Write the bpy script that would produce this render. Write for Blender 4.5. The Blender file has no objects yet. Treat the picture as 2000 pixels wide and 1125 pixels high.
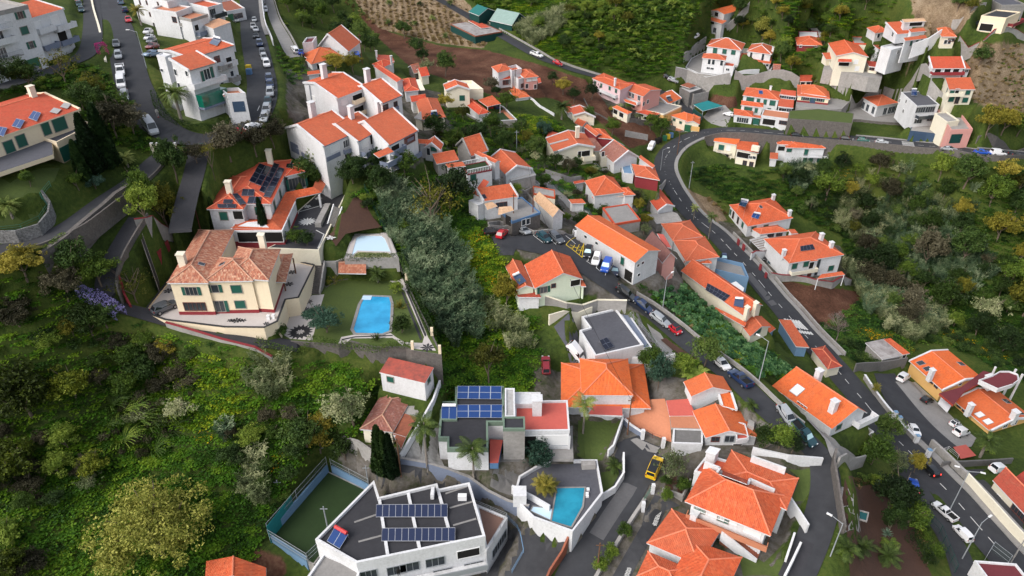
import bpy, bmesh, math, random
import numpy as np
from mathutils import Vector, Matrix
random.seed(7); rng = np.random.default_rng(7)
S = bpy.context.scene; COL = S.collection
R = math.radians
F = 1333.0; TH = R(32.0); CZ = 100.0
CT, ST = math.cos(TH), math.sin(TH)
cam = bpy.data.cameras.new('camera'); cam.sensor_width = 36; cam.lens = 36*F/2000; cam.clip_start = 1; cam.clip_end = 9000
co = bpy.data.objects.new('camera', cam); COL.objects.link(co); co.location = (0,0,CZ); co.rotation_euler = (math.pi/2-TH,0,0); S.camera = co
def ray(p):
 u = (p[0]-1000)/F; v = -(p[1]-562.5)/F
 return Vector((u, CT+v*ST, -ST+v*CT))
def proj(w):
 x, y, z = w[0], w[1], w[2]-CZ
 d = y*CT - z*ST; up = y*ST + z*CT
 return (1000+F*x/d, 562.5-F*up/d)
def proj_np(x, y, z):
 z = z-CZ; d = y*CT-z*ST; up = y*ST+z*CT
 d = np.maximum(d, 1.0)
 return 1000+F*x/d, 562.5-F*up/d
ZN = (0,0,1.0)
ZONES = {0:(0,0,1), 1:(0,0,3), 2:(500,0,3), 3:(1000,0,3), 4:(1500,0,3), 5:(0,375,3), 6:(500,375,3), 7:(1000,375,3), 8:(1500,375,3),
  9:(0,750,3), 10:(500,750,3), 11:(1000,750,3), 12:(1500,750,3), 'A':(0,0,6.25), 'B':(240,0,5.357), 'C':(540,120,5), 'D':(1380,380,5.357),
  'E':(1560,600,5.357), 'F':(1240,220,6.25), 'G':(950,430,6.667), 'H':(1200,540,5.113), 'I':(1760,240,8.333), 'J':(1660,690,4.4118), 'K':(260,430,5), 'L':(1740,900,5.769), **{k:(x,y,5.357) for k,x,y in (('M',780,240),('N',1030,210),('O',580,50),('P',1140,90),('Q',1400,60),('R',1660,10),('S',840,100),('T',1340,0),('U',395,295),('V',1060,690),('W',1300,700),('Y',840,740),('c',1220,400))}, 'X':(1220,870,4.4118), 'a':(490,870,4.4118), 'b':(740,930,5.769)}
def zone(n):
 global ZN; ZN = ZONES[n]
def P(p): return (ZN[0]+p[0]/ZN[2], ZN[1]+p[1]/ZN[2])
CTRL = [(240,60,37.5),(180,60,37),(60,145,38),(0,20,34),(330,60,40),(500,60,43),(505,128,45.5),(505,233,47),(420,265,48.5),(280,230,45),(248,165,41),(50,400,46),(100,500,53),(0,480,49),(280,370,52),(230,480,56),(210,560,60),
 (322,610,65.2),(470,640,65.6),(600,450,60.3),(660,420,59.6),(480,330,51),(700,500,65),(640,560,68),(728,613,68.8),(700,420,60.6),(790,745,73.6),(830,785,74),(330,628,65.6),(450,655,66.2),(520,668,67.2),(590,682,68.6),(860,560,70),(780,420,63),(900,600,73),(900,720,79),(970,460,66),(1160,505,69),(1230,590,75),(1300,640,79),(1380,690,78),(1445,745,76),
 (1535,815,76),(1620,950,80),(1600,1100,84),(1278,913,83),(1160,1060,86),(1080,980,84),(1000,830,81),(600,750,75.5),(300,720,73),(100,620,64),(300,950,82),(100,1000,80),(600,1000,85),(780,1110,88),
 (50,800,73),(1000,1100,87),(700,345,56.5),(640,350,57.5),(600,330,56),(560,300,54),(760,350,58),(830,300,60),(640,150,52),(600,90,48),(700,40,57),(900,60,60),(850,150,61),(1048,108,61),(1100,128,64),(1235,165,70),(1337,205,77),(1305,300,80.5),(1000,200,64),
 (1050,290,69),(900,300,64),(950,400,67),(1080,440,71),(1200,400,77),(1352,420,90),(1450,490,93),(1535,612,98),(1600,650,99.5),(1690,792,100),(1450,135,65.5),(1510,130,65.5),(1480,182,73),(1550,185,72),(1400,0,47),(1200,20,50),(1050,20,54),(1620,190,69),(1470,240,75),
 (1650,130,60),(1750,60,50),(1950,50,46),(1900,190,62),(1800,240,71),(1700,275,76),(1980,300,76),(1960,200,60),(1400,370,90),(1500,420,94),(1700,420,98),(1950,400,96),(1800,550,106),
 (1950,650,108),(1700,620,103),(1600,590,98),(1850,700,106),(1580,510,94.5),(1950,760,107),(1780,840,101),(1870,840,105),(1760,860,98.5),(1812,916,96),(1845,1000,97),(1900,1080,97),(1720,960,91),(1700,1080,90),(1980,1000,97),(1980,1110,95),(1450,1050,84),(1450,900,80),(1640,870,86),(1700,740,100),(1330,560,79),(1430,620,87)]
cp = []
for x,y,d in CTRL:
 r = ray((x,y)); t = d/-r.z; cp.append((r.x*t, r.y*t, CZ-d))
cp += [(-150,60,36),(-170,320,78),(260,60,0),(250,340,62),(0,20,8),(60,380,60),(-60,330,62),(-120,20,20)]
cp = np.array(cp); n = len(cp)
def tphi(d2): return 0.5*d2*np.log(d2+1e-9)
D2 = ((cp[:,None,:2]-cp[None,:,:2])**2).sum(-1)/1e4
A_ = np.zeros((n+3,n+3)); A_[:n,:n] = tphi(D2)+np.eye(n)*0.004; A_[:n,n] = 1; A_[:n,n+1:] = cp[:,:2]/100; A_[n,:n] = 1; A_[n+1:,:n] = cp[:,:2].T/100
wv = np.linalg.solve(A_, np.concatenate([cp[:,2], np.zeros(3)]))
def axis(lo, hi, st):
 a = list(np.arange(lo, hi+.01, st)); g = st; b = []
 x = lo
 while x > -4000: g *= 1.35; x -= g; b.append(x)
 g = st; x = hi; c = []
 while x < 5000: g *= 1.35; x += g; c.append(x)
 return np.array(b[::-1]+a+c), len(b), len(a)
GS = 0.8
AX, IX0, NX = axis(-155, 235, GS); AY, IY0, NY = axis(35, 345, GS)
gx, gy = np.meshgrid(np.clip(AX,-175,260), np.clip(AY,20,385), indexing='ij')
HT = np.zeros(gx.shape)
for i in range(gx.shape[0]):
 d2 = ((gx[i][:,None]-cp[None,:,0])**2+(gy[i][:,None]-cp[None,:,1])**2)/1e4
 HT[i] = tphi(d2)@wv[:n]+wv[n]+gx[i]/100*wv[n+1]+gy[i]/100*wv[n+2]
OCC = np.zeros(HT.shape, bool)
GX, GY = np.meshgrid(AX, AY, indexing='ij')
def hz(x, y):
 fx = (x+155)/GS; fy = (y-35)/GS
 fx = min(max(fx,0),NX-1.001); fy = min(max(fy,0),NY-1.001)
 i = int(fx); j = int(fy); a = fx-i; b = fy-j; i += IX0; j += IY0
 return float((HT[i,j]*(1-a)+HT[i+1,j]*a)*(1-b)+(HT[i,j+1]*(1-a)+HT[i+1,j+1]*a)*b)
def hz_np(x, y):
 fx = np.clip((x+155)/GS,0,NX-1.001); fy = np.clip((y-35)/GS,0,NY-1.001)
 i = fx.astype(int); j = fy.astype(int); a = fx-i; b = fy-j; i = i+IX0; j = j+IY0
 return (HT[i,j]*(1-a)+HT[i+1,j]*a)*(1-b)+(HT[i,j+1]*(1-a)+HT[i+1,j+1]*a)*b
def hit_full(p):
 r = ray(p); t = 55.0; st = 4.0
 while t < 520:
  if CZ+r.z*t < hz(r.x*t, r.y*t): break
  t += st
 lo, hi = t-st, t
 for _ in range(14):
  m = (lo+hi)/2
  if CZ+r.z*m < hz(r.x*m, r.y*m): hi = m
  else: lo = m
 return Vector((r.x*hi, r.y*hi, CZ+r.z*hi))
def G(p): return hit_full(P(p))
def onz(p, z):
 r = ray(P(p)); t = (z-CZ)/r.z
 return Vector((r.x*t, r.y*t, z))
def seg_dist(px, py, pts):
 """nearest distance and interpolated height of grid points to a 3D polyline"""
 best = np.full(px.shape, 1e9); hh = np.zeros(px.shape)
 for a, b in zip(pts[:-1], pts[1:]):
  dx, dy = b[0]-a[0], b[1]-a[1]; L = dx*dx+dy*dy+1e-9
  t = np.clip(((px-a[0])*dx+(py-a[1])*dy)/L, 0, 1)
  d = np.hypot(px-a[0]-t*dx, py-a[1]-t*dy); m = d < best
  best = np.where(m, d, best); hh = np.where(m, a[2]+t*(b[2]-a[2]), hh)
 return best, hh
def inpoly(x, y, poly):
 c = np.zeros(np.shape(x), bool); k = len(poly)
 for i in range(k):
  x0,y0 = poly[i][0],poly[i][1]; x1,y1 = poly[i-1][0],poly[i-1][1]
  c ^= ((y0 > y) != (y1 > y)) & (x < (x1-x0)*(y-y0)/((y1-y0) if y1 != y0 else 1e-9)+x0)
 return c
def carve_poly(poly, z, fall=2.5, low=0.12, up=True):
 xs = [p[0] for p in poly]; ys = [p[1] for p in poly]
 i0,i1 = np.searchsorted(AX,[min(xs)-fall-1,max(xs)+fall+1]); j0,j1 = np.searchsorted(AY,[min(ys)-fall-1,max(ys)+fall+1])
 if i1 <= i0 or j1 <= j0: return
 X = GX[i0:i1,j0:j1]; Y = GY[i0:i1,j0:j1]
 ins = inpoly(X,Y,poly); d,_ = seg_dist(X,Y,[(p[0],p[1],0) for p in list(poly)+[poly[0]]])
 w = np.where(ins, 1.0, np.clip(1-(d-.8)/fall,0,1)); w = np.where(OCC[i0:i1,j0:j1] & (up | ~ins), 0, w)
 new = HT[i0:i1,j0:j1]*(1-w)+(z-low)*w
 HT[i0:i1,j0:j1] = new if up else np.where(ins, new, np.minimum(new, HT[i0:i1,j0:j1]))
 OCC[i0:i1,j0:j1] |= ins | ((d < .9) & up)
def link(name, me, mat=None, parent=None, loc=None):
 o = bpy.data.objects.new(name, me); COL.objects.link(o)
 if mat is not None and me is not None and not me.materials: me.materials.append(mat)
 if parent is not None: o.parent = parent
 if loc is not None: o.location = loc
 return o
def tag(o, label=None, cat=None, group=None, kind=None):
 if label: o['label'] = label
 if cat: o['category'] = cat
 if group: o['group'] = group
 if kind: o['kind'] = kind
 return o
def empty(name, loc, label, cat, group=None, rz=0):
 o = bpy.data.objects.new(name, None); COL.objects.link(o); o.location = loc; o.rotation_euler = (0,0,rz); o.empty_display_size = .5
 return tag(o, label, cat, group)
class MB:
 """collects faces for ONE mesh"""
 def __init__(s): s.v = []; s.f = []; s.uv = []; s.mi = []
 def poly(s, pts, uv=None, mi=0):
  b = len(s.v); s.v += [tuple(p) for p in pts]; s.f.append(tuple(range(b,b+len(pts)))); s.uv.append(uv); s.mi.append(mi)
 def box(s, c, sz, ax=None, mi=0):
  """centre, size; ax = (x axis, y axis) unit vectors in the plane"""
  ex = Vector(ax[0]) if ax else Vector((1,0,0)); ey = Vector(ax[1]) if ax else Vector((0,1,0)); ez = Vector(ax[2]) if ax and len(ax) > 2 else Vector((0,0,1))
  c = Vector(c); q = [c+ex*(sz[0]/2*i)+ey*(sz[1]/2*j)+ez*(sz[2]/2*k) for k in (-1,1) for j in (-1,1) for i in (-1,1)]
  for a in ((0,2,3,1),(4,5,7,6),(0,1,5,4),(2,6,7,3),(0,4,6,2),(1,3,7,5)): s.poly([q[i] for i in a], mi=mi)
 def prism(s, pts, z0, z1, top=True, bot=False, mi=0):
  k = len(pts); z0s = z0 if isinstance(z0,(list,tuple)) else [z0]*k; z1s = z1 if isinstance(z1,(list,tuple)) else [z1]*k
  lo = [(p[0],p[1],z) for p,z in zip(pts,z0s)]; hi = [(p[0],p[1],z) for p,z in zip(pts,z1s)]
  for i in range(k):
   j = (i+1)%k; s.poly([lo[i],lo[j],hi[j],hi[i]], mi=mi)
  if top: s.poly(hi, mi=mi)
  if bot: s.poly(lo[::-1], mi=mi)
 def tube(s, a, b, r0, r1=None, n=8, cap=True, mi=0):
  a = Vector(a); b = Vector(b); r1 = r0 if r1 is None else r1; d = (b-a).normalized()
  e = d.orthogonal().normalized(); g = d.cross(e)
  A = [a+(e*math.cos(t)+g*math.sin(t))*r0 for t in [2*math.pi*i/n for i in range(n)]]
  B = [b+(e*math.cos(t)+g*math.sin(t))*r1 for t in [2*math.pi*i/n for i in range(n)]]
  for i in range(n):
   j = (i+1)%n; s.poly([A[i],A[j],B[j],B[i]], mi=mi)
  if cap: s.poly(B, mi=mi); s.poly(A[::-1], mi=mi)
 def mesh(s, name, off=None, merge=False, smooth=False, recalc=True):
  me = bpy.data.meshes.new(name)
  v = s.v if off is None else [(a[0]-off[0],a[1]-off[1],a[2]-off[2]) for a in s.v]
  me.from_pydata(v, [], s.f)
  if any(u is not None for u in s.uv):
   ul = me.uv_layers.new(name='UVMap')
   flat = []
   for u,f in zip(s.uv, s.f): flat += (u if u is not None else [(0,0)]*len(f))
   ul.data.foreach_set('uv', [c for q in flat for c in q])
  if any(s.mi): me.polygons.foreach_set('material_index', s.mi)
  if merge or recalc:
   bm = bmesh.new(); bm.from_mesh(me)
   if merge: bmesh.ops.remove_doubles(bm, verts=bm.verts, dist=1e-4)
   if recalc: bmesh.ops.recalc_face_normals(bm, faces=bm.faces)
   bm.to_mesh(me); bm.free()
  if smooth: me.polygons.foreach_set('use_smooth', [True]*len(me.polygons))
  me.update(); return me
 def obj(s, name, mat, parent=None, off=None, mats=None, **k):
  me = s.mesh(name, off, **k)
  for m in (mats or [mat]): me.materials.append(m)
  return link(name, me, None, parent)
MATS = {}
def nmat(name):
 m = bpy.data.materials.new(name); m.use_nodes = True; nt = m.node_tree; b = nt.nodes['Principled BSDF']; MATS[name] = m
 return m, nt, b
def N(nt, t, **k):
 x = nt.nodes.new(t)
 for a, v in k.items():
  if a in x.inputs: x.inputs[a].default_value = v
  else: setattr(x, a, v)
 return x
def rgb(h):
 return tuple(((c/255)/12.92 if c/255 <= .04045 else ((c/255+.055)/1.055)**2.4) for c in h)+(1,)
def math_n(nt, op, a, b=None, c=None):
 x = nt.nodes.new('ShaderNodeMath'); x.operation = op
 for i, v in enumerate((a,b,c)):
  if v is None: continue
  if isinstance(v,(int,float)): x.inputs[i].default_value = v
  else: nt.links.new(v, x.inputs[i])
 return x.outputs[0]
def mixc(nt, fac, a, b, typ='MIX'):
 x = nt.nodes.new('ShaderNodeMix'); x.data_type = 'RGBA'; x.blend_type = typ
 for s, v in ((0,fac),(6,a),(7,b)):
  if isinstance(v,(int,float)): x.inputs[s].default_value = v
  elif isinstance(v,tuple): x.inputs[s].default_value = v
  else: nt.links.new(v, x.inputs[s])
 return x.outputs[2]
def noise(nt, scale, detail=4, pos=True, rough=.6, vec=None):
 g = N(nt,'ShaderNodeNewGeometry'); x = N(nt,'ShaderNodeTexNoise', Scale=scale, Detail=detail, Roughness=rough)
 nt.links.new(vec if vec is not None else g.outputs['Position'], x.inputs['Vector']); return x.outputs['Fac']
def ramp(nt, fac, stops):
 x = nt.nodes.new('ShaderNodeValToRGB'); e = x.color_ramp.elements
 while len(e) < len(stops): e.new(.5)
 for el,(p,c) in zip(e,stops): el.position = p; el.color = c if len(c) == 4 else (*c,1)
 nt.links.new(fac, x.inputs[0]); return x.outputs[0]
def g1(v): return (v,v,v,1)
def surf(name, col, col2=None, rough=.85, s1=.35, s2=3.0, amt=.5, bump=0, bs=8, spec=.3, metal=0):
 """plain surface: two colours worn into each other by large and small noise"""
 m, nt, b = nmat(name); col = tuple(col)+(1,) if len(col) == 3 else col
 c2 = col2 or tuple(x*.72 for x in col[:3]); c2 = tuple(c2)+(1,) if len(c2) == 3 else c2
 f = math_n(nt,'MULTIPLY', math_n(nt,'ADD', noise(nt,s1,5), noise(nt,s2,3)), .5)
 f = ramp(nt, f, [(.5-.5*amt*.5,g1(0)),(.5+.3,g1(1))])
 if 'render' in name:
  g = N(nt,'ShaderNodeNewGeometry'); mp = N(nt,'ShaderNodeMapping'); mp.inputs['Scale'].default_value = (1.5,1.5,.13); nt.links.new(g.outputs['Position'], mp.inputs['Vector'])
  f = math_n(nt,'MAXIMUM', f, math_n(nt,'MULTIPLY', ramp(nt, noise(nt,1.0,5,vec=mp.outputs[0]), [(.50,g1(0)),(.80,g1(1))]), .55))
 nt.links.new(mixc(nt, f, col, c2), b.inputs['Base Color'])
 b.inputs['Roughness'].default_value = rough; b.inputs['Specular IOR Level'].default_value = spec; b.inputs['Metallic'].default_value = metal
 if bump:
  bn = N(nt,'ShaderNodeBump', Strength=bump, Distance=.1); nt.links.new(noise(nt,bs,4), bn.inputs['Height']); nt.links.new(bn.outputs[0], b.inputs['Normal'])
 return m
def tiles(name, cols, pitch=.24, row=.38, age=.25, bump=.7, dark=(.10,.045,.03,1)):
 """roof tiles in uv metres: ribs run up the slope, courses across; every tile has its own tone; lichen patches"""
 m, nt, b = nmat(name); uv = N(nt,'ShaderNodeUVMap'); sp = N(nt,'ShaderNodeSeparateXYZ'); nt.links.new(uv.outputs[0], sp.inputs[0])
 u = math_n(nt,'DIVIDE', sp.outputs[0], pitch); v = math_n(nt,'DIVIDE', sp.outputs[1], row)
 cb = N(nt,'ShaderNodeCombineXYZ'); nt.links.new(math_n(nt,'FLOOR',u), cb.inputs[0]); nt.links.new(math_n(nt,'FLOOR',v), cb.inputs[1])
 wn = N(nt,'ShaderNodeTexWhiteNoise', noise_dimensions='3D'); nt.links.new(cb.outputs[0], wn.inputs['Vector'])
 k = len(cols); c = ramp(nt, wn.outputs['Value'], [(i/max(1,k-1), cols[i]) for i in range(k)])
 st = ramp(nt, noise(nt,.28,6,rough=.7), [(.45,g1(0)),(.75,g1(1))])
 c = mixc(nt, math_n(nt,'MULTIPLY', st, age), c, dark)
 oi = N(nt,'ShaderNodeObjectInfo'); c = mixc(nt, math_n(nt,'MULTIPLY', oi.outputs['Random'], .5), c, (.40,.125,.07,1)); c = mixc(nt, math_n(nt,'MULTIPLY', ramp(nt, noise(nt,.9,5,rough=.75), [(.5,g1(0)),(.68,g1(1))]), .22), c, (.46,.22,.13,1))
 nt.links.new(c, b.inputs['Base Color']); b.inputs['Roughness'].default_value = .8; b.inputs['Specular IOR Level'].default_value = .25
 rib = math_n(nt,'ABSOLUTE', math_n(nt,'SINE', math_n(nt,'MULTIPLY', u, math.pi)))
 crs = math_n(nt,'FRACT', v)
 h = math_n(nt,'ADD', math_n(nt,'MULTIPLY', rib, 1.0), math_n(nt,'MULTIPLY', math_n(nt,'SUBTRACT',1.0,crs), .45))
 bn = N(nt,'ShaderNodeBump', Strength=bump, Distance=.09); nt.links.new(h, bn.inputs['Height']); nt.links.new(bn.outputs[0], b.inputs['Normal'])
 return m
def gloss(name, col, rough=.15, spec=.5, metal=0, coat=0, rnd=0):
 m, nt, b = nmat(name); b.inputs['Base Color'].default_value = tuple(col)+(1,) if len(col) == 3 else col
 b.inputs['Roughness'].default_value = rough; b.inputs['Specular IOR Level'].default_value = spec; b.inputs['Metallic'].default_value = metal; b.inputs['Coat Weight'].default_value = coat
 return m
def leafm(name, stops, trans=.25, scale=.5):
 """foliage: clumps of tone by noise, a tone of its own for every plant"""
 stops = [(p,tuple(min(.9,x*1.4) for x in c[:3])+(1,)) for p,c in stops]
 m, nt, b = nmat(name); oi = N(nt,'ShaderNodeObjectInfo')
 f = math_n(nt,'ADD', math_n(nt,'MULTIPLY', noise(nt,scale,4), .75), math_n(nt,'MULTIPLY', oi.outputs['Random'], .5))
 f = math_n(nt,'ADD', f, math_n(nt,'MULTIPLY', math_n(nt,'SUBTRACT', noise(nt,5.0,2), .5), .55))
 c = ramp(nt, math_n(nt,'SUBTRACT', f, .12), stops); nt.links.new(c, b.inputs['Base Color'])
 b.inputs['Roughness'].default_value = .65; b.inputs['Specular IOR Level'].default_value = .2
 tr = N(nt,'ShaderNodeBsdfTranslucent'); nt.links.new(c, tr.inputs[0]); mx = N(nt,'ShaderNodeMixShader'); mx.inputs[0].default_value = trans
 nt.links.new(b.outputs[0], mx.inputs[1]); nt.links.new(tr.outputs[0], mx.inputs[2]); nt.links.new(mx.outputs[0], nt.nodes['Material Output'].inputs[0])
 return m
M = {}
M['white'] = surf('white_render',(.64,.645,.66),(.40,.40,.40),s1=.22,amt=.25)
M['cream'] = surf('cream_render',(.78,.66,.48),(.66,.54,.38),s1=.2,amt=.25)
M['pale'] = surf('pale_cream_render',(.74,.69,.56),(.60,.55,.42),s1=.2,amt=.25)
M['yellow'] = surf('ochre_render',(.66,.40,.15),(.58,.34,.12),s1=.15,amt=.3)
M['pink'] = surf('pink_render',(.66,.33,.29),(.55,.27,.24),s1=.2,amt=.3)
M['palepink'] = surf('pale_pink_render',(.68,.50,.52),(.58,.42,.44),s1=.2,amt=.3)
M['mint'] = surf('pale_mint_render',(.68,.75,.60),(.56,.64,.48),s1=.2,amt=.3)
M['red'] = surf('red_render',(.24,.032,.038),(.17,.02,.026),s1=.3,amt=.3)
M['slate'] = surf('blue_grey_band',(.17,.20,.27),(.13,.15,.2),s1=.3,amt=.3)
M['conc'] = surf('concrete',(.36,.345,.33),(.17,.16,.15),s1=.25,s2=1.6,amt=.8,bump=.2)
M['dconc'] = surf('dark_concrete',(.17,.165,.16),(.085,.08,.075),s1=.25,s2=1.6,amt=.8,bump=.2)
M['stone'] = surf('basalt_stone',(.16,.145,.135),(.05,.045,.042),s1=1.2,s2=3.5,amt=.9,bump=.7,bs=3)
M['asph'] = surf('asphalt',(.050,.052,.058),(.020,.021,.025),s1=.16,s2=.6,amt=1.2,rough=.8)
M['asph2'] = surf('worn_asphalt',(.056,.057,.062),(.028,.029,.033),s1=.2,s2=.9,amt=.8,rough=.8)
M['pave2'] = surf('pale_asphalt_patch',(.10,.10,.105),(.07,.07,.074))
M['pave'] = surf('pavement',(.27,.26,.25),(.17,.165,.16),s1=.4,s2=2.5,amt=.7)
M['cobble'] = surf('dark_cobble',(.05,.05,.056),(.028,.028,.032),s1=.4,s2=5,amt=.9,bump=.5,bs=6)
M['mosaic'] = surf('pale_mosaic',(.50,.46,.44),(.38,.35,.33),s1=.5,s2=6,amt=.6)
M['black'] = surf('black_mosaic',(.03,.03,.034),(.05,.05,.05))
M['patio'] = surf('terracotta_paving',(.50,.20,.11),(.38,.15,.085),s1=.4,s2=3,amt=.7)
M['flatgrey'] = surf('grey_felt_roof',(.095,.097,.113),(.06,.061,.072),s1=.3,s2=2,amt=.7)
M['flatdark'] = surf('dark_felt_roof',(.042,.042,.048),(.025,.025,.029),s1=.3,s2=2,amt=.8)
M['flatred'] = surf('red_painted_roof',(.52,.11,.085),(.40,.085,.07),s1=.3,s2=2,amt=.6)
M['rust'] = surf('rusty_sheet',(.34,.11,.06),(.14,.05,.035),s1=.6,s2=2.5,amt=.9)
M['sheet'] = surf('corrugated_sheet',(.42,.42,.42),(.27,.25,.23),s1=.5,s2=2,amt=.8)
M['wood'] = surf('weathered_wood',(.16,.08,.045),(.09,.05,.03),s1=1,amt=.6)
M['bark'] = surf('bark',(.17,.13,.10),(.08,.06,.045),s1=2,s2=8,amt=.9)
M['pbark'] = surf('grey_palm_bark',(.26,.23,.20),(.14,.12,.10),s1=2,s2=8,amt=.9)
M['twig'] = surf('bare_twigs',(.20,.16,.145),(.12,.095,.085),s1=2,amt=.7)
M['tile'] = tiles('orange_tiles',[(.58,.098,.034),(.65,.125,.044),(.50,.082,.030),(.69,.155,.06)],age=.34)
M['tileb'] = tiles('bright_orange_tiles',[(.74,.135,.026),(.78,.165,.036),(.64,.11,.026)],age=.18)
M['tiler'] = tiles('red_tiles',[(.54,.065,.030),(.60,.08,.036),(.47,.055,.026)],age=.25)
M['tiled'] = tiles('deep_red_tiles',[(.33,.035,.026),(.40,.045,.03),(.27,.03,.024)],age=.35)
M['tileo'] = tiles('old_weathered_tiles',[(.40,.13,.075),(.52,.27,.17),(.33,.10,.06),(.58,.36,.24),(.28,.10,.07),(.45,.17,.10)],age=.25,pitch=.26,row=.42)
M['tileold'] = tiles('mossy_old_tiles',[(.22,.10,.09),(.30,.14,.12),(.17,.085,.08),(.38,.24,.21)],age=.5)
M['tilet'] = tiles('sandy_tiles',[(.62,.40,.24),(.68,.45,.28),(.55,.35,.21)],age=.15)
M['ridge'] = surf('ridge_tile',(.70,.22,.12),(.52,.14,.08),s1=1,amt=.6)
M['ridgeo'] = surf('old_ridge_tile',(.50,.30,.21),(.34,.16,.11),s1=1,amt=.6)
M['shut'] = gloss('green_shutter',(.008,.085,.062),.55)
M['dgreen'] = gloss('dark_green_paint',(.012,.10,.045),.55)
M['bshut'] = gloss('brown_joinery',(.13,.035,.025),.55)
M['frame'] = gloss('white_frame',(.72,.72,.72),.5)
M['sframe'] = surf('stone_frame',(.33,.29,.26),(.24,.21,.19))
M['glass'] = gloss('window_glass',(.035,.042,.05),.08,.6)
M['ggreen'] = gloss('green_glass',(.006,.13,.085),.06,.7)
M['dark'] = gloss('dark_interior',(.018,.017,.016),.9,.1)
M['blind'] = surf('white_blind',(.70,.70,.70),(.6,.6,.6))
M['metal'] = gloss('grey_metal',(.42,.43,.45),.4,.5,.6)
M['galv'] = gloss('painted_rail',(.28,.30,.32),.5)
M['blue'] = surf('blue_paint',(.10,.20,.36),(.07,.15,.27),s1=.6,amt=.5)
M['lblue'] = surf('light_blue_paint',(.15,.26,.40),(.11,.20,.31),s1=.6,amt=.5)
M['navy'] = gloss('dark_blue_gate',(.03,.06,.11),.5)
M['tank'] = gloss('white_tank',(.72,.72,.73),.35)
M['rtank'] = gloss('red_tank',(.50,.03,.03),.35)
M['teal'] = surf('teal_netting',(.015,.19,.20),(.01,.13,.14),s1=.5,amt=.6)
M['net'] = surf('green_windbreak',(.006,.05,.045),(.004,.035,.03),s1=.5,amt=.6)
M['grim'] = surf('grey_green_rim',(.15,.21,.16),(.11,.16,.12))
M['slater'] = tiles('blue_grey_roof_tiles',[(.045,.055,.075),(.06,.07,.092),(.038,.045,.062)],age=.1)
M['rustred'] = surf('flaking_red_roof',(.40,.085,.06),(.09,.05,.045),s1=.55,s2=1.8,amt=.5)
M['bpave'] = surf('brown_terrace',(.22,.13,.10),(.17,.10,.08))
M['flatred2'] = surf('maroon_roof',(.14,.028,.035),(.10,.02,.025))
M['brokenr'] = surf('broken_roof',(.13,.10,.095),(.48,.47,.46),s1=.3,s2=.9,amt=.9)
M['psign'] = surf('blue_sign',(.02,.12,.48),(.02,.10,.40))
M['grail'] = gloss('green_railing',(.03,.16,.11),.5)
M['mstone'] = surf('mortared_basalt',(.06,.058,.056),(.36,.36,.36),s1=1.4,s2=4,amt=.6,bump=.6,bs=4)
M['stained'] = surf('stained_concrete',(.40,.39,.37),(.09,.085,.08),s1=.5,s2=1.5,amt=.8)
M['tealr'] = surf('teal_sheet',(.02,.15,.14),(.015,.11,.10))
M['ghouse'] = surf('greenhouse_film',(.26,.36,.33),(.16,.24,.21),s1=.6,amt=.7)
M['turf'] = surf('artificial_turf',(.022,.046,.012),(.015,.032,.009),s1=.15,s2=1,amt=.9)
M['lawn'] = surf('lawn',(.075,.105,.022),(.045,.068,.018),s1=.25,s2=2.4,amt=.9,bump=.3,bs=6)
M['soil'] = surf('soil',(.085,.042,.028),(.05,.027,.02),s1=.3,s2=2,amt=.9,bump=.6,bs=3)
M['canvas'] = surf('pale_awning',(.55,.45,.35),(.45,.36,.28))
M['orange'] = gloss('orange_canvas',(.55,.10,.035),.7)
m, nt, b = nmat('wire_mesh'); b.inputs['Base Color'].default_value = (.12,.16,.15,1); b.inputs['Alpha'].default_value = 1
tr = nt.nodes.new('ShaderNodeBsdfTransparent'); mx = nt.nodes.new('ShaderNodeMixShader'); g_ = nt.nodes.new('ShaderNodeNewGeometry'); ck = N(nt,'ShaderNodeTexChecker', Scale=9.0); nt.links.new(g_.outputs['Position'], ck.inputs['Vector']); mx.inputs[0].default_value = .22
nt.links.new(tr.outputs[0], mx.inputs[1]); nt.links.new(b.outputs[0], mx.inputs[2]); nt.links.new(mx.outputs[0], nt.nodes['Material Output'].inputs[0]); M['wire'] = m
def water(name, col, col2):
 m, nt, b = nmat(name); nt.links.new(mixc(nt, ramp(nt, noise(nt,.3,5), [(.35,g1(0)),(.65,g1(1))]), tuple(x*.78 for x in col[:3])+(1,), col2), b.inputs['Base Color'])
 b.inputs['Roughness'].default_value = .06; b.inputs['Specular IOR Level'].default_value = .4
 bn = N(nt,'ShaderNodeBump', Strength=.12, Distance=.05); nt.links.new(noise(nt,2.5,2), bn.inputs['Height']); nt.links.new(bn.outputs[0], b.inputs['Normal']); return m
M['wblue'] = water('blue_pool_water',(.025,.32,.62,1),(.035,.37,.66,1)); M['wteal'] = water('teal_pool_water',(.012,.22,.34,1),(.02,.27,.40,1))
M['wpale'] = gloss('pale_pool_shell',(.50,.66,.78),.35); M['wgreen'] = water('stagnant_water',(.21,.22,.10,1),(.27,.27,.14,1)); M['wpond'] = water('green_tank_water',(.01,.08,.09,1),(.012,.10,.10,1))
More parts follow.
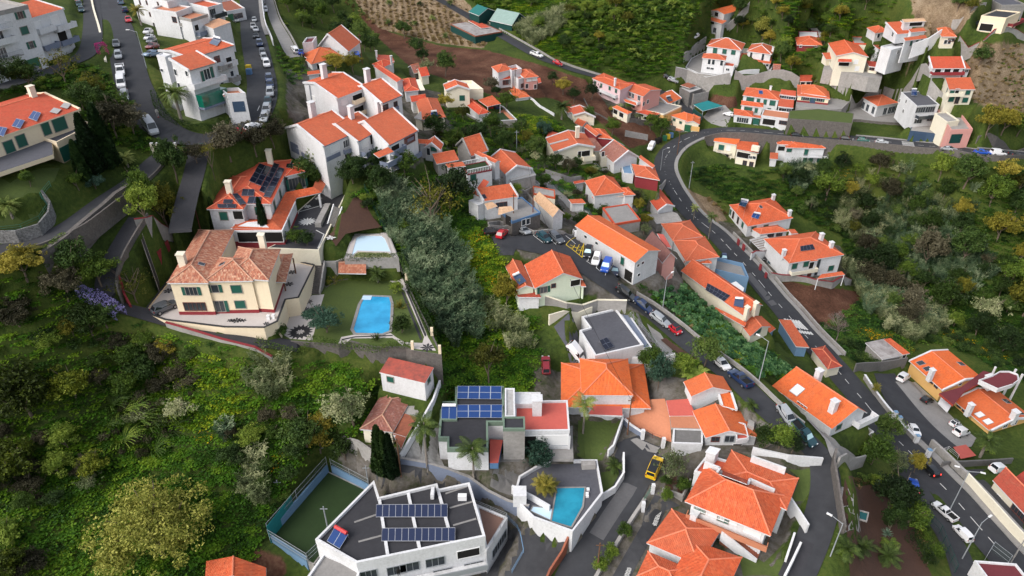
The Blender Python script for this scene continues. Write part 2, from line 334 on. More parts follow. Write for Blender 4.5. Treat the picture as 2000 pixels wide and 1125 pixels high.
def pvm(name, a, line, nx, ny, w=.05):
 """solar cells: uv 0-1 across one array, nx by ny modules"""
 m, nt, b = nmat(name); uv = N(nt,'ShaderNodeUVMap'); sp = N(nt,'ShaderNodeSeparateXYZ'); nt.links.new(uv.outputs[0], sp.inputs[0])
 e = None
 for o, k in ((0,1.0),(1,1.0)):
  fr = math_n(nt,'FRACT', math_n(nt,'ADD', sp.outputs[o], .0)); d = math_n(nt,'MINIMUM', fr, math_n(nt,'SUBTRACT',1.0,fr))
  e = d if e is None else math_n(nt,'MINIMUM', e, d)
 f = math_n(nt,'LESS_THAN', e, w)
 nt.links.new(mixc(nt, f, a+(1,), line+(1,)), b.inputs['Base Color']); b.inputs['Roughness'].default_value = .12; b.inputs['Specular IOR Level'].default_value = .6
 return m
M['pv'] = pvm('black_solar_cells',(.008,.010,.022),(.10,.11,.14),1,1,.03); M['pvb'] = pvm('blue_solar_cells',(.012,.045,.17),(.30,.33,.38),1,1,.035); M['pvn'] = pvm('navy_solar_cells',(.010,.018,.055),(.26,.27,.30),1,1,.04)
M['collector'] = gloss('solar_collector',(.03,.055,.115),.12,.7)
for k, c in dict(white=(.72,.72,.73), silver=(.36,.38,.40), grey=(.10,.11,.125), black=(.010,.011,.013), red=(.46,.012,.022), dred=(.20,.012,.02), blue=(.012,.075,.42), dblue=(.012,.028,.085), teal=(.012,.05,.065), green=(.02,.11,.09), yellow=(.72,.46,.01), lblue=(.20,.29,.40)).items():
 M['car_'+k] = gloss('car_paint_'+k, c, .28, .5, .15 if k in ('silver','grey','lblue') else 0, .6)
M['tyre'] = gloss('rubber',(.015,.015,.015),.85,.2); M['rim'] = gloss('alloy',(.35,.35,.36),.35,.5,.7); M['cglass'] = gloss('car_glass',(.012,.016,.020),.05,.7); M['shade'] = gloss('windscreen_sunshade',(.42,.62,.66),.4)
M['lamp'] = gloss('headlight',(.62,.63,.65),.15,.6); M['tail'] = gloss('tail_light',(.35,.01,.01),.2,.6)
M['line'] = surf('white_road_paint',(.62,.62,.60),(.42,.42,.41),s2=6,amt=.6); M['yline'] = surf('yellow_road_paint',(.60,.42,.03),(.42,.30,.03),s2=6,amt=.5)
def resample(pts, st):
 out = [Vector(pts[0])]
 n = len(pts); dense = []
 for i in range(n-1):
  p0 = Vector(pts[max(0,i-1)]); p1 = Vector(pts[i]); p2 = Vector(pts[i+1]); p3 = Vector(pts[min(n-1,i+2)])
  for k in range(16):
   t = k/16; dense.append(.5*((2*p1)+(p2-p0)*t+(2*p0-5*p1+4*p2-p3)*t*t+(3*p1-p0-3*p2+p3)*t**3))
 dense.append(Vector(pts[-1])); acc = 0
 for a, b in zip(dense[:-1], dense[1:]):
  L = (b-a).length
  while acc+L >= st and L > 1e-6:
   f = (st-acc)/L; a = a+(b-a)*f; out.append(a.copy()); L = (b-a).length; acc = 0
  acc += L
 out.append(dense[-1]); return out
def offs(path, d):
 r = []
 for i, p in enumerate(path):
  a = path[max(0,i-1)]; b = path[min(len(path)-1,i+1)]; t = (b-a); t.z = 0; t.normalize()
  r.append(Vector((p.x+t.y*d, p.y-t.x*d, p.z)))
 return r
def strip(name, path, d0, d1, dz, mat, kind='structure', thick=0):
 a = offs(path,d0); b = offs(path,d1); mb = MB(); up = Vector((0,0,dz))
 for i in range(len(path)-1):
  mb.poly([a[i]+up,b[i]+up,b[i+1]+up,a[i+1]+up])
  if thick:
   dn = Vector((0,0,thick))
   mb.poly([a[i]+up,a[i+1]+up,a[i+1]+up-dn,a[i]+up-dn]); mb.poly([b[i]+up,b[i+1]+up,b[i+1]+up-dn,b[i]+up-dn])
 o = mb.obj(name, mat)
 for p in o.data.polygons: pass
 return tag(o, kind=kind)
RD = {}
def road(key, name, pts, w, mat='asph', fall=4.0, smooth=True, dz=.06):
 path = resample([hit_full(p) for p in pts], 1.5)
 zs = np.array([p.z for p in path])
 if smooth:
  for _ in range(12): zs[1:-1] = (zs[:-2]+zs[1:-1]*2+zs[2:])/4
 for p, z in zip(path, zs): p.z = float(z)
 pp = [tuple(p) for p in path]
 xs = [p[0] for p in pp]; ys = [p[1] for p in pp]; m = w/2+fall+2
 i0,i1 = np.searchsorted(AX,[min(xs)-m,max(xs)+m]); j0,j1 = np.searchsorted(AY,[min(ys)-m,max(ys)+m])
 d, h = seg_dist(GX[i0:i1,j0:j1], GY[i0:i1,j0:j1], pp)
 wt = np.clip(1-(d-w/2-.9)/fall,0,1); wt = wt*wt*(3-2*wt)
 HT[i0:i1,j0:j1] = HT[i0:i1,j0:j1]*(1-wt)+(h-.10)*wt
 OCC[i0:i1,j0:j1] |= d < w/2+1.2
 strip(name, path, -w/2, w/2, dz, M[mat]); RD[key] = path; return path
def pavement(key, d0, d1, mat='pave', h=.15, a=0, b=1, name='pavement'):
 path = RD[key]; n = len(path); path = path[int(a*n):max(int(a*n)+2,int(b*n))]
 strip(name, path, d0, d1, .06+h, M[mat], thick=h+.5)
def side_wall(key, d, h, th, mat, label, a=0, b=1, down=3.0, name='retaining_wall', base=0):
 path = RD[key]; n = len(path); path = path[int(a*n):max(int(a*n)+2,int(b*n))]
 wall_path(offs(path,d), h, th, mat, label, down, name, base)
def wall_path(path, h, th, mat, label, down=2.5, name='garden_wall', base=0, cap=None, cat='wall', group=None):
 a = offs(path,-th/2); b = offs(path,th/2); mb = MB(); n = len(path)
 t = [Vector((0,0,h+base))]*n; dn = Vector((0,0,base-down))
 for i in range(n-1):
  mb.poly([a[i]+t[i],b[i]+t[i],b[i+1]+t[i+1],a[i+1]+t[i+1]])
  mb.poly([a[i]+dn,a[i]+t[i],a[i+1]+t[i+1],a[i+1]+dn]); mb.poly([b[i]+dn,b[i]+t[i],b[i+1]+t[i+1],b[i+1]+dn])
 for i in (0,n-1): mb.poly([a[i]+dn,b[i]+dn,b[i]+t[i],a[i]+t[i]])
 o = mb.obj(name, M[mat]); tag(o, label, cat, group)
 if cap:
  mc = MB(); a2 = offs(path,-th/2-.06); b2 = offs(path,th/2+.06)
  for i in range(n-1):
   q = [a2[i]+t[i],b2[i]+t[i],b2[i+1]+t[i+1],a2[i+1]+t[i+1]]; u = Vector((0,0,.12))
   mc.poly([x+u for x in q]); mc.poly([q[0],q[3],q[3]+u,q[0]+u]); mc.poly([q[1],q[2],q[2]+u,q[1]+u])
  mc.obj('coping', M[cap], o)
 for p in path:
  i = int(np.searchsorted(AX,p.x)); j = int(np.searchsorted(AY,p.y)); OCC[i-1:i+1,j-1:j+1] = True
 return o
def wall(pts, h, label, mat='conc', th=.3, z=None, down=2.5, name='garden_wall', cap=None, st=3.0, base=0, cat='wall', group=None):
 w = [onz(p,z) if z is not None else G(p) for p in pts]
 dense = [w[0]]
 for a, b in zip(w[:-1], w[1:]):
  k = max(1,int((b-a).length/st))
  for i in range(1,k+1):
   q = a+(b-a)*(i/k)
   if z is None: q.z = hz(q.x,q.y)
   dense.append(q)
 if z is None:
  zs = [p.z for p in dense]
  for i in range(1,len(dense)-1): dense[i].z = (zs[i-1]+zs[i]*2+zs[i+1])/4
 return wall_path(dense, h, th, mat, label, down, name, base, cap, cat, group)
def rail(pts, h, label, mat='galv', z=None, name='railing', gap=2.0, bars=3, cat='railing', mesh=None, group=None, onwall=0):
 """post and bar railing (or mesh fence) along a ground polyline: parts post, rail_bar, infill"""
 w = [onz(p,z) if z is not None else G(p) for p in pts]; dense = [w[0]]
 for a, b in zip(w[:-1], w[1:]):
  k = max(1,int((b-a).length/gap))
  for i in range(1,k+1):
   q = a+(b-a)*(i/k)
   if z is None: q.z = hz(q.x,q.y)
   dense.append(q)
 for q in dense: q.z += onwall
 e = empty(name, dense[0], label, cat, group); off = dense[0]; mb = MB(); r = .035 if mesh is None else .045
 for i, p in enumerate(dense):
  m2 = MB(); m2.tube(p-Vector((0,0,.4)), p+Vector((0,0,h)), r, n=6); m2.obj('post', M[mat], e, off)
 for a, b in zip(dense[:-1], dense[1:]):
  for k in range(bars): z_ = h*(k+1)/bars-.03; mb.tube(a+Vector((0,0,z_)), b+Vector((0,0,z_)), r*.7, n=5, cap=False)
 mb.obj('rail_bar', M[mat], e, off)
 if mesh:
  mm = MB()
  for a, b in zip(dense[:-1], dense[1:]): mm.poly([a,b,b+Vector((0,0,h)),a+Vector((0,0,h))])
  mm.obj('mesh_panel', M[mesh], e, off)
 return e
def sheet(name, pts, mat, dz=.05, sub=4, carve=False, z=None, kind='structure', world=False, occ=True):
 """a ground sheet draped over the terrain inside a pixel polygon"""
 w = pts if world else [onz(p,z) if z is not None else G(p) for p in pts]
 if z is None and carve: z = sum(p.z for p in w)/len(w)
 if z is not None:
  if carve: carve_poly([(p.x,p.y) for p in w], z)
  mb = MB(); mb.poly([(p.x,p.y,z+dz) for p in w]); o = mb.obj(name, M[mat]); return tag(o, kind=kind)
 bm = bmesh.new(); f = bm.faces.new([bm.verts.new((p.x,p.y,0)) for p in w])
 xs = [p.x for p in w]; ys = [p.y for p in w]
 for lo, hi, nrm in ((min(xs),max(xs),(1,0,0)),(min(ys),max(ys),(0,1,0))):
  c = math.floor(lo)+1
  while c < hi:
   bmesh.ops.bisect_plane(bm, geom=bm.verts[:]+bm.edges[:]+bm.faces[:], plane_co=(c,c,0), plane_no=nrm); c += 1
 for v in bm.verts: v.co.z = hz(v.co.x,v.co.y)+dz
 bmesh.ops.recalc_face_normals(bm, faces=bm.faces)
 me = bpy.data.meshes.new(name); bm.to_mesh(me); bm.free(); o = link(name, me, M[mat])
 if occ:
  i0,i1 = np.searchsorted(AX,[min(xs)-1,max(xs)+1]); j0,j1 = np.searchsorted(AY,[min(ys)-1,max(ys)+1])
  OCC[i0:i1,j0:j1] |= inpoly(GX[i0:i1,j0:j1],GY[i0:i1,j0:j1],[(p.x,p.y) for p in w])
 return tag(o, kind=kind)
def pad(pts, z, top, topname, wallmat, label, down=7, cap=None, caph=.0, carve=True, wname='retaining_wall', occ=True):
 """a level terrace: its top sheet is setting, the wall that holds it up a thing"""
 w = [onz(p,z) for p in pts]
 if carve: carve_poly([(p.x,p.y) for p in w], z, 1.5, .6, False)
 mb = MB(); mb.poly([(p.x,p.y,z) for p in w]); tag(mb.obj(topname, M[top]), kind='structure')
 mw = MB(); path = w+[w[0]]
 ar = sum(a.x*b.y-b.x*a.y for a,b in zip(path[:-1],path[1:])); s = 1 if ar > 0 else -1
 n = len(w); out = []
 for i in range(n):
  a, b, c = w[i-1], w[i], w[(i+1)%n]; t = ((b-a).normalized()+(c-b).normalized()); t.z = 0; t.normalize(); out.append(Vector((b.x+t.y*.3*s, b.y-t.x*.3*s, z)))
 for i in range(n):
  j = (i+1)%n; h = Vector((0,0,caph+.02)); d = Vector((0,0,-down))
  mw.poly([out[i]+d,out[j]+d,out[j]+h,out[i]+h]); mw.poly([out[i]+h,out[j]+h,w[j]+h,w[i]+h])
  if caph: mw.poly([w[i]-Vector((0,0,.1)),w[j]-Vector((0,0,.1)),w[j]+h,w[i]+h])
 o = mw.obj(wname, M[wallmat]); tag(o, label, 'wall')
 if cap:
  mc = MB()
  for i in range(n):
   j = (i+1)%n; h0 = Vector((0,0,caph+.024)); h1 = Vector((0,0,caph+.14)); k = 1.15
   oi = w[i]+(out[i]-w[i])*k; oj = w[j]+(out[j]-w[j])*k
   mc.poly([oi+h1,oj+h1,w[j]+h1,w[i]+h1]); mc.poly([oi+h0,oj+h0,oj+h1,oi+h1]); mc.poly([w[i]+h0,w[j]+h0,w[j]+h1,w[i]+h1])
  mc.obj('coping', M[cap], o)
 return w
def flat(name, pts, z, mat, dz=.012, kind='structure'):
 mb = MB(); mb.poly([(p.x,p.y,z+dz) for p in [onz(q,z) for q in pts]]); return tag(mb.obj(name, M[mat]), kind=kind)
H = None; BLK = None
WINC = {}
SKEW = []
class House: pass
class Block: pass
def hs(name, label, base=None, z=None, cat='house', group=None):
 global H
 H = House(); H.z = z if z is not None else G(base).z; b = onz(base, H.z) if base else None
 H.loc = Vector((b.x,b.y,H.z)) if b else None; H.e = None; H.name = name; H.label = label; H.cat = cat; H.blocks = []; H.group = group; H.base = base
 return H
def hemp(p):
 if H.e is None:
  H.loc = Vector((p.x,p.y,H.z)); H.e = empty(H.name, H.loc, H.label, H.cat, H.group)
 return H.e
def bl(roof, A, B, C, b=None, h=None, z0=None, w='white', r='tile', ov=.35, rh=None, rp=None, pitch=20, down=5, frac=.5, fascia=None, verge=None, ridge='ridge', parapet=.35, floor=None, aw=None, wk='s', th=.22, cz=0, wname='wall', plinth=None, carve=True, tz=0, hipl=1, hipr=1, soff=None, wall_on=True):
 """one roofed block. A, B front eave corners (pixels), C back right eave corner; b: ground pixel under the front eave"""
 global BLK
 z0 = H.z if z0 is None else H.z+z0
 if tz: z0 = G(b).z
 if h is None:
  gp = onz(b or H.base, z0); lo, hi = .3, 30.
  def side(hh):
   q = proj((gp.x,gp.y,z0+hh)); a = P(A); c = P(B)
   yl = a[1]+(c[1]-a[1])*(q[0]-a[0])/(c[0]-a[0]) if abs(c[0]-a[0]) > 1e-6 else a[1]
   return q[1]-yl
  for _ in range(40):
   m = (lo+hi)/2
   if side(m) > 0: lo = m
   else: hi = m
  h = lo
 if roof == 'shed' and rh is not None and cz == 0: cz = rh
 ze = z0+h; a = onz(A,ze); bb = onz(B,ze); c = onz(C,ze+cz)
 ex = (bb-a); ex.z = 0; L = ex.length; ex.normalize(); ey = Vector((-ex.y,ex.x,0)); D = (c-bb).dot(ey)
 if D < 0: ey = -ey; D = -D
 D = max(D,1.0)
 sk = (c-bb).dot(ex)/D; SKEW.append((H.name,round(math.degrees(math.atan(sk)),1)))
 sk = max(-.45,min(.45,sk)); ev = (ey+ex*sk); D = D*ev.length; ey = ev.normalized()
 k = Block(); k.a = a; k.ex = ex; k.ey = ey; k.L = L; k.D = D; k.ze = ze; k.z0 = z0; k.h = h; k.ov = ov; k.name = H.name
 e = hemp(a); BLK = k; H.blocks.append(k)
 def p(u,v,z=0): return a+ex*u+ey*v+Vector((0,0,z))
 k.p = p
 if rp is not None:
  rr = ray(P(rp)); o0 = Vector((0,0,CZ))
  if roof in ('gy',): nrm = ex; pt = p(L*frac,0)
  elif roof == 'shed': nrm = ey; pt = p(0,D)
  elif roof == 'hip' and L < D: nrm = ex; pt = p(L/2,0)
  else: nrm = ey; pt = p(0,D*frac)
  den = rr.dot(nrm)
  t = (pt-o0).dot(nrm)/den if abs(den) > 1e-5 else 0
  rh = (o0+rr*t).z-ze if t > 10 else None
  if rh is not None and not (.3 < rh < 6): print('ridge?', H.name, round(rh,2)); rh = min(max(rh,.4),4.5) if rh > 0 else None
 tp = math.tan(R(pitch))
 if rh is None: rh = {'hip':min(L,D)/2*tp,'gx':D*min(frac,1-frac)*tp,'gy':L/2*tp,'shed':D*tp*.5,'flat':0,'pyr':min(L,D)/2*tp}[roof]
 k.rh = rh; k.roof = roof
 print(f'{H.name:28s} {roof:5s} L{L:6.1f} D{D:6.1f} h{h:5.1f} rh{rh:5.2f} zg{H.z:6.1f}')
 e_ = ov; faces = []; walltop = []
 if roof == 'hip' or roof == 'pyr':
  if L >= D:
   i = D/2*.98; r0 = p(i*hipl,D/2,rh); r1 = p(L-i*hipr,D/2,rh)
   faces = [[p(0,0),p(L,0),r1,r0],[p(L,0),p(L,D),r1],[p(L,D),p(0,D),r0,r1],[p(0,D),p(0,0),r0]]
  else:
   i = L/2*.98; r0 = p(L/2,i*hipl,rh); r1 = p(L/2,D-i*hipr,rh)
   faces = [[p(0,0),p(L,0),r0],[p(L,0),p(L,D),r1,r0],[p(L,D),p(0,D),r1],[p(0,D),p(0,0),r0,r1]]
 elif roof == 'gx':
  f = D*frac; r0 = p(0,f,rh); r1 = p(L,f,rh); faces = [[p(0,0),p(L,0),r1,r0],[p(L,D),p(0,D),r0,r1]]
 elif roof == 'gy':
  f = L*frac; r0 = p(f,0,rh); r1 = p(f,D,rh); faces = [[p(L,0),p(L,D),r1,r0],[p(0,D),p(0,0),r0,r1]]
 elif roof == 'shed':
  faces = [[p(0,0),p(L,0),p(L,D,rh),p(0,D,rh)]]
 k.faces = faces
 mb = MB(); zb = -h-down; o = H.loc; i0, i1, j0, j1 = e_, L-e_, e_, D-e_
 if roof == 'flat': i0 = j0 = 0; i1 = L; j1 = D
 k.rect = (i0,i1,j0,j1)
 def zr(u,v):
  if roof == 'gx': f = D*frac; return rh*(v/f if v < f else (D-v)/(D-f))
  if roof == 'gy': f = L*frac; return rh*(u/f if u < f else (L-u)/(L-f))
  if roof == 'shed': return rh*v/D
  if roof in ('hip','pyr'): return rh*min(u,L-u,v,D-v)/(min(L,D)/2)
  return 0
 ring = [(i0,j0),(i1,j0),(i1,j1),(i0,j1)]
 if roof == 'gx': ring = [(i0,j0),(i1,j0),(i1,D*frac),(i1,j1),(i0,j1),(i0,D*frac)]
 if roof == 'gy': ring = [(i0,j0),(L*frac,j0),(i1,j0),(i1,j1),(L*frac,j1),(i0,j1)]
 tt = th*.6 if roof != 'flat' else 0
 if wall_on:
  for q in range(len(ring)):
   u0,v0 = ring[q]; u1,v1 = ring[(q+1)%len(ring)]
   mb.poly([p(u0,v0,zb),p(u1,v1,zb),p(u1,v1,zr(u1,v1)-tt),p(u0,v0,zr(u0,v0)-tt)])
  mb.obj(wname, M[w], e, o)
  if plinth:
   pm, ph = plinth; pb = MB(); g = .04
   pb.prism([p(i0-g,j0-g),p(i1+g,j0-g),p(i1+g,j1+g),p(i0-g,j1+g)], z0-1.5, z0+ph); pb.obj('plinth', M[pm], e, o)
 if roof == 'flat':
  rb = MB(); t = .22; rb.poly([p(t,t,-.05),p(L-t,t,-.05),p(L-t,D-t,-.05),p(t,D-t,-.05)]); rb.obj('roof', M[r], e, o)
  pb = MB(); g = .05
  for (u0,u1,v0,v1) in ((-g,L+g,-g,t),(-g,L+g,D-t,D+g),(-g,t,t,D-t),(L-t,L+g,t,D-t)):
   pb.prism([p(u0,v0),p(u1,v0),p(u1,v1),p(u0,v1)], ze-.35, ze+parapet)
  pb.obj('parapet', M[fascia or w], e, o)
 else:
  roof_mesh(faces, r, e, o, th, fascia, ridge, verge)
 if carve:
  carve_poly([tuple(p(u,v).xy) for u,v in ((0,0),(L,0),(L,D),(0,D))], z0, 2.0, .15)
 if aw: autowin(aw, wk)
 return k
def roof_mesh(faces, r, e, o, th=.22, fascia=None, ridge='ridge', verge=None, name='roof'):
 mb = MB(); edges = {}
 for f in faces:
  nrm = (f[1]-f[0]).cross(f[2]-f[0]).normalized()
  if nrm.z < 0: nrm = -nrm
  hx = Vector((0,0,1)).cross(nrm); hx = hx.normalized() if hx.length > 1e-4 else Vector((1,0,0)); up = nrm.cross(hx)
  mb.poly(f, uv=[(q.dot(hx),q.dot(up)) for q in f])
  for i in range(len(f)):
   a, b = f[i], f[(i+1)%len(f)]; ka = tuple(round(x,2) for x in a); kb = tuple(round(x,2) for x in b)
   edges.setdefault(tuple(sorted((ka,kb))),[]).append((a,b))
 d = Vector((0,0,-th))
 for f in faces: mb.poly([q+d for q in f][::-1], mi=1)
 rid = []; bnd = []
 for kk, l in edges.items():
  a, b = l[0]
  if len(l) == 1: mb.poly([a,b,b+d,a+d], mi=1); bnd.append((a,b))
  else: rid.append((a,b))
 ro = mb.obj(name, None, e, o, mats=[M[r], M[fascia or 'white']], recalc=True)
 if ridge and rid:
  rb = MB()
  for a, b in rid: rb.tube(a+Vector((0,0,.02)), b+Vector((0,0,.02)), .13, n=6)
  rb.obj('ridge_cap', M[ridge], ro, o) if False else rb.obj('ridge_cap', M[ridge], e, o)
 if verge:
  for a, b in bnd:
   if abs(a.z-b.z) > .25:
    vb = MB()
    t = (b-a); t.z = 0; t.normalize(); nx = Vector((t.y,-t.x,0))
    q = [a-nx*.18,b-nx*.18,b+nx*.18,a+nx*.18]; u = Vector((0,0,.20)); dn = Vector((0,0,-.3))
    vb.poly([x+u for x in q]); vb.poly([q[0]+dn,q[1]+dn,q[1]+u,q[0]+u]); vb.poly([q[3]+dn,q[2]+dn,q[2]+u,q[3]+u]); vb.poly([q[0]+dn,q[0]+u,q[3]+u,q[3]+dn]); vb.poly([q[1]+dn,q[1]+u,q[2]+u,q[2]+dn]); vb.obj('verge', M[verge], e, o)
 return ro
def face_frame(f, k=None):
 """origin, along, outward normal, length of one wall face of a block"""
 k = k or BLK; i0,i1,j0,j1 = k.rect
 def out(al, o):
  n = Vector((al.y,-al.x,0)); return n if n.dot(o) > 0 else -n
 if f == 'f': return k.p(i0,j0), k.ex, out(k.ex,-k.ey), i1-i0
 if f == 'r': return k.p(i1,j0), k.ey, out(k.ey,k.ex), j1-j0
 if f == 'b': return k.p(i1,j1), -k.ex, out(k.ex,k.ey), i1-i0
 return k.p(i0,j1), -k.ey, out(k.ey,-k.ex), j1-j0
def win_mesh(w, h, kind):
 key = (round(w,2), round(h,2), kind)
 if key in WINC: return WINC[key]
 fm = {'s':'sframe','S':'frame','g':'frame','d':'frame','b':'bshut','m':'galv','B':'frame','o':'sframe'}.get(kind,'frame')
 fr = MB(); t = .09
 for c, s in (((0,-.03,h/2+t/2),(w+2*t,.10,t)),((0,-.03,-h/2-t/2),(w+2*t,.16,t)),((-w/2-t/2,-.03,0),(t,.10,h)),((w/2+t/2,-.03,0),(t,.10,h))): fr.box(c,s)
 pn = MB(); pm = {'s':'shut','S':'shut','g':'glass','d':'dark','b':'glass','m':'glass','B':'blind','o':'glass'}.get(kind,'glass')
 pn.box((0,.0,0),(w,.05,h))
 if kind in 'gbmo':
  nb = max(1,int(round(w/.75)))
  for i in range(1,nb): fr.box((-w/2+w*i/nb,-.035,0),(.06,.05,h))
 mf = fr.mesh('window_frame'); mf.materials.append(M[fm]); mp = pn.mesh('pane'); mp.materials.append(M[pm])
 sh = None
 if kind == 'o':
  sh = []
  for s in (-1,1): sb = MB(); sb.box((s*(w/2+t+.28),-.05,0),(.5,.06,h+.1)); me = sb.mesh('shutter'); me.materials.append(M['shut']); sh.append(me)
 WINC[key] = (mf, mp, sh, 'shutter' if kind in 'sS' else ('blind' if kind == 'B' else 'pane')); return WINC[key]
def put_win(c, nrm, w, h, kind, name='window'):
 mf, mp, sh, pn = win_mesh(w,h,kind); rz = math.atan2(nrm.y,nrm.x)+math.pi/2
 a = bpy.data.objects.new(name, mf); COL.objects.link(a); a.parent = H.e; a.location = c-H.loc+nrm*.02; a.rotation_euler = (0,0,rz)
 b = bpy.data.objects.new(pn, mp); COL.objects.link(b); b.parent = a
 for x in sh or (): d = bpy.data.objects.new('shutter', x); COL.objects.link(d); d.parent = a
def on_face(f, px, k=None):
 o, al, nr, L = face_frame(f,k); r = ray(P(px)); c0 = Vector((0,0,CZ)); t = (o-c0).dot(nr)/r.dot(nr); return c0+r*t
def wi(f, pts, w=1.1, h=1.2, kind='s', name='window'):
 o, al, nr, L = face_frame(f)
 for px in pts:
  q = on_face(f,px); u = (q-o).dot(al); u = min(max(u,w/2+.15),L-w/2-.15) if L > w+.3 else L/2
  c = o+al*u; c.z = q.z; put_win(c, nr, w, h, kind, name)
def autowin(spec, kind='s'):
 """'f3x2 r2x1': columns x floors, evenly spread"""
 for s in spec.split():
  f = s[0]; kd = kind
  if s[-1].isalpha(): kd = s[-1]; s = s[:-1]
  c, n = [int(x) for x in s[1:].split('x')]
  o, al, nr, L = face_frame(f); fh = min(2.9, BLK.h/n)
  for j in range(n):
   for i in range(c):
    q = o+al*(L*(i+.5)/c); q.z = BLK.ze-fh*(j+.55)
    put_win(q, nr, min(1.05,L/c*.5), min(1.25,fh*.5), kd)
def door(f, px, w=1.0, h=2.1, mat='shut', name='door', z=None):
 o, al, nr, L = face_frame(f); q = on_face(f,px); mb = MB(); q.z = max(q.z, BLK.z0+h/2) if z is None else q.z
 mb.box(q+nr*.04, (w,.07,h), (al,nr)); d = mb.obj(name, M[mat], H.e, H.loc)
 hb = MB(); hb.box(q+nr*.10+al*(w*.38), (.12,.05,.05), (al,nr)); hb.obj('handle', M['metal'], d, H.loc); return d
def balc(f, p0, p1, d=1.2, h=1.0, mat='white', slabm='white', name='balcony', open_=False, t=.12):
 """balcony between two pixels on a wall (floor line); solid parapet or railing"""
 o, al, nr, L = face_frame(f); a = on_face(f,p0); b = on_face(f,p1); z = (a.z+b.z)/2
 u0, u1 = sorted(((a-o).dot(al),(b-o).dot(al))); mb = MB(); c = o+al*((u0+u1)/2)+nr*(d/2); w = u1-u0
 mb.box(Vector((c.x,c.y,z-.08)),(w,d,.16),(al,nr)); bo = mb.obj(name, M[slabm], H.e, H.loc); pb = MB()
 if not open_:
  pb.box(Vector((c.x,c.y,z+h/2-.1))+nr*(d/2-t/2+.01),(w+.02,t,h+.2),(al,nr))
  for s in (-1,1): pb.box(Vector((c.x,c.y,z+h/2))+al*(s*(w/2-t/2))-nr*(t/2),(t,d-t,h),(al,nr))
  pb.obj('parapet', M[mat], bo, H.loc)
 else:
  for zz in (h,h*.1): pb.box(Vector((c.x,c.y,z+zz))+nr*(d/2-.05),(w,.05,.05),(al,nr))
  for s in (-1,1): pb.box(Vector((c.x,c.y,z+h))+al*(s*(w/2-.04)),(.05,d,.05),(al,nr))
  nb = max(3,int(w/.22))
  for i in range(nb+1): pb.box(Vector((c.x,c.y,z+h/2))+nr*(d/2-.05)+al*(w*(i/nb-.5)),(.03,.03,h),(al,nr))
  pb.obj('railing', M[mat], bo, H.loc)
 return bo
def chim(px, s=.8, hh=1.2, mat='white', zt=None, k=None):
 """px: middle of the chimney top"""
 k = k or BLK; z = k.ze+k.rh+.55 if zt is None else k.ze+zt; q = onz(px,z); mb = MB(); ax = (k.ex,k.ey)
 mb.box(q+Vector((0,0,-hh/2-.3)),(s,s,hh+.6+1.2),ax); c = mb.obj('chimney', M[mat], H.e, H.loc)
 cb = MB(); cb.box(q+Vector((0,0,.68)),(s+.24,s+.24,.14),ax); cb.box(q+Vector((0,0,.5)),(s*.6,s*.6,.3),ax); cb.obj('cowl', M[mat if mat != 'tile' else 'white'], c, H.loc)
def roof_hit(px):
 r = ray(P(px)); best = None
 for k in H.blocks:
  fs = k.faces if k.roof != 'flat' else [[k.p(0,0),k.p(k.L,0),k.p(k.L,k.D),k.p(0,k.D)]]
  for f in fs:
   n = (f[1]-f[0]).cross(f[2]-f[0]).normalized(); den = r.dot(n)
   if abs(den) < 1e-5: continue
   t = (f[0]-Vector((0,0,CZ))).dot(n)/den; q = Vector((0,0,CZ))+r*t
   if inpoly(np.array(q.x),np.array(q.y),[(v.x,v.y) for v in f]) and (best is None or t < best[0]): best = (t,q,n if n.z > 0 else -n)
 return best
def panel(quad, nx=1, ny=1, mat='pv', lift=.14, tank=None, name='solar_panel', tilt=0):
 """solar array between four roof pixels (near left, near right, far right, far left); tank = tank on the far edge"""
 c = (sum(p[0] for p in quad)/4, sum(p[1] for p in quad)/4); hh = roof_hit(c)
 if hh is None: print('no roof under panel', H.name, quad); return
 _, q, n = hh; q = q+n*lift; w = []
 for p in quad:
  r = ray(P(p)); t = (q-Vector((0,0,CZ))).dot(n)/r.dot(n); w.append(Vector((0,0,CZ))+r*t)
 if tilt:
  for i in (2,3): w[i] = onz(quad[i], w[i].z+tilt)
 nn = (w[1]-w[0]).cross(w[3]-w[0]).normalized(); nn = nn if nn.z > 0 else -nn
 mb = MB(); d = nn*.07; mb.poly(w, uv=[(0,0),(nx,0),(nx,ny),(0,ny)]); lo = [x-d for x in w]; mb.poly(lo[::-1], mi=1)
 for i in range(4): j = (i+1)%4; mb.poly([w[i],lo[i],lo[j],w[j]], mi=1)
 if tilt:
  for x in w:
   if x.z > q.z+.2: mb.tube(x-d, Vector((x.x,x.y,q.z-lift)), .03, n=4, mi=1)
 s = mb.obj(name, None, H.e, H.loc, mats=[M[mat],M['metal']])
 if tank:
  tb = MB(); a, b = w[3], w[2]; ax = (b-a)*.06; up = nn*.28; tb.tube(a+ax+up, b-ax+up, .28, n=12); tb.obj('water_tank', M[tank], s, H.loc)
 return s
def skylight(px, w=.9, h=1.2, mat='glass'):
 hh = roof_hit(px)
 if hh is None: print('no roof under skylight', H.name, px); return
 _, q, n = hh; hx = Vector((0,0,1)).cross(n).normalized(); up = n.cross(hx)
 mb = MB(); mb.box(q+n*.06,(w+.16,h+.16,.10),(hx,up,n)); f = mb.obj('skylight', M['galv'], H.e, H.loc)
 m2 = MB(); m2.box(q+n*.12,(w,h,.03),(hx,up,n)); m2.obj('pane', M[mat], f, H.loc)
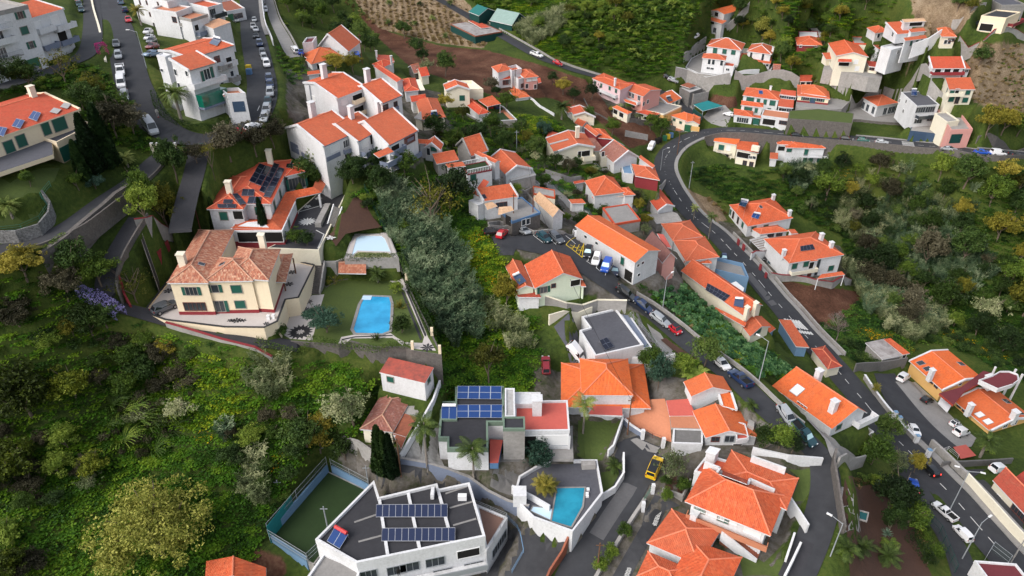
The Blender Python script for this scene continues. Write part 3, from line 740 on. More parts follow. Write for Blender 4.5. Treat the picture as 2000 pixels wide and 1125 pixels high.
def fbox(f, u, z, w, d, h, mat, name, off=0):
 """box against a wall face: u metres from its left end, z above the block's floor"""
 o, al, nr, L = face_frame(f); c = o+al*(u+w/2)+nr*(d/2+off); mb = MB(); mb.box(Vector((c.x,c.y,BLK.z0+z+h/2)),(w,d,h),(al,nr)); return mb.obj(name, M[mat], H.e, H.loc)
def awn(quad, mat='tile', name='canopy_roof', zhi=None, th=.15, posts=0, z=2.8, rise=.5, posm='white'):
 """a small roof on its own four corners (near left, near right, far right, far left) at height z above the house floor, rising to the back"""
 w = [onz(quad[0],H.z+z),onz(quad[1],H.z+z),onz(quad[2],H.z+z+rise),onz(quad[3],H.z+z+rise)]
 e = hemp(w[0]); ro = roof_mesh([w], mat, e, H.loc, th, None, None, None, name)
 for x in w[:posts]:
  mb = MB(); c = sum(w,Vector())/4; x = x+(c-x).normalized()*.3; mb.tube((x.x,x.y,H.z-.4),(x.x,x.y,x.z-.1),.12,n=8); mb.obj('post', M[posm], e, H.loc)
 return w
def plate(pts, z, t, mat, name, top=None, rim=0, rimm=None):
 """horizontal slab with pixel corners, z above house floor"""
 w = [onz(p,H.z+z) for p in pts]; e = hemp(w[0]); mb = MB(); mb.prism(w, H.z+z-t, H.z+z, True, True); s = mb.obj(name, M[mat], e, H.loc)
 if top: m2 = MB(); m2.poly([(p.x,p.y,H.z+z+.012) for p in w]); m2.obj('floor', M[top], s, H.loc)
 if rim:
  m3 = MB()
  for a, b in zip(w, w[1:]+w[:1]):
   t_ = (b-a).normalized(); n_ = Vector((t_.y,-t_.x,0)); m3.box((a+b)/2+Vector((0,0,rim/2+.004)),((b-a).length+.15,.16,rim),(t_,n_))
  m3.obj('parapet', M[rimm or mat], s, H.loc)
 return w
def posts(pts, h, mat='white', r=.14, z=None, name='column', sq=False):
 for p in pts:
  q = onz(p,H.z if z is None else H.z+z); hemp(q); mb = MB()
  if sq: mb.box(q+Vector((0,0,h/2-.5)),(2*r,2*r,h+1))
  else: mb.tube(q-Vector((0,0,1)),q+Vector((0,0,h)),r,n=10)
  mb.obj(name, M[mat], H.e, H.loc)
def poly_house(pts, b=None, h=6, w='white', r='flatgrey', rim=.35, down=5, at=0, rimm=None, t=.3, carve=True):
 """flat-roofed block on any polygon of eave pixels; b: ground pixel under corner number at"""
 global BLK
 z0 = H.z
 if b is not None:
  gp = onz(b,z0); y = P(pts[at])[1]; lo, hi = .3, 30.
  for _ in range(40):
   m = (lo+hi)/2
   if proj((gp.x,gp.y,z0+m))[1] > y: lo = m
   else: hi = m
  h = lo
 ze = z0+h; q = [onz(p,ze) for p in pts]; e = hemp(q[0]); mb = MB(); mb.prism(q, z0-down, ze-.06, False); mb.obj('wall', M[w], e, H.loc)
 rb = MB(); rb.poly([(p.x,p.y,ze-.05) for p in q]); rb.obj('roof', M[r], e, H.loc)
 n = len(q); ar = sum(q[i-1].x*q[i].y-q[i].x*q[i-1].y for i in range(n)); s = 1 if ar > 0 else -1; pb = MB(); inn = []; out = []
 for i in range(n):
  a, bb, c = q[i-1], q[i], q[(i+1)%n]; d1 = (bb-a).normalized(); d2 = (c-bb).normalized(); tt = d1+d2; tt.normalize(); nn = Vector((-tt.y,tt.x,0))*s; f = t/max(.35,nn.dot(Vector((-d1.y,d1.x,0))*s)); inn.append(bb+nn*f); out.append(bb-nn*.05)
 for i in range(n):
  j = (i+1)%n; u = Vector((0,0,rim)); dn = Vector((0,0,-.5))
  pb.poly([out[i]+u,out[j]+u,inn[j]+u,inn[i]+u]); pb.poly([out[i]+dn,out[j]+dn,out[j]+u,out[i]+u]); pb.poly([inn[i]-Vector((0,0,.1)),inn[j]-Vector((0,0,.1)),inn[j]+u,inn[i]+u])
  pb.poly([out[i]+dn,out[j]+dn,q[j]+dn,q[i]+dn])
 pb.obj('parapet', M[rimm or w], e, H.loc)
 if carve: carve_poly([(p.x,p.y) for p in q], z0, 1.5, .2)
 print(f'{H.name:28s} poly h{h:5.1f} zg{H.z:6.1f}')
 k = Block(); k.poly = q; k.ze = ze; k.z0 = z0; k.h = h; k.rh = 0; k.roof = 'flat'; k.faces = []; k.L = 1; k.D = 1; k.ex = (q[1]-q[0]).normalized(); k.ey = Vector((-k.ex.y,k.ex.x,0)); k.s = s
 def p(u,v,z=0): return q[0]+k.ex*u+k.ey*v+Vector((0,0,z))
 k.p = p; k.rect = (0,(q[1]-q[0]).length,0,1); BLK = k
 pk = Block(); pk.roof = 'poly'; pk.faces = [q]; pk.__dict__.update(ze=ze, p=p, L=1, D=1); H.blocks.append(pk); return k
def edge(i):
 """make edge i of the last polygon block the wall face 'f'"""
 k = BLK; q = k.poly; a, b = q[i], q[(i+1)%len(q)]
 if k.s < 0: a, b = b, a
 k.ex = (b-a).normalized(); k.ey = Vector((-k.ex.y,k.ex.x,0)); k.rect = (0,(b-a).length,0,1); L = (b-a).length
 def p(u,v,z=0): return a+k.ex*u+k.ey*v+Vector((0,0,z))
 k.p = p
VEH = {
 'hatch':  (3.9,.84,[(1.95,.55,.35,.55),(1.85,.74,.22,.70),(1.4,.82,.2,.84),(.85,.84,.2,.93),(0,.84,.2,.96),(-1.1,.84,.2,.98),(-1.7,.80,.22,.98),(-1.92,.70,.3,.85)],(.98,.30,-1.35,-1.86,1.48,.60)),
 'sedan':  (4.5,.87,[(2.25,.58,.35,.55),(2.12,.78,.22,.68),(1.6,.86,.2,.82),(.9,.87,.2,.92),(0,.87,.2,.95),(-1.2,.87,.2,.96),(-1.9,.84,.22,.94),(-2.24,.72,.3,.80)],(1.05,.30,-.95,-1.60,1.43,.60)),
 'wagon':  (4.5,.87,[(2.25,.58,.35,.55),(2.12,.78,.22,.70),(1.6,.86,.2,.85),(.9,.87,.2,.95),(0,.87,.2,.98),(-1.2,.87,.2,1.0),(-1.95,.84,.22,1.0),(-2.23,.74,.3,.90)],(1.05,.32,-1.75,-2.18,1.50,.62)),
 'suv':    (4.4,.91,[(2.2,.62,.42,.68),(2.08,.82,.3,.86),(1.6,.90,.28,1.0),(.9,.91,.28,1.08),(0,.91,.28,1.10),(-1.2,.91,.28,1.12),(-1.9,.88,.3,1.12),(-2.18,.78,.38,1.0)],(1.1,.45,-1.65,-2.1,1.68,.66)),
 'smart':  (2.7,.78,[(1.35,.52,.35,.6),(1.25,.70,.22,.78),(.9,.77,.2,.92),(.3,.78,.2,.98),(-.5,.78,.2,1.0),(-1.1,.76,.22,1.0),(-1.34,.66,.3,.9)],(.85,.35,-.75,-1.28,1.54,.58)),
 'van':    (4.4,.91,[(2.2,.62,.38,.65),(2.08,.82,.24,.85),(1.6,.90,.22,1.02),(.9,.91,.22,1.12),(0,.91,.22,1.15),(-1.2,.91,.22,1.16),(-2.0,.90,.24,1.16),(-2.19,.86,.3,1.14)],(1.25,.62,-2.02,-2.17,1.85,.76)),
 'bigvan': (5.2,.98,[(2.6,.68,.38,.75),(2.45,.88,.26,.98),(2.0,.97,.24,1.2),(1.2,.98,.24,1.3),(0,.98,.24,1.32),(-1.6,.98,.24,1.32),(-2.4,.97,.26,1.32),(-2.59,.94,.32,1.3)],(1.75,1.05,-2.42,-2.57,2.35,.84)),
 'pickup': (5.2,.91,[(2.6,.64,.45,.72),(2.45,.84,.34,.92),(1.9,.90,.32,1.04),(1.1,.91,.32,1.08),(0,.91,.32,1.1),(-.72,.91,.32,1.1),(-.76,.91,.32,1.05),(-2.5,.90,.34,1.05),(-2.59,.86,.4,1.02)],(1.35,.62,-.45,-.75,1.72,.66)),
}
VPROTO = {}
def veh_proto(kind):
 if kind in VPROTO: return VPROTO[kind]
 L, W, st, (fb,ft,rt,rb,zr,wr) = VEH[kind]
 parts = []; mb = MB()
 ring = []
 for x,w,zb,zt in st: ring.append([Vector((x,s*w*a,zb+(zt-zb)*b)) for s,a,b in ((-1,.86,0),(-1,1,.25),(-1,1,.7),(-1,.93,1),(1,.93,1),(1,1,.7),(1,1,.25),(1,.86,0))])
 for a, b in zip(ring[:-1], ring[1:]):
  for i in range(8): j = (i+1)%8; mb.poly([a[i],a[j],b[j],b[i]])
 mb.poly(ring[0][::-1]); mb.poly(ring[-1])
 def belt(x):
  for s0, s1 in zip(st[:-1], st[1:]):
   if s1[0] <= x <= s0[0]: t = (s0[0]-x)/(s0[0]-s1[0]+1e-9); return s0[3]+(s1[3]-s0[3])*t, (s0[1]+(s1[1]-s0[1])*t)*.93
  return st[-1][3], st[-1][1]*.9
 zf, wf = belt(fb); zz, wz = belt(rb); xm = (ft+rt)/2
 lo = {};
 for s in (-1,1):
  lo[s] = [Vector((fb,s*wf,zf-.03)),Vector((xm,s*W*.93,belt(xm)[0]-.03)),Vector((rb,s*wz,zz-.03))]
 up = {s:[Vector((ft,s*wr*.95,zr-.06)),Vector((xm,s*wr,zr)),Vector((rt,s*wr*.95,zr-.05))] for s in (-1,1)}
 for s in (-1,1):
  for i in (0,1): mb.poly([lo[s][i],lo[s][i+1],up[s][i+1],up[s][i]])
 for i in (0,1): mb.poly([up[-1][i],up[-1][i+1],up[1][i+1],up[1][i]])
 mb.poly([lo[-1][0],lo[1][0],up[1][0],up[-1][0]]); mb.poly([lo[-1][2],lo[1][2],up[1][2],up[-1][2]])
 me = mb.mesh('body', merge=True)
 bm = bmesh.new(); bm.from_mesh(me); bmesh.ops.bevel(bm, geom=[e for e in bm.edges if e.is_manifold and e.calc_face_angle(0) > .35], offset=.045, segments=2, affect='EDGES', clamp_overlap=True); bm.to_mesh(me); bm.free()
 me.polygons.foreach_set('use_smooth',[True]*len(me.polygons)); me.set_sharp_from_angle(angle=R(38)); me.materials.append(M['car_white']); parts.append(('body',me,None))
 def quad(q, mat, nm, off=.022, ins=.07):
  c = sum(q,Vector())/len(q); n = (q[1]-q[0]).cross(q[2]-q[0]).normalized(); ctr = Vector((xm,0,.9)); n = n if n.dot(c-ctr) > 0 else -n
  m2 = MB(); w = [x+(c-x)*ins*1.6+n*off for x in q]; m2.poly(w); m2.poly([x-n*.02 for x in w][::-1]); me2 = m2.mesh(nm, recalc=False); me2.materials.append(M[mat]); return me2
 parts.append(('windscreen',quad([lo[-1][0],lo[1][0],up[1][0],up[-1][0]],'cglass','windscreen'),None))
 if kind != 'bigvan': parts.append(('rear_window',quad([lo[1][2],lo[-1][2],up[-1][2],up[1][2]],'cglass','rear_window',ins=.1),None))
 for s in (-1,1):
  if kind in ('van','bigvan'):
   f = .36; q = [lo[s][0],lo[s][0].lerp(lo[s][2],f),up[s][0].lerp(up[s][2],f*.8),up[s][0]]
  else: q = [lo[s][0],lo[s][1],lo[s][2],up[s][2],up[s][1],up[s][0]]
  parts.append(('side_window',quad(q,'cglass','side_window',ins=.06),None))
 wb = L*.31
 for sx in (1,-1):
  for s in (-1,1):
   r = .33 if kind not in ('pickup','suv','bigvan') else .38
   t = MB(); t.tube((sx*wb,s*(W-.16),r),(sx*wb,s*(W+.03),r),r,n=16); mt = t.mesh('wheel'); mt.materials.append(M['tyre'])
   q = MB(); q.tube((sx*wb,s*(W+.02),r),(sx*wb,s*(W+.045),r),r*.62,n=12); mq = q.mesh('rim'); mq.materials.append(M['rim']); parts.append(('wheel',mt,('rim',mq)))
 x0 = st[1][0]; xr = st[-1][0]
 for s in (-1,1):
  m3 = MB(); m3.box((x0+.03,s*W*.68,st[1][3]-.08),(.16,.30,.13)); a = m3.mesh('headlight'); a.materials.append(M['lamp']); parts.append(('headlight',a,None))
  m3 = MB(); m3.box((xr+.03,s*W*.80,st[-1][3]-.10),(.10,.14,.28)); a = m3.mesh('tail_light'); a.materials.append(M['tail']); parts.append(('tail_light',a,None))
 if kind == 'pickup':
  m3 = MB(); m3.box((-1.66,0,1.06),(1.62,1.5,.03)); a = m3.mesh('cargo_bed'); a.materials.append(M['tyre']); parts.append(('cargo_bed',a,None))
  m3 = MB()
  for c,sz in (((-1.66,.83,1.15),(1.85,.12,.22)),((-1.66,-.83,1.15),(1.85,.12,.22)),((-2.54,0,1.15),(.10,1.6,.22))): m3.box(c,sz)
  a = m3.mesh('bed_side'); a.materials.append(M['car_white']); parts.append(('bed_side',a,None))
 VPROTO[kind] = parts; return parts
def car(kind, col, p, q, label, z=None, shade=False, roofcol=None, group='vehicles in the streets and yards', tail=False, s=1.0):
 """p: pixel of the ground under the middle; q: pixel towards which the nose points"""
 a = hit_full(P(p)) if z is None else onz(p,z)
 b = hit_full(P(q)) if z is None else onz(q,z)
 d = b-a; d.z = 0; rz = math.atan2(d.y,d.x); d.normalize(); zf = a+d*1.3; zb = a-d*1.3
 if z is None: za, zc = hz(zf.x,zf.y), hz(zb.x,zb.y); pit = math.atan2(za-zc,2.6); a.z = (za+zc)/2+.17
 else: pit = 0; a.z = z+.03
 nm = {'hatch':'hatchback_car','sedan':'sedan_car','wagon':'estate_car','suv':'suv_car','smart':'city_car','van':'small_van','bigvan':'delivery_van','pickup':'pickup_truck'}[kind]
 e = empty(nm, a, label, 'van' if 'van' in kind else ('pickup' if kind == 'pickup' else 'car'), group, rz); e.rotation_euler = (0,-pit,rz); e.scale = (s,s,s)
 for n, me, sub in veh_proto(kind):
  o = bpy.data.objects.new(n, me); COL.objects.link(o); o.parent = e
  if n in ('body','bed_side'): o.material_slots[0].link = 'OBJECT'; o.material_slots[0].material = M['car_'+col]
  if n == 'windscreen' and shade: o.material_slots[0].link = 'OBJECT'; o.material_slots[0].material = M['shade']
  if n == 'tail_light' and tail: o.material_slots[0].link = 'OBJECT'; o.material_slots[0].material = M['brake']
  if sub: u = bpy.data.objects.new(sub[0], sub[1]); COL.objects.link(u); u.parent = o
 if roofcol:
  L, W, st, (fb,ft,rt,rb,zr,wr) = VEH[kind]; mb = MB(); mb.box(((ft+rt)/2,0,zr+.015),((ft-rt)*.93,wr*1.75,.05)); o = mb.obj('roof_panel', M[roofcol], e)
 return e
m, nt, b = nmat('lit_brake_light'); b.inputs['Base Color'].default_value = (.6,.02,.02,1); b.inputs['Emission Color'].default_value = (1,.05,.03,1); b.inputs['Emission Strength'].default_value = 2.0; M['brake'] = m
LG = {}
LG['dark'] = leafm('dark_leaves',[(.2,rgb((20,32,14))),(.45,rgb((38,56,24))),(.62,rgb((58,78,34))),(.8,rgb((86,102,46)))])
LG['mid'] = leafm('green_leaves',[(.2,rgb((28,42,14))),(.45,rgb((52,72,24))),(.62,rgb((80,100,34))),(.8,rgb((112,126,48)))])
LG['yel'] = leafm('yellow_green_leaves',[(.2,rgb((44,48,14))),(.45,rgb((76,78,24))),(.62,rgb((110,104,34))),(.8,rgb((142,130,54)))])
LG['flower'] = leafm('pale_blossoming_leaves',[(.28,rgb((24,32,10))),(.46,rgb((56,66,22))),(.6,rgb((106,110,42))),(.78,rgb((166,162,84)))],scale=1.3)
LG['lime'] = leafm('lime_leaves',[(.25,rgb((30,40,10))),(.45,rgb((70,82,20))),(.6,rgb((112,118,36))),(.78,rgb((150,146,62)))],scale=1.1)
LG['cane'] = leafm('grey_green_cane',[(.2,rgb((34,50,36))),(.45,rgb((64,84,60))),(.62,rgb((96,114,84))),(.8,rgb((138,148,116)))],scale=.35)
LG['canel'] = leafm('pale_cane',[(.2,rgb((52,62,38))),(.45,rgb((86,96,64))),(.62,rgb((122,128,90))),(.8,rgb((158,158,122)))],scale=.35)
LG['cover'] = leafm('creeping_green',[(.2,rgb((22,44,8))),(.42,rgb((42,74,13))),(.58,rgb((62,98,18))),(.78,rgb((92,116,26)))],scale=.12)
LG['coverd'] = leafm('dark_creeping_green',[(.2,rgb((16,34,10))),(.42,rgb((32,58,17))),(.58,rgb((48,76,22))),(.78,rgb((72,94,30)))],scale=.15)
LG['coverl'] = leafm('bright_creeping_green',[(.2,rgb((40,62,8))),(.42,rgb((66,92,12))),(.58,rgb((92,116,18))),(.78,rgb((124,132,26)))],scale=.12)
LG['bloom'] = leafm('yellow_blossom',[(.2,rgb((110,96,6))),(.45,rgb((150,132,8))),(.62,rgb((176,140,10))),(.8,rgb((196,120,10)))],scale=.3)
LG['dry'] = leafm('dry_grass',[(.2,rgb((70,58,40))),(.45,rgb((104,88,58))),(.62,rgb((130,112,76))),(.8,rgb((152,136,98)))],scale=.3)
LG['palm'] = leafm('palm_fronds',[(.2,rgb((34,46,20))),(.45,rgb((62,78,34))),(.62,rgb((92,106,50))),(.8,rgb((128,134,74)))],scale=1)
LG['palmy'] = leafm('yellowing_fronds',[(.2,rgb((50,54,20))),(.45,rgb((84,82,28))),(.62,rgb((112,104,38))),(.8,rgb((138,126,58)))],scale=1)
LG['cyp'] = leafm('cypress_leaves',[(.2,rgb((12,24,12))),(.45,rgb((22,40,18))),(.62,rgb((34,54,24))),(.8,rgb((50,68,32)))],scale=1)
LG['banana'] = leafm('banana_leaves',[(.2,rgb((34,54,18))),(.45,rgb((66,88,30))),(.62,rgb((104,122,48))),(.8,rgb((142,152,76)))],scale=.4)
LG['crop'] = leafm('broad_bean_crop',[(.2,rgb((32,62,36))),(.45,rgb((56,92,56))),(.62,rgb((80,116,72))),(.8,rgb((112,144,96)))],scale=.4)
LG['blueg'] = leafm('blue_green_leaves',[(.2,rgb((28,50,40))),(.45,rgb((56,82,66))),(.62,rgb((84,108,90))),(.8,rgb((112,132,112)))],scale=1)
LG['purple'] = leafm('purple_blossom',[(.2,rgb((60,56,90))),(.45,rgb((98,92,140))),(.62,rgb((130,122,170))),(.8,rgb((150,144,184)))],scale=1)
LG['magenta'] = leafm('magenta_blossom',[(.2,rgb((90,20,60))),(.45,rgb((140,36,96))),(.62,rgb((164,50,110))),(.8,rgb((180,80,130)))],scale=1)
LG['brown'] = leafm('brownish_scrub',[(.2,rgb((36,36,24))),(.45,rgb((56,54,38))),(.62,rgb((76,72,54))),(.8,rgb((96,92,74)))],scale=.5)
LG['hedge'] = leafm('clipped_hedge',[(.2,rgb((24,40,16))),(.45,rgb((42,62,24))),(.62,rgb((60,80,32))),(.8,rgb((84,98,42)))],scale=1)
class LB:
 """fast collector of leaf quads"""
 def __init__(s): s.c = []; s.u = []; s.w = []
 def add(s, c, u, w): s.c.append(c); s.u.append(u); s.w.append(w)
 def mesh(s, name, mat):
  c = np.concatenate(s.c); u = np.concatenate(s.u); w = np.concatenate(s.w); n = len(c)
  v = np.empty((n,4,3)); v[:,0] = c-u; v[:,1] = c+w; v[:,2] = c+u; v[:,3] = c-w*.9
  me = bpy.data.meshes.new(name); me.vertices.add(4*n); me.vertices.foreach_set('co', v.reshape(-1)); me.loops.add(4*n); me.loops.foreach_set('vertex_index', np.arange(4*n))
  me.polygons.add(n); me.polygons.foreach_set('loop_start', np.arange(0,4*n,4)); me.update(); me.validate(); me.materials.append(mat); return me
def rdir(n, g): v = g.normal(size=(n,3)); return v/np.linalg.norm(v,axis=1,keepdims=True)
def blob(lb, c, r, n, size, g, flat=.75, out=.5, asp=.55):
 """leaves through the outer part of one lump"""
 d = rdir(n,g); rad = (1-g.random(n)**2*.55)[:,None]; pos = np.array(c)+d*rad*np.array([r,r,r*flat])
 a = rdir(n,g)*(1-out)+np.stack([g.normal(size=n)*.4,g.normal(size=n)*.4,np.ones(n)*.4],1)*0
 nrm = d*out+a; nrm /= np.linalg.norm(nrm,axis=1,keepdims=True)
 t = np.cross(nrm, rdir(n,g)); t /= np.linalg.norm(t,axis=1,keepdims=True)+1e-9; b = np.cross(nrm,t); s = (size*(.6+.8*g.random(n)))[:,None]
 lb.add(pos, t*s, b*s*asp)
def crown_mesh(name, mat, seed, lumps=26, r=1.0, hgt=.8, n=110, size=.06, spread=.72, lr=(.20,.36), gap=0):
 """unit crown (radius about 1, sits above z = 0): uneven lumps of leaves"""
 g = np.random.default_rng(seed); lb = LB()
 for i in range(lumps):
  d = rdir(1,g)[0]; d[2] = abs(d[2])*1.1-.25; k = spread*(.35+.65*g.random()**.6); c = np.array([d[0]*k,d[1]*k,hgt*.62+d[2]*k*hgt])
  rr = lr[0]+(lr[1]-lr[0])*g.random(); blob(lb, c, rr, int(n*(rr/.3)**1.5), size, g)
 for i in range(int(lumps*.5)):
  d = rdir(1,g)[0]; c = np.array([d[0]*.95,d[1]*.95,hgt*.62+abs(d[2])*hgt*.85]); blob(lb, c, .10+.06*g.random(), int(n*.14), size*.9, g)
 return lb.mesh(name, mat)
def trunk_mesh(name, seed, hh=.6, r=.05, limbs=5, mat=None, reach=.5):
 g = random.Random(seed); mb = MB(); p = Vector((0,0,-.12)); k = 4; pts = [p]
 for i in range(k): p = p+Vector((g.uniform(-.04,.04),g.uniform(-.04,.04),(hh+.12)/k)); pts.append(p)
 for i in range(k): mb.tube(pts[i],pts[i+1],r*(1-i*.16),r*(1-(i+1)*.16),n=7,cap=False)
 for i in range(limbs):
  a = g.uniform(0,6.28); s = pts[2+i%3]; q = s+Vector((math.cos(a)*reach*.5,math.sin(a)*reach*.5,.18+g.random()*.15)); e = q+Vector((math.cos(a+.4)*reach*.5,math.sin(a+.4)*reach*.5,.2+.2*g.random()))
  mb.tube(s,q,r*.5,r*.3,n=5,cap=False); mb.tube(q,e,r*.3,r*.1,n=5,cap=False)
 me = mb.mesh(name, recalc=True, smooth=True); me.materials.append(mat or M['bark']); return me
TM = {}
def tree_meshes(kind):
 if kind in TM: return TM[kind]
 if kind in ('dark','mid','yel','lime','flower','blueg','brown','hedge'):
  cr = [crown_mesh('crown', LG[kind], 10+i+hash(kind)%7*0+len(kind)*5, lumps=30 if kind != 'flower' else 44, n=150 if kind != 'flower' else 130, size=.05 if kind != 'flower' else .042, hgt=.85+.12*i) for i in range(3)]
  tr = [trunk_mesh('trunk', 3+i) for i in range(3)]
 elif kind == 'bigflower':
  cr = [crown_mesh('crown', LG['flower'], 77, lumps=90, n=260, size=.026, hgt=.9, lr=(.13,.24), spread=.82)]; tr = [trunk_mesh('trunk', 9, limbs=9)]
 elif kind == 'olive':
  cr = [crown_mesh('crown', LG['canel'], 33+i, lumps=24, n=90, size=.05, lr=(.16,.28)) for i in range(2)]; tr = [trunk_mesh('trunk', 13)]
 elif kind == 'sparse':
  cr = [crown_mesh('crown', LG['yel'], 61+i, lumps=22, n=50, size=.045, lr=(.14,.24), spread=.85) for i in range(2)]; tr = [trunk_mesh('trunk', 21, limbs=12, r=.04)]
 elif kind == 'cyp':
  lb = LB(); g = np.random.default_rng(5); n = 3600; z = g.random(n)**.9; rad = (.5*(1-z)**.55*np.minimum(1,(z+.06)*7)+.02)*(1-.35*g.random(n)**2); a = g.random(n)*6.283
  rad = rad*(1+.16*np.sin(a*5+z*9)); pos = np.stack([np.cos(a)*rad,np.sin(a)*rad,z*6],1); up = np.stack([np.cos(a)*.25,np.sin(a)*.25,np.ones(n)],1)+g.normal(size=(n,3))*.15
  sd = np.stack([-np.sin(a),np.cos(a),np.zeros(n)],1)+g.normal(size=(n,3))*.4; lb.add(pos, up*.13, sd*.06); cr = [lb.mesh('crown', LG['cyp'])]
  tr = [trunk_mesh('trunk', 2, hh=.5, r=.08, limbs=0)]
 elif kind == 'bare':
  mb = MB(); g = random.Random(4)
  def grow(p, d, L, r, dep):
   q = p+d*L; mb.tube(p,q,r,r*.68,n=5 if dep > 3 else 3,cap=False)
   if dep == 0: return
   for i in range(3 if dep > 2 else 3):
    n_ = (d+Vector((g.uniform(-1,1),g.uniform(-1,1),g.uniform(-.35,.6)))*.62).normalized(); grow(q, n_, L*g.uniform(.66,.86), r*.62, dep-1)
  grow(Vector((0,0,0)), Vector((.05,0,1)), .30, .02, 6); me = mb.mesh('crown'); me.materials.append(M['twig']); cr = [me]
  t = MB(); t.tube((0,0,-.35),(0,0,.02),.045,.026,n=8); mt = t.mesh('trunk', smooth=True); mt.materials.append(M['bark']); tr = [mt]
 TM[kind] = (cr, tr); return TM[kind]
TREES = []
def tree(kind, p, r, label, h=None, th=None, name='broadleaf_tree', group=None, z=None, sx=1.0, full=False):
 """p: pixel where the trunk meets the ground; r crown radius m; th clear trunk m; h crown height scale"""
 q = (hit_full(P(p)) if z is None else onz(p,z)); return tree_at(kind, q, r, label, h, th, name, group, sx)
def tree_at(kind, q, r, label, h=None, th=None, name='broadleaf_tree', group=None, sx=1.0):
 cr, tr = tree_meshes(kind); i = random.randrange(99); e = empty(name, q, label, 'tree' if 'shrub' not in name and 'bush' not in name else 'shrub', group, random.uniform(0,6.28))
 th = r*.45 if th is None else th; h = r if h is None else h
 t = bpy.data.objects.new('trunk', tr[i%len(tr)]); COL.objects.link(t); t.parent = e; t.scale = (r*1.1,r*1.1,(th+h*.8)*1.25) if kind not in ('cyp','bare') else (r,r,r)
 c = bpy.data.objects.new('crown', cr[i%len(cr)]); COL.objects.link(c); c.parent = e; c.location = (0,0,th)
 c.scale = (r*sx,r,h) if kind != 'cyp' else (r*2,r*2,h/6)
 if kind == 'bare': t.scale = (r*1.6,r*1.6,r*1.6); c.scale = (r*1.25,r*1.25,h*1.0); c.location = (0,0,0.0)
 return e
def frond(mb, az, elev, L, droop, w, n=7, hang=.5, two=True):
 p = Vector((0,0,0)); d = Vector((math.cos(az)*math.cos(elev),math.sin(az)*math.cos(elev),math.sin(elev))); st = L/n; side = Vector((-math.sin(az),math.cos(az),0))
 for i in range(n):
  q = p+d*st; t = (i+.5)/n; ww = w*math.sin(math.pi*min(1,t*.85+.12)); dn = Vector((0,0,-hang*ww))
  for s in (-1,1):
   k = 3
   for j in range(k):
    a = p.lerp(q,j/k); b_ = p.lerp(q,(j+.62)/k); o = side*(s*ww)+dn+d*(ww*.55); mb.poly([a,b_,b_+o,a+o*1.02])
  p = q; d = (d+Vector((0,0,-droop/n))).normalized()
PM = {}
def palm_meshes(kind):
 if kind in PM: return PM[kind]
 g = random.Random(kind); mb = MB(); t = MB()
 n, L, w, dr = {'queen':(18,3.0,.62,2.0),'date':(46,3.0,.42,1.7),'low':(26,2.2,.40,1.6),'banana':(12,2.6,.5,1.5),'agave':(60,.9,.06,.25),'yucca':(70,1.0,.07,.3)}[kind]
 for i in range(n): frond(mb, i*2.399+g.uniform(-.2,.2), g.uniform(-.15,1.25) if kind not in ('agave','yucca') else g.uniform(.0,1.4), L*g.uniform(.75,1.1), dr*g.uniform(.7,1.2), w, 7 if kind not in ('agave','yucca') else 3, .55 if kind != 'banana' else .15)
 mc = mb.mesh('crown', recalc=False); mc.materials.append(LG['banana' if kind == 'banana' else 'palm'])
 p = Vector((0,0,-.2)); q = p
 for i in range(6): q = p+Vector((.02*math.sin(i),.02,1.2/6)); t.tube(p,q,1.15-.05*i,1.1-.05*i,n=9,cap=False); p = q
 mt = t.mesh('trunk', smooth=True); mt.materials.append(M['pbark']); PM[kind] = (mc, mt); return PM[kind]
def palm(kind, p, h, s, label, tr=.17, mat=None, name='palm_tree', group=None, z=None, cat=None):
 q = hit_full(P(p)) if z is None else onz(p,z); mc, mt = palm_meshes(kind); e = empty(name, q, label, cat or ('palm' if 'palm' in name else 'plant'), group, random.uniform(0,6.28))
 t = bpy.data.objects.new('trunk', mt); COL.objects.link(t); t.parent = e; t.scale = (tr,tr,h)
 c = bpy.data.objects.new('crown', mc); COL.objects.link(c); c.parent = e; c.location = (0,0,h); c.scale = (s,s,s)
 if mat: c.material_slots[0].link = 'OBJECT'; c.material_slots[0].material = LG[mat]
 return e
def hedge(pts, w, h, label, mat='hedge', z=None, name='hedge', dens=60, size=.13, group=None, cat='hedge'):
 """a clipped hedge: one mesh of small leaves along a ground polyline"""
 q = [onz(p,z) if z is not None else G(p) for p in pts]; lb = LB(); g = np.random.default_rng(len(label)); o = q[0]
 mb = MB()
 for a, b in zip(q[:-1], q[1:]):
  L = (b-a).length; n = int(dens*L*max(1,(h+w)/1.5)); t = g.random(n); s = (g.random(n)-.5); zz = g.random(n)
  top = g.random(n) < w/(w+2*h); s = np.where(top, s, np.sign(s)*.5*(1-.15*g.random(n))); zz = np.where(top, 1-.12*g.random(n), zz)
  d = (b-a).normalized(); sd = np.array([d.y,-d.x,0])
  x = a.x+(b.x-a.x)*t; y = a.y+(b.y-a.y)*t; base = hz_np(x,y) if z is None else np.full(n,z)
  pos = np.stack([x,y,base],1)+sd*(s*w)[:,None]; pos[:,2] += zz*h*(1+.1*np.sin(t*L*1.7)); pos -= np.array(o)
  u = rdir(n,g); v = np.cross(u,rdir(n,g)); lb.add(pos, u*size, v*size*.7)
 return tag(link(name, lb.mesh(name, LG[mat]), None, None, o), label, cat, group)
PROTO = {}
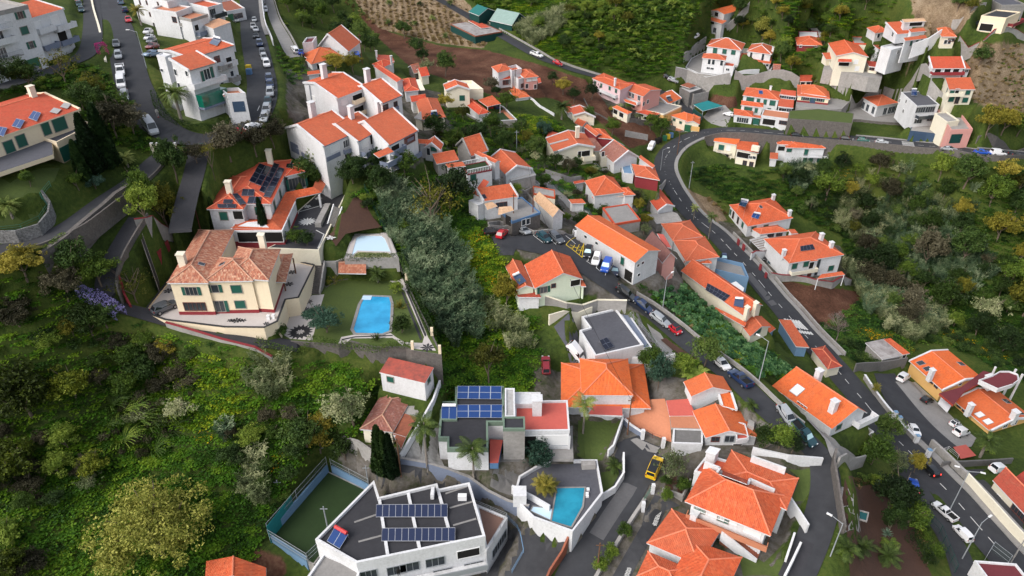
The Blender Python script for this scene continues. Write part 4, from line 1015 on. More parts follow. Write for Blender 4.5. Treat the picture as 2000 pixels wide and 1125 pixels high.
def proto(kind):
 """three small plant meshes of one kind, kept out of the scene; the masses are scattered from them"""
 if kind in PROTO: return PROTO[kind]
 out = []
 for i in range(3):
  g = np.random.default_rng(100+i); lb = LB(); base, _, mk = kind.partition(':')
  if base == 'cover':
   n = 90; p = g.normal(size=(n,3))*np.array([.55,.55,0]); p[:,2] = .12+.22*g.random(n); nr = rdir(n,g)*.5+np.array([0,0,1]); t = np.cross(nr,rdir(n,g)); t /= np.linalg.norm(t,axis=1,keepdims=True); b = np.cross(nr,t); s = (.11+.09*g.random(n))[:,None]; lb.add(p,t*s,b*s*.8)
  elif base == 'bloom':
   n = 30; p = g.normal(size=(n,3))*np.array([.6,.6,0]); p[:,2] = .38+.2*g.random(n); nr = rdir(n,g)*.5+np.array([0,0,1]); t = np.cross(nr,rdir(n,g)); b = np.cross(nr,t); s = (.07+.05*g.random(n))[:,None]; lb.add(p,t*s,b*s*.8)
  elif base == 'cane':
   for k in range(34):
    a = g.random()*6.283; r0 = g.random()**.5*.9; hgt = 2.4+1.5*g.random(); lean = .25+.5*g.random(); m_ = 9; t = (np.arange(m_)+.5)/m_
    cx = np.cos(a)*r0+np.cos(a)*lean*t**2*1.3; cy = np.sin(a)*r0+np.sin(a)*lean*t**2*1.3; cz = hgt*(t-.18*t**3)
    al = g.random(m_)*6.283; L = .34+.2*g.random(m_); u = np.stack([np.cos(al)*L,np.sin(al)*L,-.10+.4*g.random(m_)],1)*.75; v = np.stack([-np.sin(al)*.055,np.cos(al)*.055,np.full(m_,.02)],1); lb.add(np.stack([cx,cy,cz],1)+u*.6,u,v)
    lb.add(np.stack([cx,cy,cz],1), np.stack([np.cos(a)*lean*t*.2,np.sin(a)*lean*t*.2,np.full(m_,hgt/m_*.6)],1), np.full((m_,3),.022))
  elif base == 'bush':
   for k in range(9): d = rdir(1,g)[0]; blob(lb, (d[0]*.5,d[1]*.5,.5+abs(d[2])*.35), .36+.2*g.random(), 60, .085, g)
  elif base == 'tuft':
   n = 60; a = g.random(n)*6.283; r = g.random(n)**.5*.55; L = .25+.35*g.random(n); p = np.stack([np.cos(a)*r,np.sin(a)*r,L*.5],1); u = np.stack([np.cos(a)*.35,np.sin(a)*.35,np.ones(n)],1)*(L*.5)[:,None]; v = np.stack([-np.sin(a),np.cos(a),np.zeros(n)],1)*.045; lb.add(p,u,v)
  elif base == 'whip':
   for k in range(46):
    a = g.random()*6.283; m_ = 10; t = (np.arange(m_)+.5)/m_; L = 2.2+1.2*g.random(); up = 1.2+.9*g.random(); cx = np.cos(a)*L*t; cy = np.sin(a)*L*t; cz = up*(1-(1-1.25*t)**2)+.2
    u = np.stack([np.cos(a)*np.full(m_,L/m_*.6),np.sin(a)*np.full(m_,L/m_*.6),up*2.5*(1-1.25*t)/m_*.6],1); v = np.stack([-np.sin(a)*np.full(m_,.05),np.cos(a)*np.full(m_,.05),np.full(m_,.05)],1); lb.add(np.stack([cx,cy,cz],1),u,v)
  elif base == 'banana':
   mb = MB(); r_ = random.Random(i)
   for k in range(9): frond(mb, k*2.4+r_.random(), r_.uniform(.4,1.3), 1.7*r_.uniform(.8,1.1), 1.6, .34, 5, .12)
   me = mb.mesh('banana', recalc=False)
   for v in me.vertices: v.co.z += 1.2
   me.materials.append(LG['banana'])
  elif base == 'crop':
   for k in range(14): a = g.random()*6.283; blob(lb, (math.cos(a)*.4,math.sin(a)*.4,.4+.5*g.random()), .25, 22, .11, g)
  if base != 'banana': me = lb.mesh(base, LG[mk])
  o = bpy.data.objects.new(base, me); out.append(o)
 PROTO[kind] = out; return out
def mass(name, label_kind, polys, spacing, scale=(.8,1.25), holes=(), jit=.5, tiltz=.0, prob=1.0, noise_cut=None, world=False, keep=.0, useocc=True, zoff=0.0, rows=None):
 """scatter over every ground point whose picture lies inside the pixel polygons"""
 global _sd
 g = np.random.default_rng(abs(hash(name))%1000 if False else len(name)*13+int(spacing*100))
 xs = np.arange(-150,232,spacing); ys = np.arange(38,342,spacing); X, Y = np.meshgrid(xs,ys,indexing='ij'); X = X.ravel()+g.normal(size=X.size)*spacing*jit; Y = Y.ravel()+g.normal(size=Y.size)*spacing*jit
 Z = hz_np(X,Y); px, py = proj_np(X,Y,Z); ok = np.zeros(X.shape,bool)
 for q in polys: ok |= inpoly(px,py,q)
 for q in holes: ok &= ~inpoly(px,py,q)
 if useocc:
  i = np.clip(((X+155)/GS+.5).astype(int),0,NX-1)+IX0; j = np.clip(((Y-35)/GS+.5).astype(int),0,NY-1)+IY0; ok &= ~OCC[i,j]
 if prob < 1: ok &= g.random(X.size) < prob
 if noise_cut is not None:
  sc, th, sd = noise_cut; f = sum(np.sin(X*sc*a+sd*b+1.7*np.sin(Y*sc*c+sd))+np.sin(Y*sc*c*1.1+sd*a+1.3*np.sin(X*sc*b)) for a,b,c in ((1,1.3,.9),(2.1,.7,1.8),(.6,2.2,.7))); ok &= f > th
 if rows: ok &= np.sin((X*rows[0]+Y*rows[1])*6.283/rows[2]+.5*np.sin(Y*.15)) > rows[3]
 X, Y, Z = X[ok], Y[ok], Z[ok]+zoff; n = len(X)
 if n == 0: print('empty mass', name); return
 me = bpy.data.meshes.new(name); me.vertices.add(n); me.vertices.foreach_set('co', np.stack([X,Y,Z],1).reshape(-1))
 a = me.attributes.new('scl','FLOAT','POINT'); a.data.foreach_set('value', scale[0]+(scale[1]-scale[0])*g.random(n)); a = me.attributes.new('rot','FLOAT','POINT'); a.data.foreach_set('value', g.random(n)*6.283)
 o = link(name, me); tag(o, kind='stuff'); print('mass', name, n)
 ng = bpy.data.node_groups.new(name,'GeometryNodeTree'); ng.interface.new_socket('Geometry',in_out='INPUT',socket_type='NodeSocketGeometry'); ng.interface.new_socket('Geometry',in_out='OUTPUT',socket_type='NodeSocketGeometry')
 nn = ng.nodes; gi = nn.new('NodeGroupInput'); go = nn.new('NodeGroupOutput'); ins = nn.new('GeometryNodeInstanceOnPoints'); jo = nn.new('GeometryNodeJoinGeometry')
 for pr in proto(label_kind):
  oi = nn.new('GeometryNodeObjectInfo'); oi.inputs['Object'].default_value = pr; oi.inputs['As Instance'].default_value = True; ng.links.new(oi.outputs['Geometry'], jo.inputs[0])
 ng.links.new(gi.outputs[0], ins.inputs['Points']); ng.links.new(jo.outputs[0], ins.inputs['Instance']); ins.inputs['Pick Instance'].default_value = True
 ri = nn.new('FunctionNodeRandomValue'); ri.data_type = 'INT'; ri.inputs[4].default_value = 0; ri.inputs[5].default_value = 2; ng.links.new(ri.outputs[2], ins.inputs['Instance Index'])
 at = nn.new('GeometryNodeInputNamedAttribute'); at.data_type = 'FLOAT'; at.inputs['Name'].default_value = 'rot'; cx = nn.new('ShaderNodeCombineXYZ'); ng.links.new(at.outputs[0], cx.inputs[2]); ng.links.new(cx.outputs[0], ins.inputs['Rotation'])
 a2 = nn.new('GeometryNodeInputNamedAttribute'); a2.data_type = 'FLOAT'; a2.inputs['Name'].default_value = 'scl'; ng.links.new(a2.outputs[0], ins.inputs['Scale']); ng.links.new(ins.outputs[0], go.inputs[0])
 md = o.modifiers.new('scatter','NODES'); md.node_group = ng; return o
def lamp(p, h, q, label, arm=1.6, two=False, name='street_lamp', mat='galv'):
 a = G(p); b = G(q); d = (b-a); d.z = 0; d.normalize(); e = empty(name, a, label, 'street lamp'); o = a
 mb = MB(); mb.tube(a-Vector((0,0,1)),a+Vector((0,0,h)),.10,.06,n=8); mb.obj('post', M[mat], e, o)
 for s in ((1,-1) if two else (1,)):
  t = a+Vector((0,0,h)); u = t+d*(s*arm)+Vector((0,0,.35)); mb = MB(); mb.tube(t-Vector((0,0,.1)),u,.05,.04,n=6); ar = mb.obj('arm', M[mat], e, o)
  mb = MB(); mb.box(u+d*(s*.3),(.75,.28,.14),(d,Vector((-d.y,d.x,0)))); mb.obj('lamp_head', M['blind'], ar, o)
 return e
def pole(p, h, label, name='utility_pole', mat='wood', z=None, cross=True):
 a = G(p) if z is None else onz(p,z); e = empty(name, a, label, 'pole'); mb = MB(); mb.tube(a-Vector((0,0,1)),a+Vector((0,0,h)),.13,.09,n=8); mb.obj('post', M[mat], e, a)
 if cross: mb = MB(); mb.box(a+Vector((0,0,h-.5)),(1.1,.1,.1)); mb.obj('cross_arm', M[mat], e, a)
 return e
def pool(pts, z, wmat, label, coping='mosaic', w=.5, name='swimming_pool', ch=.10, smooth=False):
 q = [onz(p,z) for p in pts]
 if smooth: q = resample(q+[q[0]], .6)[:-1]
 e = empty(name, q[0], label, 'pool'); mb = MB(); mb.poly([(p.x,p.y,z+.05) for p in q]); mb.obj('water', M[wmat], e, q[0])
 ar = sum(q[i-1].x*q[i].y-q[i].x*q[i-1].y for i in range(len(q))); s = 1 if ar > 0 else -1; out = []; n = len(q)
 for i in range(n):
  d1 = (q[i]-q[i-1]).normalized(); d2 = (q[(i+1)%n]-q[i]).normalized(); t = (d1+d2).normalized(); out.append(q[i]+Vector((t.y,-t.x,0))*s*w)
 cb = MB(); u = Vector((0,0,ch+.03)); l = Vector((0,0,.0))
 for i in range(n):
  j = (i+1)%n; cb.poly([out[i]+u,out[j]+u,q[j]+u,q[i]+u]); cb.poly([out[i]+l,out[j]+l,out[j]+u,out[i]+u]); cb.poly([q[i]+l,q[j]+l,q[j]+u,q[i]+u])
 cb.obj('coping', M[coping], e, q[0]); return e
def box_thing(name, label, cat, p, size, mat, q=None, z=None, extra=None, group=None):
 a = G(p) if z is None else onz(p,z); ax = None
 if q is not None: b = onz(q,a.z); d = (b-a).normalized(); ax = (d,Vector((-d.y,d.x,0)))
 mb = MB(); mb.box(a+Vector((0,0,size[2]/2)),size,ax); me = mb.mesh(name, a); bm = bmesh.new(); bm.from_mesh(me); bmesh.ops.bevel(bm, geom=bm.edges[:], offset=min(size)*.08, segments=2, affect='EDGES'); bm.to_mesh(me); bm.free()
 o = link(name, me, M[mat], None, a); tag(o, label, cat, group)
 if extra: m2 = MB(); m2.box(a+Vector((0,0,size[2]+.04)),(size[0]*1.06,size[1]*1.06,.1),ax); m2.obj('lid', M[extra], o, a)
 return o
def dashes(key, L, gap, off=0, a=0, b=1, w=.14, name='road_marking'):
 path = RD[key]; n = len(path); path = path[int(a*n):int(b*n)]; d = 0; mb = MB(); A = offs(path,off-w/2); B = offs(path,off+w/2); u = Vector((0,0,.068))
 for i in range(len(path)-1):
  st = (path[i+1]-path[i]).length
  if d%(L+gap) < L: mb.poly([A[i]+u,B[i]+u,B[i+1]+u,A[i+1]+u])
  d += st
 if mb.f: tag(mb.obj(name, M['line']), kind='structure')
def mark(pts, mat='line', w=.12, z=None, name='road_marking', dz=.075, closed=False):
 q = [onz(p,z) if z is not None else G(p) for p in pts]; mb = MB(); mb_up = Vector((0,0,dz))
 if closed: q.append(q[0])
 for a, b in zip(q[:-1], q[1:]):
  k = max(1,int((b-a).length/1.0)); d = (b-a).normalized(); nx = Vector((d.y,-d.x,0))*(w/2)
  for i in range(k):
   c0 = a.lerp(b,i/k); c1 = a.lerp(b,(i+1)/k)
   if z is None: c0.z = hz(c0.x,c0.y)+.16-.06; c1.z = hz(c1.x,c1.y)+.16-.06
   mb.poly([c0-nx+mb_up,c0+nx+mb_up,c1+nx+mb_up,c1-nx+mb_up])
 return tag(mb.obj(name, M[mat]), kind='structure')
road('street','street',[(203,-30),(214,12),(231,55),(244,98),(256,150),(270,185),(290,222),(316,250),(350,268),(395,275),(435,266),(468,250),(494,230),(509,200),(512,165),(506,128),(497,83),(489,40),(485,-30)],7.0,fall=2.5)
road('service','service_road',[(176,-30),(180,20),(181,55),(177,90),(160,112),(125,127),(90,142),(40,158),(-30,180)],4.6,fall=2)
road('drive','driveway',[(330,292),(300,318),(275,345),(240,370),(213,385),(143,436),(83,466),(20,487),(-50,498)],4.2,'asph2',fall=2)
road('lower','lower_drive',[(388,296),(380,337),(367,380),(357,425),(352,455)],4.0,'cobble',fall=2)
road('lane','villa_lane',[(268,425),(238,470),(213,515),(203,558),(212,590),(245,607),(283,617),(330,628),(390,641),(450,653),(520,666),(585,680)],3.2,'cobble',fall=1.5)
road('hill','hill_road',[(800,-30),(850,-5),(920,35),(985,72),(1048,107),(1100,130),(1160,148),(1235,168),(1300,181),(1337,206),(1362,232)],4.8)
road('main','main_road',[(2060,306),(1940,297),(1833,288),(1700,274),(1600,267),(1500,259),(1450,254),(1400,256),(1360,264),(1325,280),(1303,302),(1297,325),(1306,352),(1325,385),(1352,420),(1395,455),(1430,490),(1470,533),(1505,576),(1535,612),(1572,655),(1608,692),(1648,737),(1692,792),(1740,847),(1780,885),(1822,928),(1867,978),(1917,1037),(1985,1110),(2040,1170)],6.4)
road('branch','side_road',[(1768,912),(1785,945),(1812,988),(1845,1037),(1873,1090),(1892,1150)],4.0,fall=1.5)
road('back','back_lane',[(985,470),(1035,482),(1085,492),(1130,514),(1175,545),(1215,573),(1265,607),(1310,645),(1350,676),(1395,708),(1440,742),(1490,790),(1535,827),(1575,862),(1605,905),(1613,950),(1605,1000),(1585,1060),(1550,1140)],4.4)
road('taxi','access_road',[(1226,858),(1248,900),(1232,950),(1197,1003),(1160,1060),(1128,1110),(1105,1160)],5.0)
road('upramp','side_ramp',[(575,112),(555,75),(535,35),(522,-10)],3.6,'pave',fall=1.5)
pavement('main',-4.3,-3.2,'pave',a=.44,b=.80); pavement('main',-4.4,-3.2,'pave',a=.0,b=.44) ; pavement('main',3.2,4.2,'pave',a=.05,b=.30)
pavement('street',3.5,4.6,'pave',a=.72,b=1); pavement('main',-4.6,-3.2,'pave',a=.86,b=1)
for k_,i_,n_,a_,b_ in (('main',60,6,-2.6,-.6),('main',150,9,.5,2.4),('main',215,5,-2.8,-1.2),('main',260,12,1.2,2.6),('back',20,8,-1.2,.8),('back',62,10,-.4,1.6),('back',95,7,-1.8,-.2),('taxi',6,8,-1.0,1.4),('taxi',20,14,.6,2.0),('street',20,9,-2,.2),('street',70,12,.4,2.4),('hill',40,14,-1.6,.2)): strip('road_patch', RD[k_][i_:i_+n_], a_, b_, .064, M['flatdark'] if i_%3 else M['pave2'])
dashes('main',2.0,2.1,a=.02,b=.97); dashes('street',2,3,a=.5,b=.52)
zone('A')
hs('apartment_block','tall white apartment block with two green garage doors beside the service road', (560,835), cat='apartment block')
bl('flat',(-440,265),(345,88),(20,-230), r='conc', fascia='conc', parapet=.5)
wi('f',[(245,185)],1.3,1.3,'o'); wi('f',[(297,372)],1.9,1.5,'s'); wi('f',[(380,548)],1.0,1.3,'o'); wi('f',[(-20,440),(25,650)],2.2,1.9,'g')
door('f',(408,790),3.6,2.5,'dgreen','garage_door'); door('f',(192,868),2.8,2.4,'dgreen','garage_door')
balc('f',(-260,395),(95,340),1.4,1.0,'galv',open_=True); balc('f',(-230,560),(170,510),1.4); balc('f',(-200,745),(235,690),1.4,1.0,'galv','conc',open_=True)
bl('shed',(365,225),(775,105),(590,-55), b=(955,600), rh=1.2, ov=.1, fascia='white', verge='white')
wi('f',[(440,330),(670,250)],2.6,2.0,'B'); wi('f',[(560,505)],2.6,1.9,'B'); wi('f',[(760,440)],3.0,2.0,'d')
balc('f',(425,405),(630,360),1.3); balc('f',(650,370),(885,320),1.3); balc('f',(490,610),(690,565),1.3,1.0,'slate'); balc('f',(700,545),(920,500),1.3,1.0,'slate')
zone('B')
hs('apartment_block','long white stepped apartment block with stacked terraces above the parked cars', (525,338), cat='apartment block')
bl('flat',(90,-75),(465,30),(900,-120), r='conc')
wi('f',[(180,25),(250,25),(370,45),(285,150),(400,180)],.8,1.1,'b'); wi('f',[(330,270)],1.2,1.8,'d')
bl('flat',(560,140),(720,82),(660,-20), b=(765,345), r='patio')
wi('f',[(655,190)],3.0,1.4,'b'); wi('f',[(660,320)],2.2,1.2,'g'); wi('l',[(540,205)],1.6,1.3,'b'); balc('f',(590,265),(740,225),.9,.8,'conc')
bl('flat',(715,215),(890,160),(850,60), b=(885,390), r='patio', fascia='conc', carve=False); wi('f',[(770,290)],1.6,1.4,'d'); balc('f',(770,375),(885,340),1.2,.9,'slate')
bl('shed',(825,255),(945,300),(1010,190), h=3.2, rh=.5, r='tilet', ov=.1, carve=False);
bl('flat',(890,90),(1040,50),(1000,-60), b=(1090,300), r='tile', carve=False); wi('f',[(935,110)],2.2,1.9,'m'); balc('f',(930,190),(1050,150),1.3,.9,'glass'); wi('f',[(1030,250)],2.2,1.6,'d')
hs('flat_roofed_house','white house with rusty flat roof at the top of the street', (1300,208))
bl('flat',(1085,130),(1278,95),(1215,-10), r='rust', parapet=.4); wi('f',[(1207,165)],3.6,1.5,'b'); door('f',(1130,180),2.2,2.1,'dgreen','garage_door')
hs('corner_apartment_house','white corner apartment house with green glazed veranda above the hedged garden', (920,1232), cat='apartment house')
bl('gx',(700,610),(1165,472),(840,400), b=(1212,890), rp=(760,478), frac=.6, ov=.25, fascia='conc', verge='white')
wi('f',[(985,620)],1.6,1.3,'b'); wi('f',[(1110,640)],1.8,1.8,'d'); balc('f',(1060,700),(1165,655),1.2,1.0,'white'); balc('f',(1000,740),(1110,690),1.2,1.0,'conc'); balc('f',(1110,850),(1200,830),1.2,1.0,'conc'); wi('f',[(1040,890),(1140,770)],1.0,1.2,'g')
panel([(900,450),(985,478),(1030,415),(950,392)],2,1,'collector',.25,'tank')
bl('shed',(690,738),(975,655),(770,535), b=(920,1232), rh=1.5, ov=.25, fascia='conc', verge='white')
wi('l',[(515,745),(545,885)],.9,1.2,'g'); wi('l',[(670,770)],.8,1.0,'g')
wi('f',[(880,775)],1.5,2.1,'g'); wi('f',[(835,800),(930,755)],.8,2.1,'s'); balc('f',(690,890),(1045,850),1.5,.9)
o_,al_,nr_,L_ = face_frame('f'); fbox('f', .1, 2.9, L_+.1, 1.7, 2.5, 'ggreen','veranda'); fbox('f', .0, 2.45, L_+.3, 1.8, .45, 'slate','veranda_floor'); wi('f',[(975,1070)],2.4,1.3,'g'); wi('f',[(790,1110)],.9,1.8,'g')
bl('flat',(352,580),(440,600),(470,565), h=11.5, parapet=.1, r='white'); wi('f',[(370,725),(405,870)],1.0,.6,'g')
bl('flat',(1095,1010),(1285,1000),(1200,945), b=(1280,1225), r='patio', parapet=.6); door('f',(1215,1115),2.4,2.2,'navy','garage_door')
awn([(1050,1010),(1190,990),(1175,955),(1060,960)],'tile',z=4.2,rise=.3)
zone(1)
hs('cream_villa','long cream villa with green shutters, solar panels and columned porch above its lawn', (505,850), cat='villa')
bl('gx',(-420,945),(467,640),(160,552), fascia='cream', verge='cream', ov=.15, frac=.6, rh=1.3, w='cream', r='tiler')
wi('f',[(348,725)],2.6,2.4,'s'); wi('f',[(270,755)],1.5,2.1,'s'); wi('f',[(125,825)],1.7,2.0,'s'); wi('f',[(53,860)],1.7,2.0,'s')
for q in ([(165,690),(215,710),(240,660),(195,648)],[(68,738),(118,752),(145,705),(95,693)],[(-30,785),(20,800),(43,748),(-5,740)]): panel(q,2,1,'pvb',.3)
panel([(290,655),(335,665),(360,640),(315,630)],1,1,'sheet',.25); panel([(352,625),(395,635),(418,608),(375,600)],1,1,'sheet',.25); chim((182,525),1.1,1.2,'pale',zt=2.6)
plate([(-420,1150),(310,905),(300,780),(-420,1020)],3.3,.7,'cream','porch_roof','flatgrey')
posts([(62,1065),(160,1010),(250,948)],3.0,'pale',.28,sq=True,z=-.4)
bl('flat',(335,845),(550,735),(440,700), b=(560,850), w='cream', r='flatgrey', parapet=.4); door('f',(420,880),5.4,2.6,'shut','garage_door')
zone('C')
hs('terraced_apartment_building','front white terraced apartment building of three tiled roofs with blue grey balcony bands', (540,1110), cat='apartment block')
K1 = bl('gx',(460,832),(808,676),(430,510), down=7, rp=(370,575), frac=.64, ov=.15, fascia='slate', verge='white')
wi('f',[(715,785)],4.2,1.5,'g'); wi('f',[(728,915)],4.0,1.5,'d'); wi('f',[(745,1030)],3.0,1.7,'g'); wi('f',[(570,845)],2.6,1.3,'B'); wi('l',[(222,825)],2.6,1.5,'B')
balc('f',(655,895),(808,830),.8,.8,'slate','slate'); balc('f',(680,1020),(822,950),.9,.9,'slate'); fbox('f',.3,3.2,4.2,.12,.9,'slate','wall_band'); fbox('l',1.0,1.6,3.4,.12,2.2,'slate','wall_band'); fbox('l',5.6,1.0,3.0,.12,1.6,'slate','wall_band')
chim((340,425),1.5,1.8,zt=4.2)
bl('gx',(795,785),(1028,655),(700,515), h=K1.h-.3, rp=(750,565), frac=.64, ov=.15, fascia='slate', verge='white'); chim((722,465),1.3,1.6,zt=3.6)
wi('f',[(860,800)],2.2,1.6,'B'); wi('f',[(925,765)],1.0,2.0,'d'); wi('f',[(880,940)],3.0,1.7,'b'); balc('f',(825,925),(945,860),1.6,1.0,'slate'); balc('f',(945,870),(1075,800),1.4,1.0,'slate'); balc('f',(840,1045),(945,985),1.6,1.0,'slate')
bl('gx',(1095,822),(1382,675),(1040,488), b=(1398,930), rp=(1040,540), frac=.64, ov=.15, fascia='slate', verge='white'); chim((990,415),1.4,1.7,zt=3.6)
wi('f',[(1300,765)],3.8,1.5,'b'); wi('f',[(1160,850)],2.8,1.6,'d'); wi('f',[(1185,950)],2.6,1.7,'g'); balc('f',(1110,905),(1230,850),1.2,1.0,'slate'); balc('f',(1150,1040),(1395,915),.8,.9,'slate'); balc('f',(1010,1015),(1150,950),2.2,1.0,'slate'); fbox('f',6.5,4.6,2.4,.1,.7,'slate','wall_band')
awn([(1000,940),(1145,880),(1090,835),(945,900)],'tile',z=5.6,rise=.4)
hs('terraced_apartment_building','rear white terraced apartment building with two tiled roofs and tall chimneys', (605,530), cat='apartment block')
K1 = bl('gx',(590,365),(878,255),(545,108), h=7.0, rp=(520,180), frac=.64, ov=.15, fascia='white', verge='white')
wi('f',[(790,350)],3.4,1.5,'d'); wi('f',[(805,470)],3.4,1.5,'d'); wi('f',[(660,395)],1.8,1.3,'B'); balc('f',(740,420),(880,355),.9,.9,'cream','white'); balc('f',(755,540),(890,480),.9,.9,'cream','white'); wi('l',[(360,365)],2.6,1.5,'B'); fbox('l',3.2,-1,.3,.3,8,'galv','drain_pipe')
chim((455,55),1.5,1.8,zt=3.8)
bl('gx',(1030,412),(1228,330),(950,178), b=(1228,580), rp=(920,220), frac=.64, ov=.15, fascia='slate', verge='white'); chim((882,100),1.5,1.8,zt=3.6)
wi('f',[(1060,455)],1.8,1.4,'b'); wi('f',[(1162,415)],1.2,1.0,'b'); fbox('f',4.0,3.0,1.8,.1,.9,'slate','wall_band'); wi('f',[(1185,510)],.9,1.3,'b')
zone('O')
hs('hip_roofed_house','white bungalow with orange hip roof beside the yellow tree and grey ramp', (150,470))
bl('hip',(150,405),(480,318),(430,215), pitch=22, r='tileb'); wi('f',[(230,425)],1.6,1.5,'d'); wi('l',[(95,360)],1.6,1.4,'d')
hs('gabled_house','orange roofed house with white verges behind the bungalow by the grey ramp', (470,330))
bl('gy',(215,225),(535,275),(420,135), h=3.2, verge='white', rp=(275,100), frac=.4, down=4)
hs('garden_shed','low orange roofed shed on the slope behind the tall white chimneys', (165,525), cat='shed'); bl('shed',(110,515),(240,500),(235,465), h=2.2, rh=.5)
hs('long_tiled_house','white house with long red hip roof above the terraced apartments', (1085,680))
bl('gx',(800,425),(1045,592),(1118,570), h=3.6, r='tiler', rp=(1030,465), frac=.6); chim((985,340),.7,1.0,zt=2.0)
bl('hip',(785,405),(900,440),(940,362), h=3.2, r='tiler', carve=False); bl('shed',(845,365),(1020,370),(990,308), h=3.6, r='tiled', rh=.5); chim((830,285),.6,1.0,zt=1.6)
hs('small_tiled_house','small red roofed house with a beige flat awning at its side', (1240,745))
bl('hip',(1125,690),(1280,675),(1240,552), h=3.0, r='tiler'); plate([(1290,675),(1340,672),(1290,560),(1240,565)],2.9,.15,'pale','side_awning')
hs('ruined_cottage','ruined dark roofed cottage beside the ploughed soil', (1390,560), cat='cottage')
bl('gx',(1300,535),(1390,520),(1330,450), h=2.6, r='tiler', w='pale'); bl('gx',(1225,500),(1310,480),(1260,410), h=2.4, r='tileold', w='stone')
hs('grey_walled_house','grey house with red tiled edges, open concrete gable and blue solar panels', (1310,1100))
bl('hip',(1310,985),(1560,960),(1470,765), w='pale', r='tile', pitch=24); panel([(1408,965),(1482,958),(1465,900),(1398,908)],2,1,'pvb',.3,'tank')
bl('gx',(1200,800),(1360,775),(1330,725), h=BLK.h+.3, w='white', r='tiler'); bl('shed',(1225,960),(1310,985),(1250,815), h=BLK.h-.3, w='pale', r='conc', rh=.4)
zone('S')
hs('parapet_house','white house with open roof terrace and two small orange roofs below the ploughed slope', (345,505))
bl('flat',(290,430),(555,425),(440,335), r='pale', parapet=.9, w='pale'); bl('gy',(165,410),(420,400),(385,340), h=5.0, ov=.2, verge='white', w='pale'); door('f',(335,490),1.6,1.6,'shut')
hs('carport_house','low white house with red hip roof and carport over its green turf terrace', (575,745))
bl('hip',(510,665),(632,640),(450,500), r='tiler', pitch=25);
awn([(600,580),(742,548),(650,460),(500,510)],'tile',z=2.9,rise=.6,posts=2,posm='white')
pad([(330,640),(560,760),(745,745),(900,735),(760,600),(620,545),(330,520)], H.z-.05, 'patio','terrace','conc','grey terrace wall round the carport house', down=4, cap='white', caph=.5, carve=False)
flat('turf_terrace',[(640,660),(700,740),(840,720),(760,640)], H.z-.04, 'turf')
car('hatch','red',(625,600),(600,560),'dark red car under the tiled carport roof',z=H.z); car('hatch','dblue',(700,595),(675,555),'blue car under the tiled carport roof beside the red one',z=H.z)
hs('white_terrace_house','white house with stepped red roofs and cluttered roof terrace beside the brown field', (735,385))
bl('hip',(735,300),(920,278),(870,235), r='tiler', pitch=24); wi('f',[(800,318)],2.6,1.8,'b'); wi('f',[(880,305)],2.6,1.6,'B')
bl('hip',(710,225),(860,190),(790,132), b=(730,390), r='tile'); bl('flat',(855,230),(958,205),(900,165), h=4.6, parapet=.8); bl('flat',(925,310),(990,290),(960,262), h=3.0, parapet=.6); wi('f',[(963,360)],1.2,1.2,'b')
hs('pink_house','salmon pink house with orange hip roof beside the white terrace house', (1000,410))
bl('hip',(985,282),(1135,265),(1050,190), w='pink', r='tile'); wi('f',[(1035,298),(1095,290)],1.6,1.0,'B'); wi('f',[(1105,370),(1012,365)],1.0,1.4,'g'); awn([(1130,335),(1165,325),(1150,275),(1120,285)],'tiler',z=4,rise=.2)
hs('hip_roofed_cottage','small white cottage under a bright orange hip roof below the white terrace house', (1000,510), cat='cottage')
bl('hip',(895,495),(1045,475),(950,368), r='tileb', pitch=22)
zone('M')
hs('white_cottage','small white cottage with orange roofs and green shutter beside the terraced apartments', (300,330), cat='cottage')
bl('gy',(250,262),(430,292),(460,220), h=3.0, verge='white', w='white', rp=(290,240)); wi('f',[(360,275)],1.6,1.0,'s'); wi('f',[(305,300)],.9,1.7,'g'); bl('gx',(205,215),(400,225),(380,185), h=3.6)
hs('red_roofed_shed','low house with thick orange hip roof above the dark round tree', (410,480)); bl('gx',(390,430),(625,385),(560,288), h=3.0, frac=.75, w='conc'); bl('shed',(510,470),(695,450),(660,405), h=2.2, r='tile', rh=.4)
hs('turf_terrace_house','white flat roofed house with green turf terrace and white balustrade', (760,690))
bl('flat',(712,535),(968,485),(905,400), r='turf', parapet=.1, fascia='red'); wi('f',[(772,570)],1.4,1.6,'s')
BLK_ = BLK; rb_ = MB()
for (u0,v0,u1,v1) in ((0,0,BLK_.L,0),(BLK_.L,0,BLK_.L,BLK_.D),(BLK_.L,BLK_.D,0,BLK_.D)):
 a_ = BLK_.p(u0,v0); b_ = BLK_.p(u1,v1); n_ = max(3,int((b_-a_).length/.4))
 for i in range(n_+1): c_ = a_.lerp(b_,i/n_); rb_.tube(c_,c_+Vector((0,0,.9)),.09,n=6)
 rb_.box((a_+b_)/2+Vector((0,0,.95)),((b_-a_).length,.22,.12),((b_-a_).normalized(),Vector((-(b_-a_).normalized().y,(b_-a_).normalized().x,0))))
rb_.obj('balustrade', M['white'], H.e, H.loc)
bl('gx',(785,320),(1000,420),(1060,400), h=4.2, w='white', r='tile', ov=.2)
hs('long_gabled_house','long orange gabled house behind the green turf terrace', (740,400))
bl('gy',(590,235),(745,350),(930,290), h=4.0, rp=(690,160), w='conc', verge='conc')
hs('white_gabled_house','white gabled house with orange roof over a grey lean-to beside the stepped alley', (1170,620))
bl('gy',(1110,545),(1395,478),(1215,310), h=4.6, rp=(1245,455), verge='white', w='white', frac=.42); bl('shed',(1165,600),(1430,540),(1395,490), h=3.0, r='sheet', w='conc', rh=.6, ov=.1)
hs('porch_house','white house with red roof and two terracotta porch roofs above the parking', (920,1030))
